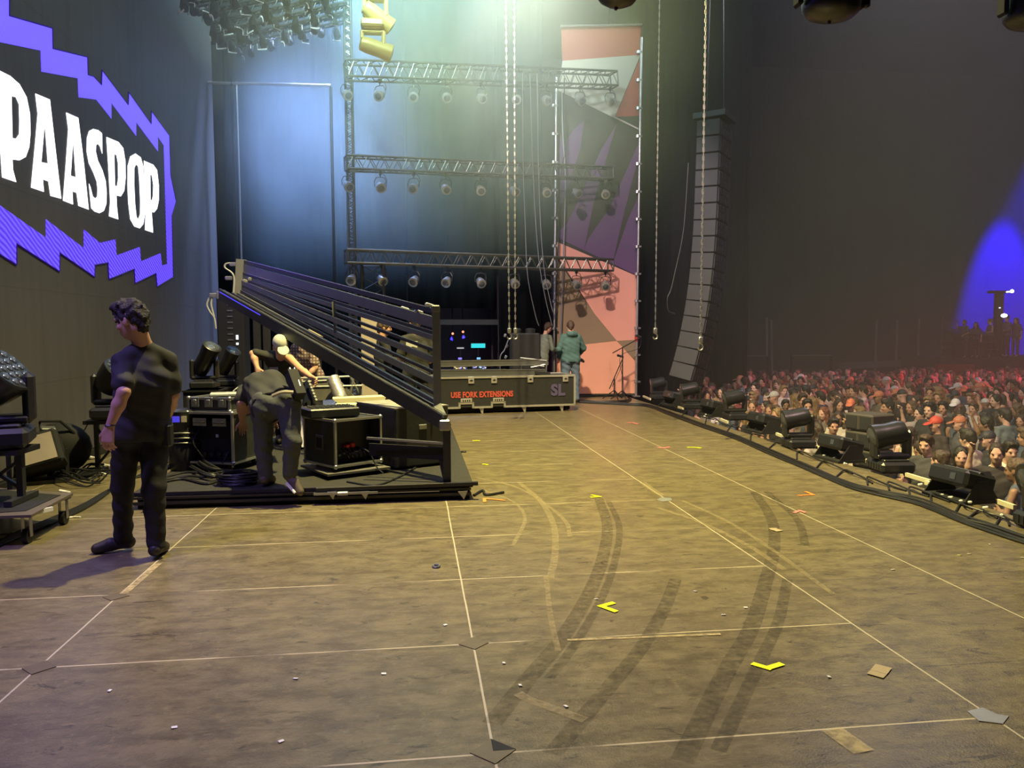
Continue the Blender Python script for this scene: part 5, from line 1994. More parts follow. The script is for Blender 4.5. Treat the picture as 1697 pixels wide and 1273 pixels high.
# ------------------------------------------------------------------ microphone stands
def mic_stand(loc, label, h, tilt, l):
    th = thing('microphone_stand', loc, label, 'microphone stand')
    MB().cyl((0, 0, .04), (0, 0, h), .014, n=8).build('pole', M['matte_black'], th)
    for k in range(3):
        a = k * 2.1 + .6
        MB().cyl((0, 0, .2), (.26 * math.cos(a), .26 * math.sin(a), .01), .012, n=6).build('leg', M['matte_black'], th)
    d = Vector(tilt).normalized()
    MB().cyl(Vector((0, 0, h)) - d * l * .35, Vector((0, 0, h)) + d * l * .65, .011, n=8).build('boom', M['matte_black'], th)
    e = Vector((0, 0, h)) + d * l * .65
    MB().cyl(e, e + Vector((-.10, 0, .03)), .02, .026, n=8).ball(e + Vector((-.12, 0, .035)), .03).build('microphone', M['dark_metal'], th, True)
    MB().tube(spline([e, e + Vector((-.06, 0, -.25)), Vector((-.05, 0, h - .2)), Vector((.02, 0, .4)), Vector((.03, 0, .05))], 6), .006, 5).build('cable', M['rubber'], th)
    return th


c = gz(1021, 659)
mic_stand((c.x, 16.75, 0), 'tall microphone stand with long boom before the pink banner', 1.16, (.78, 0, .42), .74)
c = gz(1016, 658)
mic_stand((c.x - .12, 16.9, 0), 'short microphone stand with a raised boom beside the tall one at the banner', .48, (.4, 0, .9), .78)
for k in range(4):
    floor_cable([(930, 664 - k), (980, 668 - k), (1030, 669 - k * 1.5), (1046, 664 - k), (1040, 659)], .010, 'black cable lying in curves before the banner foot', 0, 'floor_cable', 'cables before the banner')

# hoist box the twin chains drop into
p = gy(866, 600, 15.9)
th = thing('chain_hoist', (p.x, 15.9, 0), 'dark bulky motor hoist block at the end of the twin chains behind the long case', 'hoist')
zt = gy(866, 552, 15.9).z
MB().box((.05, 0, (zt + .7) / 2 + .0), (.60, .4, zt - .7), bev=.03).build('body', M['matte_black'], th)
m = MB()
for (x, y) in ((838, 556), (841, 574), (839, 592)):
    q = gy(x, y, 15.6)
    m.box((q.x - p.x, -.2, q.z), (.05, .05, .07), Euler((0, .5, 0)), .01)
m.tube(spline([gy(843, 562, 15.6) - th.location, gy(836, 580, 15.6) - th.location, gy(829, 592, 15.6) - th.location, gy(829, 625, 15.6) - th.location], 6), .012, 5)
m.build('shackle', M['steel'], th, True)
MB().box((0, 0, .36), (.5, .5, .72), bev=.01).build('stand_case', M['matte_black'], th)
MB().lathe([(0, .10), (.08, .11), (.1, .05)], (.16, 0, zt), (0, 0, 1), 12).lathe([(0, .07), (.07, .08), (.1, .04)], (-.1, 0, zt), (0, 0, 1), 12).build('cap', M['dark_metal'], th, True)

# ------------------------------------------------------------------ the open wing behind: console lights
W_Y = 19.5


def wing(name, label, cat, poly, mt, d=.2, group=None):
    P = [gy(x, y, W_Y) for x, y in poly]
    c = sum(P, Vector()) / len(P)
    th = thing(name, (c.x, c.y, 0), label, cat, group)
    MB().prism([p - th.location for p in P], (0, d, 0)).build('body', mt, th)
    return th, c


th = thing('equipment_table', (gy(775, 610, W_Y).x, W_Y + .2, 0), 'dark table with glowing consoles in the open wing', 'table')
tz = gy(775, 612, W_Y).z
MB().box((0, 0, tz - .03), (2.0, .7, .05)).build('table_top', M['matte_black'], th)
for s in (-1, 1):
    for q in (-1, 1):
        MB().bar((s * .95, q * .3, 0), (s * .95, q * .3, tz - .05), .05).build('leg', M['dark_metal'], th)
r5 = random.Random(4)
for i, (x0, y0, lab, cols) in enumerate(((763, 603, 'small console with amber and white lights on the wing table', [(.9, .6, .15), (1, .85, .4), (.3, .3, 1)]), (794, 603, 'small console with blue and white lights on the wing table', [(.2, .45, .8), (.8, .85, 1), (.35, .2, .5)]))):
    c = gy(x0, y0 + 6, W_Y)
    th = thing('lit_console', (c.x, W_Y + .1, tz - .005), lab, 'console')
    MB().prism([(-.18, -.12, 0), (-.18, .15, 0), (-.18, .15, .22), (-.18, -.05, .12)], (.36, 0, 0)).build('body', M['plastic'], th)
    for k, cc in enumerate(cols):
        m = MB()
        for j in range(6):
            m.box((r5.uniform(-.16, .16), -.115 + .0, .02 + r5.uniform(0, .10)), (.035, .02, .022))
        m.build('light', emis('console_%d_%d' % (i, k), cc, 1.6), th)
    m = MB().box((0, .02, .27), (.09, .03, .05))
    m.build('top_light', emis('console_top_%d' % i, ((.25, .2, 1), (.2, .5, .9))[i], 1.3), th)
for (x, y, w, h, col, lab, nm) in ((792.5, 573, .36, .11, (.02, .75, .80), 'small cyan screen glowing in the open wing', 'cyan_screen'), (770.5, 606.5, .10, .07, (.02, .75, .12), 'green indicator glowing in the open wing', 'green_lamp'), (763, 577, .18, .03, (.5, .5, .5), 'small pale glowing bar above the amber console', 'pale_display')):
    if nm == 'green_lamp':
        y = 608
    c = gy(x, y, W_Y + .35)
    th = thing(nm, (c.x, c.y, 0), lab, 'display')
    MB().box((0, 0, c.z), (w, .03, h), bev=.006).build('display', emis(nm, col, 1.0), th)
    MB().box((0, .03, c.z), (w + .03, .03, h + .03), bev=.006).cyl((0, .03, 0), (0, .03, c.z), .015).build('stand', M['black'], th)
for (x, y, sx, lab) in ((750, 553, -.5, 'far spot lamp throwing a blue beam down in the wing, brighter one'), (767, 550, .25, 'far spot lamp throwing a short blue beam in the wing, dimmer one')):
    c = gy(x, y, 23.2)
    th = thing('wing_spot', c, lab, 'stage lamp')
    MB().cyl((0, 0, 0), (sx * .14, -.02, -.2), .06, .08, n=12).build('housing', M['plastic'], th, True)
    MB().ball((0, -.09, 0), .035, 8).build('indicator', emis('wing_ind%d' % x, (1, .25, .15), 2.5), th, True)
    MB().cyl((0, 0, 0), (0, 0, 1.6), .02, n=6).build('drop_pipe', M['dark_metal'], th)
    lamp('wing_blue_beam', 'SPOT', c + Vector((0, -.12, -.1)), c + Vector((sx * 1.2, .9, -1.7)), 260, (.05, .03, 1), .05, 30, .3)
    
q_ = gy(760, 552, 23.2)
th = thing('lighting_bar', (q_.x, 23.2, 0), 'bar on two posts in the dark wing that carries the two blue beam spots', 'stand')
MB().bar((-1.0, 0, q_.z + 1.6), (1.0, 0, q_.z + 1.6), .06).build('bar', M['dark_metal'], th)
for s in (-1, 1):
    MB().bar((s, 0, 0), (s, 0, q_.z + 1.6), .06).build('post', M['dark_metal'], th)
tag(MB().box((1.0, 25.0, 1.6), (9.0, .1, 3.4)).build('wall_wing', mat('wing_wall', (.10, .10, .13), .8, 0, .2, 2)), kind='structure')
a, b = gy(725, 534, 20.7), gy(830, 534, 20.7)
tag(MB().bar(a, b, .08, .14).bar((a.x + .05, a.y, a.z), (a.x + .05, a.y, 0), .06).bar((b.x - .05, b.y, b.z), (b.x - .05, b.y, 0), .06).build('crossbeam', M['dark_metal']), 'dark horizontal beam over the open wing below the black cloth', 'beam')

# ------------------------------------------------------------------ audience hall: red counters, posts, tower
for (x0, x1, y0, y1, lab) in ((1064, 1094, 597, 612, 'red fabric sign by the speaker column foot, one beside the banner'), (1162, 1191, 593, 608, 'red fabric sign on the other side of the speaker column')):
    a, b = gy(x0, y0, 22.5), gy(x1, y1, 22.5)
    th = thing('red_sign', ((a.x + b.x) / 2, 22.5, -1.62), lab, 'sign')
    MB().box((0, 0, (a.z + b.z) / 2 + 1.62), (b.x - a.x, .05, a.z - b.z)).build('cloth', mat('sign_red', (.65, .03, .03), .7), th)
    for s in (-1, 1):
        MB().cyl((s * (b.x - a.x) / 2, .04, 0), (s * (b.x - a.x) / 2, .04, a.z + 1.62), .025, n=6).build('post', M['dark_metal'], th)
for i, (x, x2, yt) in enumerate(((1199, 1199, 535), (1236, 1237, 530), (1271, 1271, 526), (1278, 1281, 530), (1453, 1449, 530), (1487, 1484, 530), (1523, 1521, 528))):
    a, b = gy(x, yt, 33.0), gy(x2, 630, 33.0)
    th = thing('fence_post', (b.x, 33.0, -1.62), 'thin grey upright post behind the crowd, ' + ['nearest the hanging speaker column', 'second from the speaker column', 'one of the close pair, straight one', 'one of the close pair, slanting one', 'first of the three beyond the low wall', 'middle of the three beyond the low wall', 'last of the three beside the blue tower'][i], 'post', 'posts behind the crowd')
    MB().cyl((0, 0, 0), (a.x - b.x, 0, a.z + 1.62), .05, n=8).build('post', mat('post_grey', (.22, .22, .25), .6), th)
    MB().box((0, 0, .03), (.3, .3, .06)).build('foot', M['dark_metal'], th)
for (x0, y0, x1, y1, lab) in ((1390, 607, 1510, 601, 'long low grey ledge above the far crowd'), (1312, 589, 1377, 589, 'thin far rail above the crowd beyond the speaker column'), (1200, 590, 1272, 590, 'thin far rail behind the close pair of posts')):
    a, b = gy(x0, y0, 32.2), gy(x1, y1, 32.2)
    th = thing('ledge', ((a.x + b.x) / 2, 32.2, -1.62), lab, 'rail')
    w = .28 if x0 == 1390 else .04
    MB().bar(Vector((a.x, 0, a.z + 1.62)) - Vector((th.location.x, 0, 0)), Vector((b.x, 0, b.z + 1.62)) - Vector((th.location.x, 0, 0)), .2, w).build('beam', mat('ledge_grey', (.16, .16, .19), .6), th)
    for s in (0, 1):
        q = (a if s == 0 else b)
        MB().bar((q.x - th.location.x, 0, 0), (q.x - th.location.x, 0, q.z + 1.62), .08).build('post', M['dark_metal'], th)

# control tower with its platform
TY = 27.5
a, b = gy(1552, 600, TY), gy(1800, 600, TY)
tw = thing('control_tower', ((a.x + b.x) / 2, TY, -1.62), 'dark raised control platform bathed in blue light above the crowd', 'platform')
c = tw.location
zt = gy(1640, 592, TY).z
MB().box((0, 1.0, (zt + 1.62) / 2), (b.x - a.x, 2.4, zt + 1.62)).build('base', mat('tower_dark', (.03, .028, .04), .8), tw)
m = MB()
x0, x1 = gy(1556, 560, TY).x - c.x, gy(1650, 560, TY).x - c.x
z1 = gy(1600, 540, TY).z + 1.62
m.cyl((x0, -.15, zt + 1.62), (x0, -.15, z1 + .35), .035, n=6)
for k in range(3):
    m.cyl((x0, -.15, zt + 1.62 + .3 + k * .28), (x1, -.15, zt + 1.62 + .3 + k * .28), .018, n=5)
for k in range(1, 6):
    m.cyl((x0 + (x1 - x0) * k / 5, -.15, zt + 1.62), (x0 + (x1 - x0) * k / 5, -.15, zt + 1.62 + .9), .02, n=5)
m.build('railing', M['dark_metal'], tw, True)
for i, (x, y) in enumerate(((1560, 612), (1660, 618))):
    q0, q1 = gy(x - 8, y - 8, TY - .3), gy(x + 55, y + 10, TY - .3)
    MB().box(((q0.x + q1.x) / 2 - c.x, -.28, (q0.z + q1.z) / 2 + 1.62), (q1.x - q0.x, .05, q0.z - q1.z)).build('red_banner_panel', mat('tower_red%d' % i, (.35, .04, .035), .7), tw)
# desk with a lamp and a stand on the tower
dk = thing('mixing_desk', (gy(1610, 575, TY).x, TY + .3, zt), 'dark mixing desk on the blue lit control platform', 'desk')
MB().box((0, 0, .45), (1.5, .6, .9), bev=.02).build('body', M['matte_black'], dk)
MB().prism([(-.75, -.3, .9), (-.75, .3, .9), (-.75, .3, 1.1)], (1.5, 0, 0)).build('console_top', M['plastic'], dk)
p = gy(1656, 484, TY + .4)
th = thing('light_mast', (p.x, p.y, zt), 'dark mast with a broad top carrying a small bright spotlight on the control platform', 'mast')
MB().box((0, 0, (p.z - zt) / 2), (.32, .2, p.z - zt), bev=.03).build('mast', M['matte_black'], th)
MB().box((-.05, 0, p.z - zt), (.75, .3, .10), bev=.03).build('top_bar', M['matte_black'], th)
MB().ball((.38, -.2, p.z - zt + .02), .07, 10).cyl((.15, -.2, p.z - zt - .01), (.36, -.2, p.z - zt + .01), .025).build('bright_lamp', emis('cold_white', (.75, .8, 1), 6.0), th, True)
MB().box((-.05, -.12, p.z - zt - .62), (.05, .04, .05)).build('indicator', emis('cold_dot', (.7, .75, 1), 1.5), th)
p = gy(1664, 523, TY - .2)
th = thing('desk_lamp', (p.x, p.y, zt), 'white glowing oval work lamp on the control platform', 'lamp')
MB().ball((0, 0, p.z - zt), .13, 12, (1, .5, .55)).build('glowing_shade', emis('warm_white', (.85, .85, 1), 8.0), th, True)
MB().cyl((0, .05, 0), (0, .05, p.z - zt), .02).build('pole', M['black'], th)
# ------------------------------------------------------------------ people: smooth bodies from blended limbs
class Body:
    def __init__(s):
        s.p = []

    def cone(s, a, b, r0, r1=None, k=.02):
        s.p.append(('c', np.array(a, float), np.array(b, float), r0, r0 if r1 is None else r1, k))
        return s

    def ell(s, c, rad, R=None, k=.02):
        s.p.append(('e', np.array(c, float), np.array(rad, float), np.eye(3) if R is None else np.array(R), k))
        return s

    def bounds(s, pad):
        lo, hi = [], []
        for q in s.p:
            if q[0] == 'c':
                r = max(q[3], q[4])
                lo.append(np.minimum(q[1], q[2]) - r)
                hi.append(np.maximum(q[1], q[2]) + r)
            else:
                r = q[2].max()
                lo.append(q[1] - r)
                hi.append(q[1] + r)
        return np.min(lo, 0) - pad, np.max(hi, 0) + pad

    def field(s, h, grow=0.0):
        lo, hi = s.bounds(grow + 3 * h)
        n = np.maximum(4, np.ceil((hi - lo) / h).astype(int) + 1)
        F = np.full(n, 0.3, np.float32)
        ax = [lo[i] + h * np.arange(n[i]) for i in range(3)]
        for q in s.p:
            if q[0] == 'c':
                _, a, b, r0, r1, k = q
                r = max(r0, r1)
                l, u = np.minimum(a, b) - r, np.maximum(a, b) + r
            else:
                _, c, rad, R, k = q
                r = rad.max()
                l, u = c - r, c + r
            m = grow + k + 3 * h
            i0 = np.maximum(0, np.floor((l - m - lo) / h).astype(int))
            i1 = np.minimum(n, np.ceil((u + m - lo) / h).astype(int) + 1)
            X, Y, Z = np.meshgrid(ax[0][i0[0]:i1[0]], ax[1][i0[1]:i1[1]], ax[2][i0[2]:i1[2]], indexing='ij')
            if q[0] == 'c':
                d = b - a
                L2 = max(1e-9, d @ d)
                t = np.clip(((X - a[0]) * d[0] + (Y - a[1]) * d[1] + (Z - a[2]) * d[2]) / L2, 0, 1)
                D = np.sqrt((X - a[0] - t * d[0]) ** 2 + (Y - a[1] - t * d[1]) ** 2 + (Z - a[2] - t * d[2]) ** 2) - (r0 + t * (r1 - r0))
            else:
                P = np.stack([X - c[0], Y - c[1], Z - c[2]], -1) @ R
                k0 = np.sqrt(((P / rad) ** 2).sum(-1))
                k1 = np.sqrt(((P / rad ** 2) ** 2).sum(-1)) + 1e-9
                D = k0 * (k0 - 1) / k1
            S = F[i0[0]:i1[0], i0[1]:i1[1], i0[2]:i1[2]]
            hh = np.maximum(k - np.abs(S - D), 0) / k
            F[i0[0]:i1[0], i0[1]:i1[1], i0[2]:i1[2]] = np.minimum(S, D) - hh * hh * k * .25
        G = np.meshgrid(*ax, indexing='ij')
        return F - grow, lo, h, G


def cut(F, G, p, n, keep=-1):
    """keep the side of the plane where (x-p).n < 0"""
    n = np.array(n, float)
    n /= np.linalg.norm(n)
    return np.maximum(F, (G[0] - p[0]) * n[0] + (G[1] - p[1]) * n[1] + (G[2] - p[2]) * n[2])


def folds(F, G, amp, f=38.0, ph=0.0):
    return F + amp * (np.sin(G[0] * f + G[2] * f * .55 + ph + 1.7 * np.sin(G[1] * f * .4)) * np.cos(G[2] * f * .8 - G[1] * f * .7 + ph) + .6 * np.sin(G[2] * f * 1.9 + G[0] * f * .9 + ph * 2))


def nets(F, lo, h):
    ins = F < 0
    n = F.shape
    c = [slice(0, -1), slice(1, None)]
    s = np.zeros(tuple(k - 1 for k in n), np.int8)
    for i in (0, 1):
        for j in (0, 1):
            for k in (0, 1):
                s += ins[c[i], c[j], c[k]]
    act = (s > 0) & (s < 8)
    idx = np.full(act.shape, -1, np.int64)
    m = int(act.sum())
    idx[act] = np.arange(m)
    ii = np.argwhere(act)
    acc = np.zeros((m, 3))
    cnt = np.zeros(m)
    cor = [(i, j, k) for i in (0, 1) for j in (0, 1) for k in (0, 1)]
    for a in cor:
        for d in range(3):
            if a[d]:
                continue
            b = list(a)
            b[d] = 1
            fa = F[ii[:, 0] + a[0], ii[:, 1] + a[1], ii[:, 2] + a[2]]
            fb = F[ii[:, 0] + b[0], ii[:, 1] + b[1], ii[:, 2] + b[2]]
            x = (fa < 0) != (fb < 0)
            t = np.where(x, fa / np.where(x, fa - fb, 1), 0)
            P = np.tile(np.array(a, float), (m, 1))
            P[:, d] += t
            acc += P * x[:, None]
            cnt += x
    V = (ii + acc / np.maximum(cnt, 1)[:, None]) * h + lo
    Q = []
    for d in range(3):
        e, g = [(1, 2), (2, 0), (0, 1)][d]
        sl0 = [slice(None)] * 3
        sl1 = [slice(None)] * 3
        sl0[d], sl1[d] = slice(0, -1), slice(1, None)
        A, B = ins[tuple(sl0)], ins[tuple(sl1)]
        ch = A != B
        w = np.argwhere(ch)
        ok = (w[:, e] > 0) & (w[:, g] > 0) & (w[:, e] < n[e] - 1) & (w[:, g] < n[g] - 1)
        w = w[ok]
        fl = A[w[:, 0], w[:, 1], w[:, 2]]

        def at(de, dg):
            q = w.copy()
            q[:, e] += de
            q[:, g] += dg
            return idx[q[:, 0], q[:, 1], q[:, 2]]
        q4 = np.stack([at(-1, -1), at(0, -1), at(0, 0), at(-1, 0)], 1)
        q4[~fl] = q4[~fl][:, ::-1]
        Q.append(q4)
    Q = np.concatenate(Q)
    return V, Q[(Q >= 0).all(1)]


def net_obj(name, F, lo, h, m, parent=None, origin=None):
    V, Q = nets(F, lo, h)
    if origin is not None:
        V = V - np.array(origin)
    me = bpy.data.meshes.new(name)
    me.vertices.add(len(V))
    me.vertices.foreach_set('co', V.astype(np.float32).ravel())
    me.loops.add(len(Q) * 4)
    me.loops.foreach_set('vertex_index', Q.astype(np.int32).ravel())
    me.polygons.add(len(Q))
    me.polygons.foreach_set('loop_start', np.arange(0, len(Q) * 4, 4, dtype=np.int32))
    me.polygons.foreach_set('use_smooth', np.ones(len(Q), bool))
    me.materials.append(m)
    me.update(calc_edges=True)
    me.validate()
    o = bpy.data.objects.new(name, me)
    COL.objects.link(o)
    if parent is not None:
        o.parent = parent
    return o


def nv(v):
    v = np.array(v, float)
    return v / np.linalg.norm(v)


def hand(b, w, d, n, curl=.5, s=1.0, side=1, r=.0085, spread=.12):
    """w wrist, d towards the fingers, n palm normal; side +1: thumb at +cross(d,n)"""
    w, d, n = np.array(w, float), nv(d), np.array(n, float)
    n = nv(n - d * (n @ d))
    x = np.cross(d, n) * side
    for i, (o, ln) in enumerate(((.030, .072), (.010, .080), (-.010, .074), (-.029, .058))):
        k0 = w + d * .085 * s + x * o * s
        b.cone(w + x * o * .55 * s, k0, .017 * s, .0125 * s, .012)
        dd = nv(d + x * (o * spread * 20 * .3))
        a1 = curl * (.8 + .12 * i)
        d1 = nv(dd * math.cos(a1) + n * math.sin(a1))
        a2 = a1 + curl * 1.1
        d2 = nv(dd * math.cos(a2) + n * math.sin(a2))
        k1 = k0 + d1 * ln * .55 * s
        k2 = k1 + d2 * ln * .50 * s
        b.cone(k0, k1, r * 1.12 * s, r * s, .005)
        b.cone(k1, k2, r * s, r * .82 * s, .004)
    t0 = w + d * .025 * s + x * .026 * s
    t1 = t0 + nv(x * .9 + d * .9 + n * .35) * .045 * s
    t2 = t1 + nv(x * .35 + d * 1.0 + n * .6) * .042 * s
    b.cone(t0, t1, .016 * s, .012 * s, .012)
    b.cone(t1, t2, .0115 * s, .009 * s, .005)


def head_frame(face, up):
    f = nv(face)
    u = nv(np.array(up, float) - f * (np.array(up) @ f))
    r = np.cross(f, u)
    return np.stack([r, f, u], 1)       # columns: right, forward, up


def add_head(b, c, R, s=1.0, detail=True):
    c = np.array(c, float)

    def P(x, y, z):
        return c + R @ np.array((x, y, z)) * s
    b.ell(P(0, -.012, .030), np.array((.074, .096, .092)) * s, R, .02)
    b.ell(P(0, .020, -.035), np.array((.060, .070, .080)) * s, R, .03)
    b.ell(P(0, .050, -.088), np.array((.034, .030, .024)) * s, R, .025)
    if detail:
        b.cone(P(0, .088, .012), P(0, .104, -.024), .009 * s, .014 * s, .010)
        b.cone(P(-.013, .092, -.028), P(.013, .092, -.028), .009 * s, k=.008)
        for q in (-1, 1):
            b.ell(P(q * .076, -.004, -.012), np.array((.010, .020, .032)) * s, R, .006)
            b.cone(P(q * .018, .086, .026), P(q * .048, .076, .024), .010 * s, .009 * s, .008)
            b.ell(P(q * .036, .060, -.030), np.array((.026, .026, .020)) * s, R, .015)
        b.cone(P(-.020, .084, -.058), P(.020, .084, -.058), .008 * s, k=.006)
        b.cone(P(-.016, .082, -.070), P(.016, .082, -.070), .009 * s, k=.006)
    return P


def hair_obj(c, R, s, style, m, parent, h, seed=0.0):
    b = Body()
    c = np.array(c, float)

    def P(x, y, z):
        return c + R @ np.array((x, y, z)) * s
    b.ell(P(0, -.014, .034), np.array((.082, .102, .098)) * s, R, .02)
    if style in ('short', 'curly', 'crop'):
        b.cone(P(0, -.06, -.02), P(0, -.055, -.06), .055 * s, .045 * s, .03)
        for q in (-1, 1):
            b.cone(P(q * .064, .01, .02), P(q * .068, .005, -.012), .016 * s, .010 * s, .02)
    if style in ('short', 'curly'):
        b.ell(P(0, .035, .095), np.array((.070, .070, .045)) * s, R, .03)
    if style == 'long':
        for q in (-1, 1):
            b.cone(P(q * .070, -.01, .03), P(q * .085, .0, -.16), .030 * s, .035 * s, .03)
            b.cone(P(q * .085, .0, -.16), P(q * .085, .02, -.28), .035 * s, .022 * s, .03)
        b.cone(P(0, -.07, 0), P(0, -.085, -.24), .070 * s, .055 * s, .04)
    if style == 'bun':
        b.ell(P(0, -.10, .07), np.array((.045, .04, .04)) * s, R, .02)
        b.cone(P(0, -.06, 0), P(0, -.055, -.03), .055 * s, .05 * s, .03)
    F, lo, hh, G = b.field(h)
    amp = {'curly': .006, 'short': .005, 'crop': .003, 'long': .006, 'bun': .005, 'cap': .0}[style]
    if style == 'cap':
        F = cut(F, G, P(0, 0, .022), R @ np.array((0, -.05, -1.0)))
        o = net_obj('cap', F, lo, hh, m, parent)
        b2 = Body()
        b2.ell(P(0, .125, .035), np.array((.066, .075, .010)) * s, R @ np.array([[1, 0, 0], [0, math.cos(.25), -math.sin(.25)], [0, math.sin(.25), math.cos(.25)]]).T, .01)
        F2, lo2, h2, G2 = b2.field(min(h, .008))
        bo = net_obj('cap_brim', F2, lo2, h2, m, o)
        return o
    f2 = 120.0 if style == 'curly' else 60.0
    F = F + amp * (np.sin(G[0] * f2 + seed + 2 * np.sin(G[2] * 31)) * np.sin(G[1] * f2 * .9 + 2 * np.sin(G[0] * 37)) + .8 * np.sin(G[2] * f2 * .8 + 2.5 * np.sin(G[0] * 43 + seed) + 2.5 * np.sin(G[1] * 39)))
    # open the face
    fo = .058 if style != 'long' else .050
    face = Body()
    face.ell(P(0, .115, -.055), np.array((.066, .075, .115)) * s, R, .02)
    # subtract the face ellipsoid
    c2, rad = P(0, .112, -.022), np.array((.066, .082, .112)) * s
    c2 = P(0, .112, -.008)
    X = np.stack([G[0] - c2[0], G[1] - c2[1], G[2] - c2[2]], -1) @ R
    k0 = np.sqrt(((X / rad) ** 2).sum(-1))
    D = (k0 - 1) * rad.min()
    F = np.maximum(F, -D)
    return net_obj('hair', F, lo, hh, m, parent)


def make_person(th, J, face, front, mats, h=.010, hair='short', sleeve='short', up=(0, 0, 1), build=1.0, hs=1.0, shoes=True, fold=.004, hands=None, legs=True, hood=False, detail=True, seed=0.0, hem=.0, untucked=True, mat_shoe=None):
    """J: joints relative to th. mats: skin, shirt, trousers, hair, shoe"""
    J = {k: np.array(v, float) for k, v in J.items()}
    front = nv(front)
    B = build
    R = head_frame(face, up)
    neck = J['neck']
    shm = (J['shL'] + J['shR']) / 2
    hpm = (J['hipL'] + J['hipR']) / 2
    ax = nv(J['shR'] - J['shL'])
    spine = nv(neck - hpm)

    def torso(b, g, k=.05):
        w = np.linalg.norm(J['shR'] - J['shL']) / 2
        wh = np.linalg.norm(J['hipR'] - J['hipL']) / 2
        hx = nv(J['hipR'] - J['hipL'])
        mid = J.get('waist', (shm + hpm) / 2)
        for q in (-1, 1):
            ch = shm - spine * .13 + ax * q * w * .48
            wa = mid + nv(ax + hx) * q * .058 * B
            hp = hpm + hx * q * wh * .75
            b.cone(J['shL'] if q < 0 else J['shR'], neck - spine * .045 + ax * q * .02, .044 * B + g, .048 * B + g, k)
            b.cone(ch, wa, .102 * B + g, .098 * B + g, k)
            b.cone(wa, hp, .098 * B + g, .108 * B + g, k)
        b.cone(shm - spine * .03, shm - spine * .16 , .075 * B + g, .10 * B + g, k)
    # ---- skin
    b = Body()
    hc = J['head']
    add_head(b, hc, R, hs, detail)
    b.cone(neck - spine * .02, hc + R @ np.array((0, -.02, -.06)) * hs, .056 * B * hs, .052 * B * hs, .025)
    torso(b, -.018)
    for S in 'LR':
        b.cone(J['sh' + S], J['el' + S], .047 * B, .038 * B, .03)
        b.cone(J['el' + S], J['el' + S] * .65 + J['wr' + S] * .35, .038 * B, .040 * B, .02)
        b.cone(J['el' + S] * .65 + J['wr' + S] * .35, J['wr' + S], .040 * B, .025 * B, .02)
        dflt = (nv(J['wr' + S] - J['el' + S]), front if True else ax, .6, 1 if S == 'L' else -1)
        hd = (hands or {}).get(S, dflt)
        if hd is not None:
            hand(b, J['wr' + S], hd[0], hd[1], hd[2], hs * 1.0, hd[3])
    if legs:
        for S in 'LR':
            b.cone(J['hip' + S], J['kn' + S], .072 * B, .052 * B, .03)
            b.cone(J['kn' + S], J['an' + S], .050 * B, .034 * B, .02)
            b.cone(J['an' + S], J['toe' + S], .034, .026, .02)
    F, lo, hh, G = b.field(h)
    body = net_obj('body', F, lo, hh, mats['skin'], th)
    # ---- shirt
    b = Body()
    g = .012
    torso(b, g)
    fr_s = {'short': .62, 'long': 1.0, 'none': .0}[sleeve]
    for S in 'LR':
        a, e, w = J['sh' + S], J['el' + S], J['wr' + S]
        if sleeve == 'short':
            b.cone(a, a + (e - a) * .72, .054 * B, .068 * B, .03)
        elif sleeve == 'long':
            b.cone(a, e, .060 * B, .056 * B, .03)
            b.cone(e, e + (w - e) * .93, .056 * B, .044 * B, .02)
    if hood:
        b.cone(neck - front * .07 - ax * .07, neck - front * .09, .05, .055, .03)
        b.cone(neck - front * .07 + ax * .07, neck - front * .09, .05, .055, .03)
        b.cone(neck - front * .05 - ax * .07 + spine * .03, neck + front * .06 - spine * .03, .035, .03, .03)
        b.cone(neck - front * .05 + ax * .07 + spine * .03, neck + front * .06 - spine * .03, .035, .03, .03)
    if untucked:
        b.cone(hpm - ax * .07, hpm + ax * .07, .112 * B + g, k=.05)
    F, lo, hh, G = b.field(h)
    F = folds(F, G, fold, ph=seed)
    F = cut(F, G, neck + spine * (.030 if not hood else .10), spine)
    F = cut(F, G, hpm + spine * (-.045 - hem if untucked else .06), -spine)
    if sleeve == 'none':
        for S in 'LR':
            sd = -1 if S == 'L' else 1
            F = cut(F, G, J['sh' + S] - ax * sd * .02, ax * sd)
    net_obj('shirt' if not hood else 'hooded_sweatshirt', F, lo, hh, mats['shirt'], th)
    # ---- trousers
    if legs:
        b = Body()
        hx = nv(J['hipR'] - J['hipL'])
        b.cone(hpm - hx * .05 + spine * .03, hpm + hx * .05 + spine * .03, .108 * B, k=.04)
        for S, q in (('L', -1), ('R', 1)):
            b.cone(hpm + hx * q * .062 + spine * .09, J['hip' + S], .100 * B, .098 * B, .03)
            b.cone(J['hip' + S], J['kn' + S], .096 * B, .072 * B, .03)
            b.cone(J['kn' + S], J['kn' + S] * .02 + J['an' + S] * .98, .069 * B, .060 * B, .03)
            b.ell(J['hip' + S] - front * .045 - spine * .0, (.085 * B, .085 * B, .095 * B), None, .03)
        F, lo, hh, G = b.field(h)
        F = folds(F, G, fold * 1.2, 30, seed + 1)
        F = cut(F, G, hpm + spine * .11, spine)
        for S in 'LR':
            sn = nv(J['an' + S] - J['kn' + S])
            c0 = J['an' + S] * 1.05 - J['kn' + S] * .05
            D = (G[0] - c0[0]) * sn[0] + (G[1] - c0[1]) * sn[1] + (G[2] - c0[2]) * sn[2]
            near = (G[0] - c0[0]) ** 2 + (G[1] - c0[1]) ** 2 + (G[2] - c0[2]) ** 2 < .17 ** 2
            F = np.where(near, np.maximum(F, D), F)
        net_obj('trousers', F, lo, hh, mats['trousers'], th)
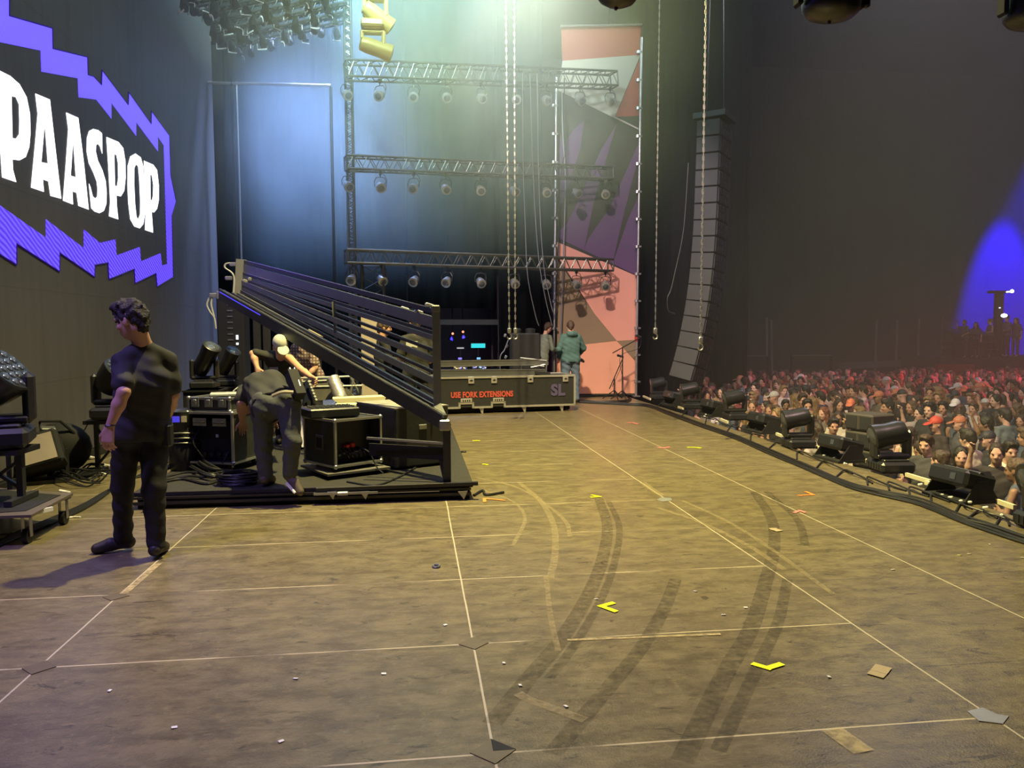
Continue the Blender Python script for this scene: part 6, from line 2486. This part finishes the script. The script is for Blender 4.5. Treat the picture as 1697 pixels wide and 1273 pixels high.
        if shoes:
            for S in 'LR':
                b = Body()
                an, toe = J['an' + S], J['toe' + S]
                d = toe - an
                heel = an - nv(d) * .035 - np.array((0, 0, .035))
                b.cone(an, heel, .045, .038, .02)
                b.cone(heel, toe, .040, .034, .02)
                b.cone(an * .5 + toe * .5, toe, .045, .032, .02)
                F, lo, hh, G = b.field(min(h, .012))
                o = net_obj('shoe', F, lo, hh, mats['shoe'], th)
    e = MB()
    for q in (-1, 1):
        e.ball(tuple(hc + R @ np.array((q * .030, .0845, .010)) * hs), .0095 * hs, 8, (1.25, .9, .75))
    e.build('eyes', M['eye'], th, True)
    if hair:
        hair_obj(hc, R, hs, hair, mats['hair'], th, min(h, .012) if h < .02 else h, seed)
    return R


M['eye'] = mat('dark_eye', (0.03, 0.02, 0.018), 0.3)
M['skin_a'] = mat('skin_light', (0.58, 0.33, 0.24), 0.55, 0, 0.1, 12)
M['skin_b'] = mat('skin_tan', (0.52, 0.30, 0.21), 0.55, 0, 0.1, 12)
M['tee_black'] = mat('black_tshirt', (0.026, 0.026, 0.027), 0.85, 0, 0.15, 10, 0.2)
M['trouser_black'] = mat('black_work_trousers', (0.011, 0.011, 0.013), 0.8, 0, 0.25, 10, 0.3)
M['trouser_char'] = mat('charcoal_jeans', (0.055, 0.062, 0.058), 0.85, 0, 0.2, 20, 0.3)
M['jeans'] = mat('blue_jeans', (0.10, 0.15, 0.19), 0.85, 0, 0.3, 12, 0.3)
M['teal'] = mat('teal_sweatshirt', (0.065, 0.135, 0.125), 0.9, 0, 0.12, 12, 0.3)
M['hair_dark'] = mat('dark_hair', (0.018, 0.014, 0.012), 0.75, 0, 0.5, 60, 0.6)
M['hair_brown'] = mat('brown_hair', (0.06, 0.035, 0.02), 0.6, 0, 0.4, 60, 0.6)
M['boot'] = mat('dark_boot', (0.022, 0.018, 0.015), 0.55, 0, 0.3, 20)
M['cap_pale'] = mat('pale_cap', (0.52, 0.52, 0.50), 0.8, 0, 0.08, 12, 0.2)


def plaid():
    m, nt, b, N, L = nodemat('plaid_cloth')
    tc = N.new('ShaderNodeTexCoord')
    last = None
    for ax_, sc in (('X', 7), ('Z', 7)):
        w = N.new('ShaderNodeTexWave')
        w.bands_direction = ax_
        w.inputs['Scale'].default_value = sc
        L.new(tc.outputs['Object'], w.inputs['Vector'])
        if last is None:
            last = w.outputs[0]
        else:
            mm_ = N.new('ShaderNodeMath')
            mm_.operation = 'MULTIPLY'
            L.new(last, mm_.inputs[0])
            L.new(w.outputs[0], mm_.inputs[1])
            last = mm_.outputs[0]
    mx = N.new('ShaderNodeMix')
    mx.data_type = 'RGBA'
    mx.inputs[6].default_value = (.16, .10, .09, 1)
    mx.inputs[7].default_value = (.62, .52, .44, 1)
    L.new(last, mx.inputs[0])
    L.new(mx.outputs[2], b.inputs['Base Color'])
    b.inputs['Roughness'].default_value = .85
    return m


def at_px(th, d):
    o = np.array(th.location)
    return {k: np.array(gy(*v)) - o for k, v in d.items()}


# ---- man in the black T-shirt, near, seen from behind
A_ = thing('person', (-1.93, 5.5, 0), 'person in black T-shirt and black trousers standing with his back turned, dark curly hair, one bare arm hanging', 'person')
A_['label'] = 'standing person seen from behind, black T-shirt and trousers, dark curly hair, bare arm hanging'
JA = at_px(A_, dict(head=(218, 530, 5.46), neck=(237, 568, 5.52), shL=(201, 599, 5.42), shR=(278, 597, 5.60), elL=(205, 650, 5.28), wrL=(181, 709, 5.28), elR=(287, 655, 5.62), wrR=(274, 700, 5.82),
                    hipL=(211, 716, 5.52), hipR=(256, 716, 5.60), knL=(203, 806, 5.60), knR=(255, 812, 5.50), anL=(205, 893, 5.70), anR=(259, 905, 5.50)))
JA['anL'][2], JA['anR'][2] = .09, .09
JA['toeL'] = JA['anL'] + np.array((-.17, -.03, -.055))
JA['toeR'] = JA['anR'] + np.array((.0, .16, -.055))
MA = dict(skin=M['skin_b'], shirt=M['tee_black'], trousers=M['trouser_black'], hair=M['hair_dark'], shoe=M['boot'])
make_person(A_, JA, (-.93, .30, -.30), (-.28, .95, 0), MA, h=.0075, hair='curly', fold=.0035, build=1.02, hs=1.06,
            hands=dict(L=((-.10, -.12, -1), (.25, .95, -.1), .55, -1), R=((-.2, .6, -.7), (-1, 0, 0), .5, 1)))
m = MB().box(JA['hipR'] + np.array((.09, -.03, -.02)), (.07, .10, .16), bev=.015)
m.build('hip_pouch', M['black'], A_)
m = MB().tube([JA['wrL'] * .93 + JA['elL'] * .07 + np.array((.030 * math.cos(t), .030 * math.sin(t), 0)) for t in [k * .6283 for k in range(10)]], .006, 5, True)
m.build('wristband', M['black'], A_)

# ---- man bending over on the platform
B_ = thing('person', (-1.12, 7.05, PT), 'person bending forward on the platform in charcoal jeans, tool pouch on the hip', 'person')
JB = at_px(B_, dict(head=(412, 668, 7.98), neck=(418, 645, 7.80), shL=(405, 648, 7.62), shR=(455, 632, 7.72), elL=(400, 668, 7.50), wrL=(402, 700, 7.75), elR=(470, 670, 7.85), wrR=(455, 700, 7.95),
                    hipL=(435, 676, 7.10), hipR=(478, 672, 7.08), knL=(437, 738, 7.18), knR=(484, 735, 6.98), anL=(440, 795, 7.18), anR=(480, 786, 7.02), waist=(438, 638, 7.38)))
JB['anL'][2] = .09
JB['toeL'] = JB['anL'] + np.array((.03, .15, -.055))
JB['toeR'] = JB['anR'] + np.array((.07, -.02, -.12))
JB['toeR'] = at_px(B_, dict(t=(497, 815, 6.96)))['t']
MBm = dict(skin=M['skin_b'], shirt=M['tee_black'], trousers=M['trouser_char'], hair=M['hair_dark'], shoe=mat('tan_shoe', (.09, .07, .05), .6, 0, .2, 20))
make_person(B_, JB, (-.2, .35, -.9), (0, .2, -1), MBm, h=.0085, hair='short', up=(0, 1, .2), fold=.004, build=1.08, sleeve='short', untucked=True, hem=-.05)
sp_ = JB['toeR']
MB().cyl(JB['anR'] + np.array((-.02, -.05, -.07)), JB['toeR'] + np.array((-.035, -.05, .0)), .014, .012, n=8).build('white_sole', M['white'], B_, True)
q = at_px(B_, dict(a=(482, 617, 7.15), b=(497, 657, 7.0), c=(480, 610, 7.15), d=(488, 640, 7.02)))
MB().bar(q['a'], q['b'], .09, .10).build('tool_pouch', M['matte_black'], B_)
MB().cyl(q['c'], q['d'], .008, n=6).cyl(q['c'] + np.array((.04, 0, 0)), q['d'] + np.array((.05, 0, 0)), .007, n=6).build('tools', M['steel'], B_)
m = MB()
qa = at_px(B_, dict(a=(452, 656, 6.98), b=(468, 650, 6.95), c=(486, 650, 6.97)))
m.tube(spline([Vector(qa['a']), Vector(qa['b']), Vector(qa['c'])], 5), .018, 6)
m.build('belt', mat('belt_tan', (.35, .32, .22), .6), B_)

# ---- man in the white cap leaning over
C_ = thing('person', (gy(470, 640, 9.6).x, 9.6, PT), 'person in pale cap and black T-shirt leaning on both arms beyond the bending person', 'person')
JC = at_px(C_, dict(head=(465, 574, 9.30), neck=(466, 592, 9.48), shL=(480, 594, 9.45), shR=(443, 590, 9.60), elL=(498, 612, 9.25), wrL=(517, 626, 9.10), elR=(419, 586, 9.55), wrR=(427, 612, 9.45),
                    hipL=(485, 650, 9.95), hipR=(462, 650, 10.0), knL=(488, 690, 9.9), knR=(463, 690, 9.9), anL=(488, 730, 10.0), anR=(465, 730, 10.0)))
for S in 'LR':
    JC['an' + S][2] = .09
    JC['kn' + S][2] = .50
    JC['hip' + S][2] = .92
    JC['toe' + S] = JC['an' + S] + np.array((0, -.16, -.05))
MC = dict(skin=M['skin_a'], shirt=M['tee_black'], trousers=M['trouser_black'], hair=M['cap_pale'], shoe=M['boot'])
make_person(C_, JC, (.35, -.75, -.55), (0, -.9, -.4), MC, h=.010, hair='cap', up=(0, -.4, 1), fold=.004, hs=1.05)
MB().box(np.array(JC['neck']) + np.array((-.06, -.17, -.14)), (.10, .012, .06)).build('pale_badge', mat('pale_badge', (.35, .35, .38), .6), C_)

# ---- two men behind the bars
D_ = thing('person', (gy(635, 620, 11.6).x, 11.6, 0), 'person in black jacket before the beige panel, seen in profile through the light bars', 'person')


def std(th_, hgt=1.75, yaw=0.0, armL=None, armR=None, lean=0.0, stance=.10):
    """standing joints facing yaw (0 = +y)"""
    s = hgt / 1.75
    c, sn = math.cos(yaw), math.sin(yaw)

    def T(x, y, z):
        y = y + lean * max(0, z - .9)
        return np.array((c * x - sn * y, sn * x + c * y, z)) * np.array((s, s, s))
    L = armL or ((-.25, .0, 1.14), (-.26, .08, .88))
    R = armR or ((.25, .0, 1.14), (.26, .08, .88))
    J = dict(head=T(0, .03, 1.63), neck=T(0, -.01, 1.475), shL=T(-.165, 0, 1.41), shR=T(.165, 0, 1.41), elL=T(*L[0]), wrL=T(*L[1]), elR=T(*R[0]), wrR=T(*R[1]),
             hipL=T(-.09, 0, .93), hipR=T(.09, 0, .93), knL=T(-stance, .02, .50), knR=T(stance, .02, .50), anL=T(-stance, 0, .09), anR=T(stance, 0, .09), toeL=T(-stance - .02, .16, .035), toeR=T(stance + .02, .16, .035))
    return J, T(0, 1, 0) - T(0, 0, 0)


J, fr2 = std(None, 1.72, -math.pi / 2 + .2, armL=((-.24, .05, 1.16), (-.10, .28, 1.12)), armR=((.24, .05, 1.16), (.12, .30, 1.10)))
make_person(D_, J, (.9, .1, -.15), fr2, dict(skin=M['skin_a'], shirt=M['tee_black'], trousers=M['trouser_black'], hair=M['hair_brown'], shoe=M['boot']), h=.013, hair='short', sleeve='long')
E_ = thing('person', (gy(690, 620, 11.2).x, 11.2, 0), 'person in black T-shirt, white print on the back, half hidden behind light bars', 'person')
J, fr2 = std(None, 1.78, .35, armL=((-.24, .0, 1.15), (-.12, .24, 1.10)), armR=((.26, -.02, 1.14), (.17, .22, 1.02)))
make_person(E_, J, (-.3, .9, -.35), fr2, dict(skin=M['skin_a'], shirt=M['tee_black'], trousers=M['trouser_black'], hair=M['hair_dark'], shoe=M['boot']), h=.013, hair='short')
MB().box((-.06, -.135, 1.36), (.17, .012, .10), Euler((.05, .08, .35))).build('white_back_print', mat('print_white', (.55, .55, .55), .8), E_)

# ---- man in the teal sweatshirt at the banner
F_ = thing('person', (gy(946, 600, 16.1).x, 16.1, 0), 'person in teal hooded sweatshirt and jeans with his back turned before the pink banner', 'person')
J, fr2 = std(None, 1.74, .12, armL=((-.27, -.02, 1.15), (-.20, .18, .98)), armR=((.30, .05, 1.17), (.27, .30, 1.02)), stance=.12)
make_person(F_, J, (.1, .95, -.3), fr2, dict(skin=M['skin_a'], shirt=M['teal'], trousers=M['jeans'], hair=M['hair_brown'], shoe=M['boot']), h=.014, hair='crop', sleeve='long', hood=True, build=1.12)
MB().box((.30, .30, .90), (.10, .16, .05), Euler((.3, .4, .2)), .015).build('dark_gloves', M['matte_black'], F_)
# ---- partly hidden man at the pipe post
G_ = thing('person', (gy(896, 600, 17.3).x, 17.3, 0), 'person in grey-green shirt mostly hidden behind the inner banner post', 'person')
J, fr2 = std(None, 1.72, -1.1, lean=.25, armL=((-.24, .0, 1.15), (-.2, .2, 1.0)), armR=((.24, .1, 1.15), (.2, .35, 1.1)))
make_person(G_, J, (.6, .6, -.5), fr2, dict(skin=M['skin_a'], shirt=mat('greygreen_shirt', (.16, .18, .14), .85, 0, .2, 12, .3), trousers=M['trouser_black'], hair=M['hair_brown'], shoe=M['boot']), h=.016, hair='crop', sleeve='long')
# ---- person in the plaid shirt
H_ = thing('person', (gy(519, 640, 11.9).x, 11.9, 0), 'person in beige plaid shirt bending behind the lower beam of the tilted frame', 'person')
J, fr2 = std(None, 1.62, 2.6, lean=.45, armL=((-.24, .15, 1.10), (-.16, .35, .95)), armR=((.24, .15, 1.10), (.16, .35, .95)))
make_person(H_, J, (-.4, -.6, -.7), fr2, dict(skin=M['skin_a'], shirt=plaid(), trousers=M['trouser_black'], hair=M['hair_dark'], shoe=M['boot']), h=.014, hair='short', sleeve='short')

# ------------------------------------------------------------------ the crowd
CZ = -1.62
cs, ch_, ck, ct = objcolmat('crowd_cloth', .85, .2, 12, .3), objcolmat('crowd_hair', .6, .4, 50, .4), objcolmat('crowd_skin', .55, .1, 10, 0), objcolmat('crowd_trousers', .85, .2, 12, .2)
CM = dict(skin=ck, shirt=cs, trousers=ct, hair=ch_, shoe=M['boot'])
A0 = ((-.24, .02, 1.16), (-.16, .22, 1.05))
A1 = ((.24, .02, 1.16), (.14, .24, 1.08))
FA = ((-.24, .05, 1.16), (.08, .20, 1.12))
FB = ((.24, .05, 1.16), (-.08, .22, 1.10))
DN = ((-.25, .0, 1.14), (-.26, .06, .90))
DM = ((.25, .0, 1.14), (.26, .06, .90))
UP = ((.28, .12, 1.38), (.24, .22, 1.66))
variants = [('short', 'short', DN, DM, 1.78), ('long', 'none', A0, A1, 1.66), ('short', 'long', FA, FB, 1.80), ('long', 'short', DN, A1, 1.68), ('cap', 'short', DN, DM, 1.78), ('bun', 'none', FA, FB, 1.64), ('crop', 'short', A0, UP, 1.80), ('long', 'long', FA, DM, 1.67)]
VAR = []
for i, (hr, sl, la, ra, hg) in enumerate(variants):
    th = thing('person', (0, 0, 0), 'x', 'person')
    J, fr2 = std(None, hg, 0, la, ra)
    make_person(th, J, (0, 1, -.12), (0, 1, 0), CM, h=.019, hair=hr, sleeve=sl, shoes=False, build=.98 if hr in ('short', 'cap', 'crop') else .88, hs=1.05, seed=i * 1.3, fold=.005)
    VAR.append(th)
used_var = set()


def cparts(root):
    return _tree.get(root.name) or list(root.children)


rc_ = random.Random(21)
SK = [(.62, .38, .30), (.55, .32, .24), (.50, .28, .20), (.66, .42, .34), (.30, .17, .11)]
HR = [(.02, .015, .012), (.04, .025, .016), (.09, .055, .03), (.20, .13, .06), (.015, .012, .012)]
SH = [(.02, .02, .022), (.03, .03, .035), (.10, .10, .11), (.60, .56, .54), (.55, .50, .50), (.35, .30, .32), (.05, .07, .12), (.20, .05, .05), (.30, .27, .24), (.04, .05, .05), (.14, .11, .09), (.45, .30, .28), (.02, .02, .02), (.08, .10, .14)]


def crowd_person(v, x, y, yaw, label, shirt=None, hair=None, skin=None, group=None, z=CZ, sc=1.0):
    src = VAR[v]
    if v in used_var:
        o = copy_tree(src)
    else:
        _tree[src.name] = list(src.children)
        for c in src.children:
            _tree[c.name] = list(c.children)
        o = src
        used_var.add(v)
    o.location = (x, y, z)
    o.rotation_euler = (0, 0, yaw)
    o.scale = (sc, sc, sc)
    o['label'] = label
    if group:
        o['group'] = group
    cols = {'body': skin or rc_.choice(SK), 'shirt': shirt or rc_.choice(SH), 'trousers': rc_.choice([(.02, .02, .03), (.05, .06, .09), (.03, .03, .03)]), 'hair': hair or rc_.choice(HR), 'cap': hair or rc_.choice([(.5, .5, .5), (.4, .06, .05), (.03, .03, .04), (.5, .18, .10)])}
    for c in o.children:
        c.color = tuple(cols.get(c.name.split('.')[0], (.05, .05, .05))) + (1,)
        for c2 in c.children:
            c2.color = c.color
    return o


def head_at(px, py, Zh):
    """ground spot of somebody whose head centre shows there"""
    g_ = gz(px, py, Zh)
    return g_.x, g_.y


near = [
    (0, 1671, 748, 2.9, 'person in a white printed T-shirt with short dark beard nearest the view edge', (.72, .68, .55), (.02, .015, .01)),
    (3, 1592, 757, 2.6, 'long dark haired person in black T-shirt right behind the nearest strobe lamp', (.015, .015, .017), (.015, .012, .01)),
    (5, 1561, 764, .4, 'person in a cream top with dark strap, turned away beside the black-shirted woman', (.70, .66, .50), (.05, .03, .02)),
    (0, 1537, 737, 2.1, 'short haired boy in a dark grey T-shirt resting his arms beside the tipped lamp', (.06, .06, .065), (.06, .035, .02)),
    (1, 1508, 722, 2.3, 'long haired person in a pale patterned top with folded arms next to the boy', (.50, .44, .28), (.04, .022, .015)),
    (2, 1607, 728, .3, 'person in a cream T-shirt with raised glasses behind the black-shirted woman', (.66, .58, .46), (.02, .015, .01)),
    (0, 1668, 690, .2, 'person in a plain grey shirt seen from behind above the white printed T-shirt', (.16, .20, .23), (.03, .02, .015)),
    (6, 1637, 703, .8, 'dark haired person in black looking down at a phone beside the grey shirt', (.02, .02, .022), (.015, .012, .01)),
    (4, 1553, 704, 1.6, 'person in a red cap with dark shirt in the near crowd', (.04, .03, .03), (.55, .07, .05)),
    (4, 1584, 672, 2.2, 'person in a shining white cap in the middle of the crowd', (.10, .10, .12), (.75, .75, .78)),
    (7, 1390, 694, 2.5, 'person in a white flower-patterned shirt beside the stacked loudspeakers', (.66, .62, .50), (.05, .03, .02)),
    (3, 1366, 686, 2.0, 'reddish haired person looking aside next to the flower-patterned shirt', (.16, .13, .12), (.16, .06, .03)),
    (3, 1346, 702, 2.6, 'low standing long haired person at the tipped lamp before the flower-patterned shirt', (.08, .06, .06), (.09, .05, .03)),
    (4, 1410, 672, 2.4, 'person in an orange cap close above the stacked loudspeakers', (.10, .09, .09), (.75, .22, .12)),
    (1, 1472, 706, 2.2, 'person in a pale sleeveless top just beside the top loudspeaker box', (.55, .42, .36), (.03, .02, .015)),
    (0, 1362, 659, .6, 'person in a navy shirt with lit white sleeve before the red-lit crowd', (.03, .05, .10), (.02, .015, .01)),
    (5, 1342, 655, 2.8, 'person in a white and red lit tank top beside the navy shirt', (.70, .60, .62), (.03, .02, .015)),
    (0, 1316, 656, .2, 'broad person in a grey T-shirt from behind with bare shoulders either side', (.22, .16, .16), (.03, .02, .015)),
    (1, 1212, 646, .5, 'person with pale shawl beside the seated pair under the far posts', (.50, .36, .32), (.10, .05, .04)),
    (5, 1180, 648, 2.2, 'person in a pale top leaning sideways, nearest the hanging speaker column', (.62, .50, .62), (.16, .07, .07)),
    (6, 1652, 752, 2.4, 'dark dressed person half hidden beside the white printed T-shirt', (.03, .025, .025), (.03, .02, .015)),
]
taken = []
for (v, px, py, yw, lab, shc, hrc) in near:
    hz = CZ + variants[v][4] * .93
    x, y = head_at(px, py, hz)
    x = max(6.05, x)
    crowd_person(v, x, y, yw, lab, shc, hrc, SK[0] if v in (0, 3) else None, 'people of the crowd who stand out', sc=1.0)
    taken.append((x, y))
crowd_spots = []
yy = 7.8
while yy < 25.6:
    xx = 6.35 + rc_.uniform(0, .3)
    while xx < .90 * yy + 1.2:
        px = xx + rc_.uniform(-.16, .16)
        py = yy + rc_.uniform(-.16, .16)
        if all((px - a) ** 2 + (py - b) ** 2 > .30 for a, b in taken) and not (px < 6.8 and 8.6 < py < 10.6) and not (px < 7.6 and py > 17.5):
            crowd_spots.append((px, py))
        xx += .57
    yy += .57
crowd_spots.sort(key=lambda p: p[0] ** 2 + p[1] ** 2)
nind = 300 - len(near)
groups_ = [(10.5, 'person in the near part of the crowd below the stage edge lamps'), (15, 'person in the crowd past the stacked loudspeakers'), (99, 'person in the red lit far part of the crowd')]
for i, (x, y) in enumerate(crowd_spots[:nind]):
    dist = y
    lab = next(l for d_, l in groups_ if dist < d_)
    v = rc_.randrange(8)
    o = crowd_person(v, x, y, math.pi / 2 + rc_.gauss(0, .9), lab, sc=rc_.uniform(.93, 1.06))
    o['group'] = lab.replace('person', 'people')
# the far rest of the crowd as one mass
base = {}
mass = MB()
far = crowd_spots[nind:]
fm_, ff_ = [], []
lowp = []
for v in (0, 3, 4):
    b = Body()
    J, _ = std(None, variants[v][4], 0, DN, DM)
    add_head(b, J['head'], head_frame((0, 1, 0), (0, 0, 1)), 1.1, False)
    b.cone(J['neck'], J['head'], .06, k=.03).cone(J['shL'], J['shR'], .075, k=.04).cone(J['neck'] - np.array((0, 0, .15)), (J['hipL'] + J['hipR']) / 2, .17, .15, .05)
    for S in 'LR':
        b.cone(J['sh' + S], J['el' + S], .055, .045, .03).cone(J['el' + S], J['wr' + S], .045, .03, .02).cone(J['hip' + S], J['an' + S], .10, .06, .03)
    F, lo, hh, G = b.field(.035)
    lowp.append(nets(F, lo, hh))
mats3 = [mat('far_crowd_dark', (.06, .05, .05), .9, 0, .3, 5), mat('far_crowd_skin', (.50, .30, .25), .8, 0, .3, 5), mat('far_crowd_pale', (.32, .28, .27), .9, 0, .3, 5)]
VV, QQ, MI = [], [], []
n0 = 0
for i, (x, y) in enumerate(far):
    V, Q = lowp[i % 3]
    a = math.pi / 2 + rc_.gauss(0, .8)
    c, s = math.cos(a), math.sin(a)
    sc = rc_.uniform(.92, 1.06)
    W_ = np.stack([V[:, 0] * c - V[:, 1] * s, V[:, 0] * s + V[:, 1] * c, V[:, 2]], 1) * sc + np.array((x, y, CZ))
    VV.append(W_)
    QQ.append(Q + n0)
    n0 += len(V)
    zc = V[Q[:, 0], 2]
    MI.append(np.where(zc > 1.50, np.where((V[Q[:, 0], 1] < .02) | (zc > 1.70), 0, 1), rc_.choice([0, 0, 2])))
if VV:
    V, Q, MI = np.concatenate(VV), np.concatenate(QQ), np.concatenate(MI)
    me = bpy.data.meshes.new('crowd')
    me.from_pydata(V.tolist(), [], Q.tolist())
    for q in mats3:
        me.materials.append(q)
    me.polygons.foreach_set('material_index', MI.astype(np.int32))
    me.polygons.foreach_set('use_smooth', np.ones(len(Q), bool))
    o = bpy.data.objects.new('crowd', me)
    COL.objects.link(o)
    tag(o, 'farthest rows of the red lit crowd too many to tell apart', 'crowd', kind='stuff')
# people on the control tower
for (v, px, py, yw, lab) in ((6, 1598, 542, 1.8, 'person bending over the desk on the blue control platform'), (3, 1617, 545, 2.2, 'person leaning at the middle of the rail on the blue control platform'), (5, 1648, 550, 1.4, 'person in pale top beside the glowing work lamp on the control platform'),
                             (2, 1676, 548, 1.6, 'tall dark figure past the glowing lamp on the control platform'), (3, 1691, 560, 1.9, 'person at the edge of the view on the control platform')):
    c = gy(px, py, TY)
    crowd_person(v, c.x, TY - .02 + (.25 if px > 1640 else -.0), yw, lab, (.10, .09, .12), z=zt - (.30 if px == 1691 else 0) * 0, sc=.80 if px in (1598, 1617) else .9)
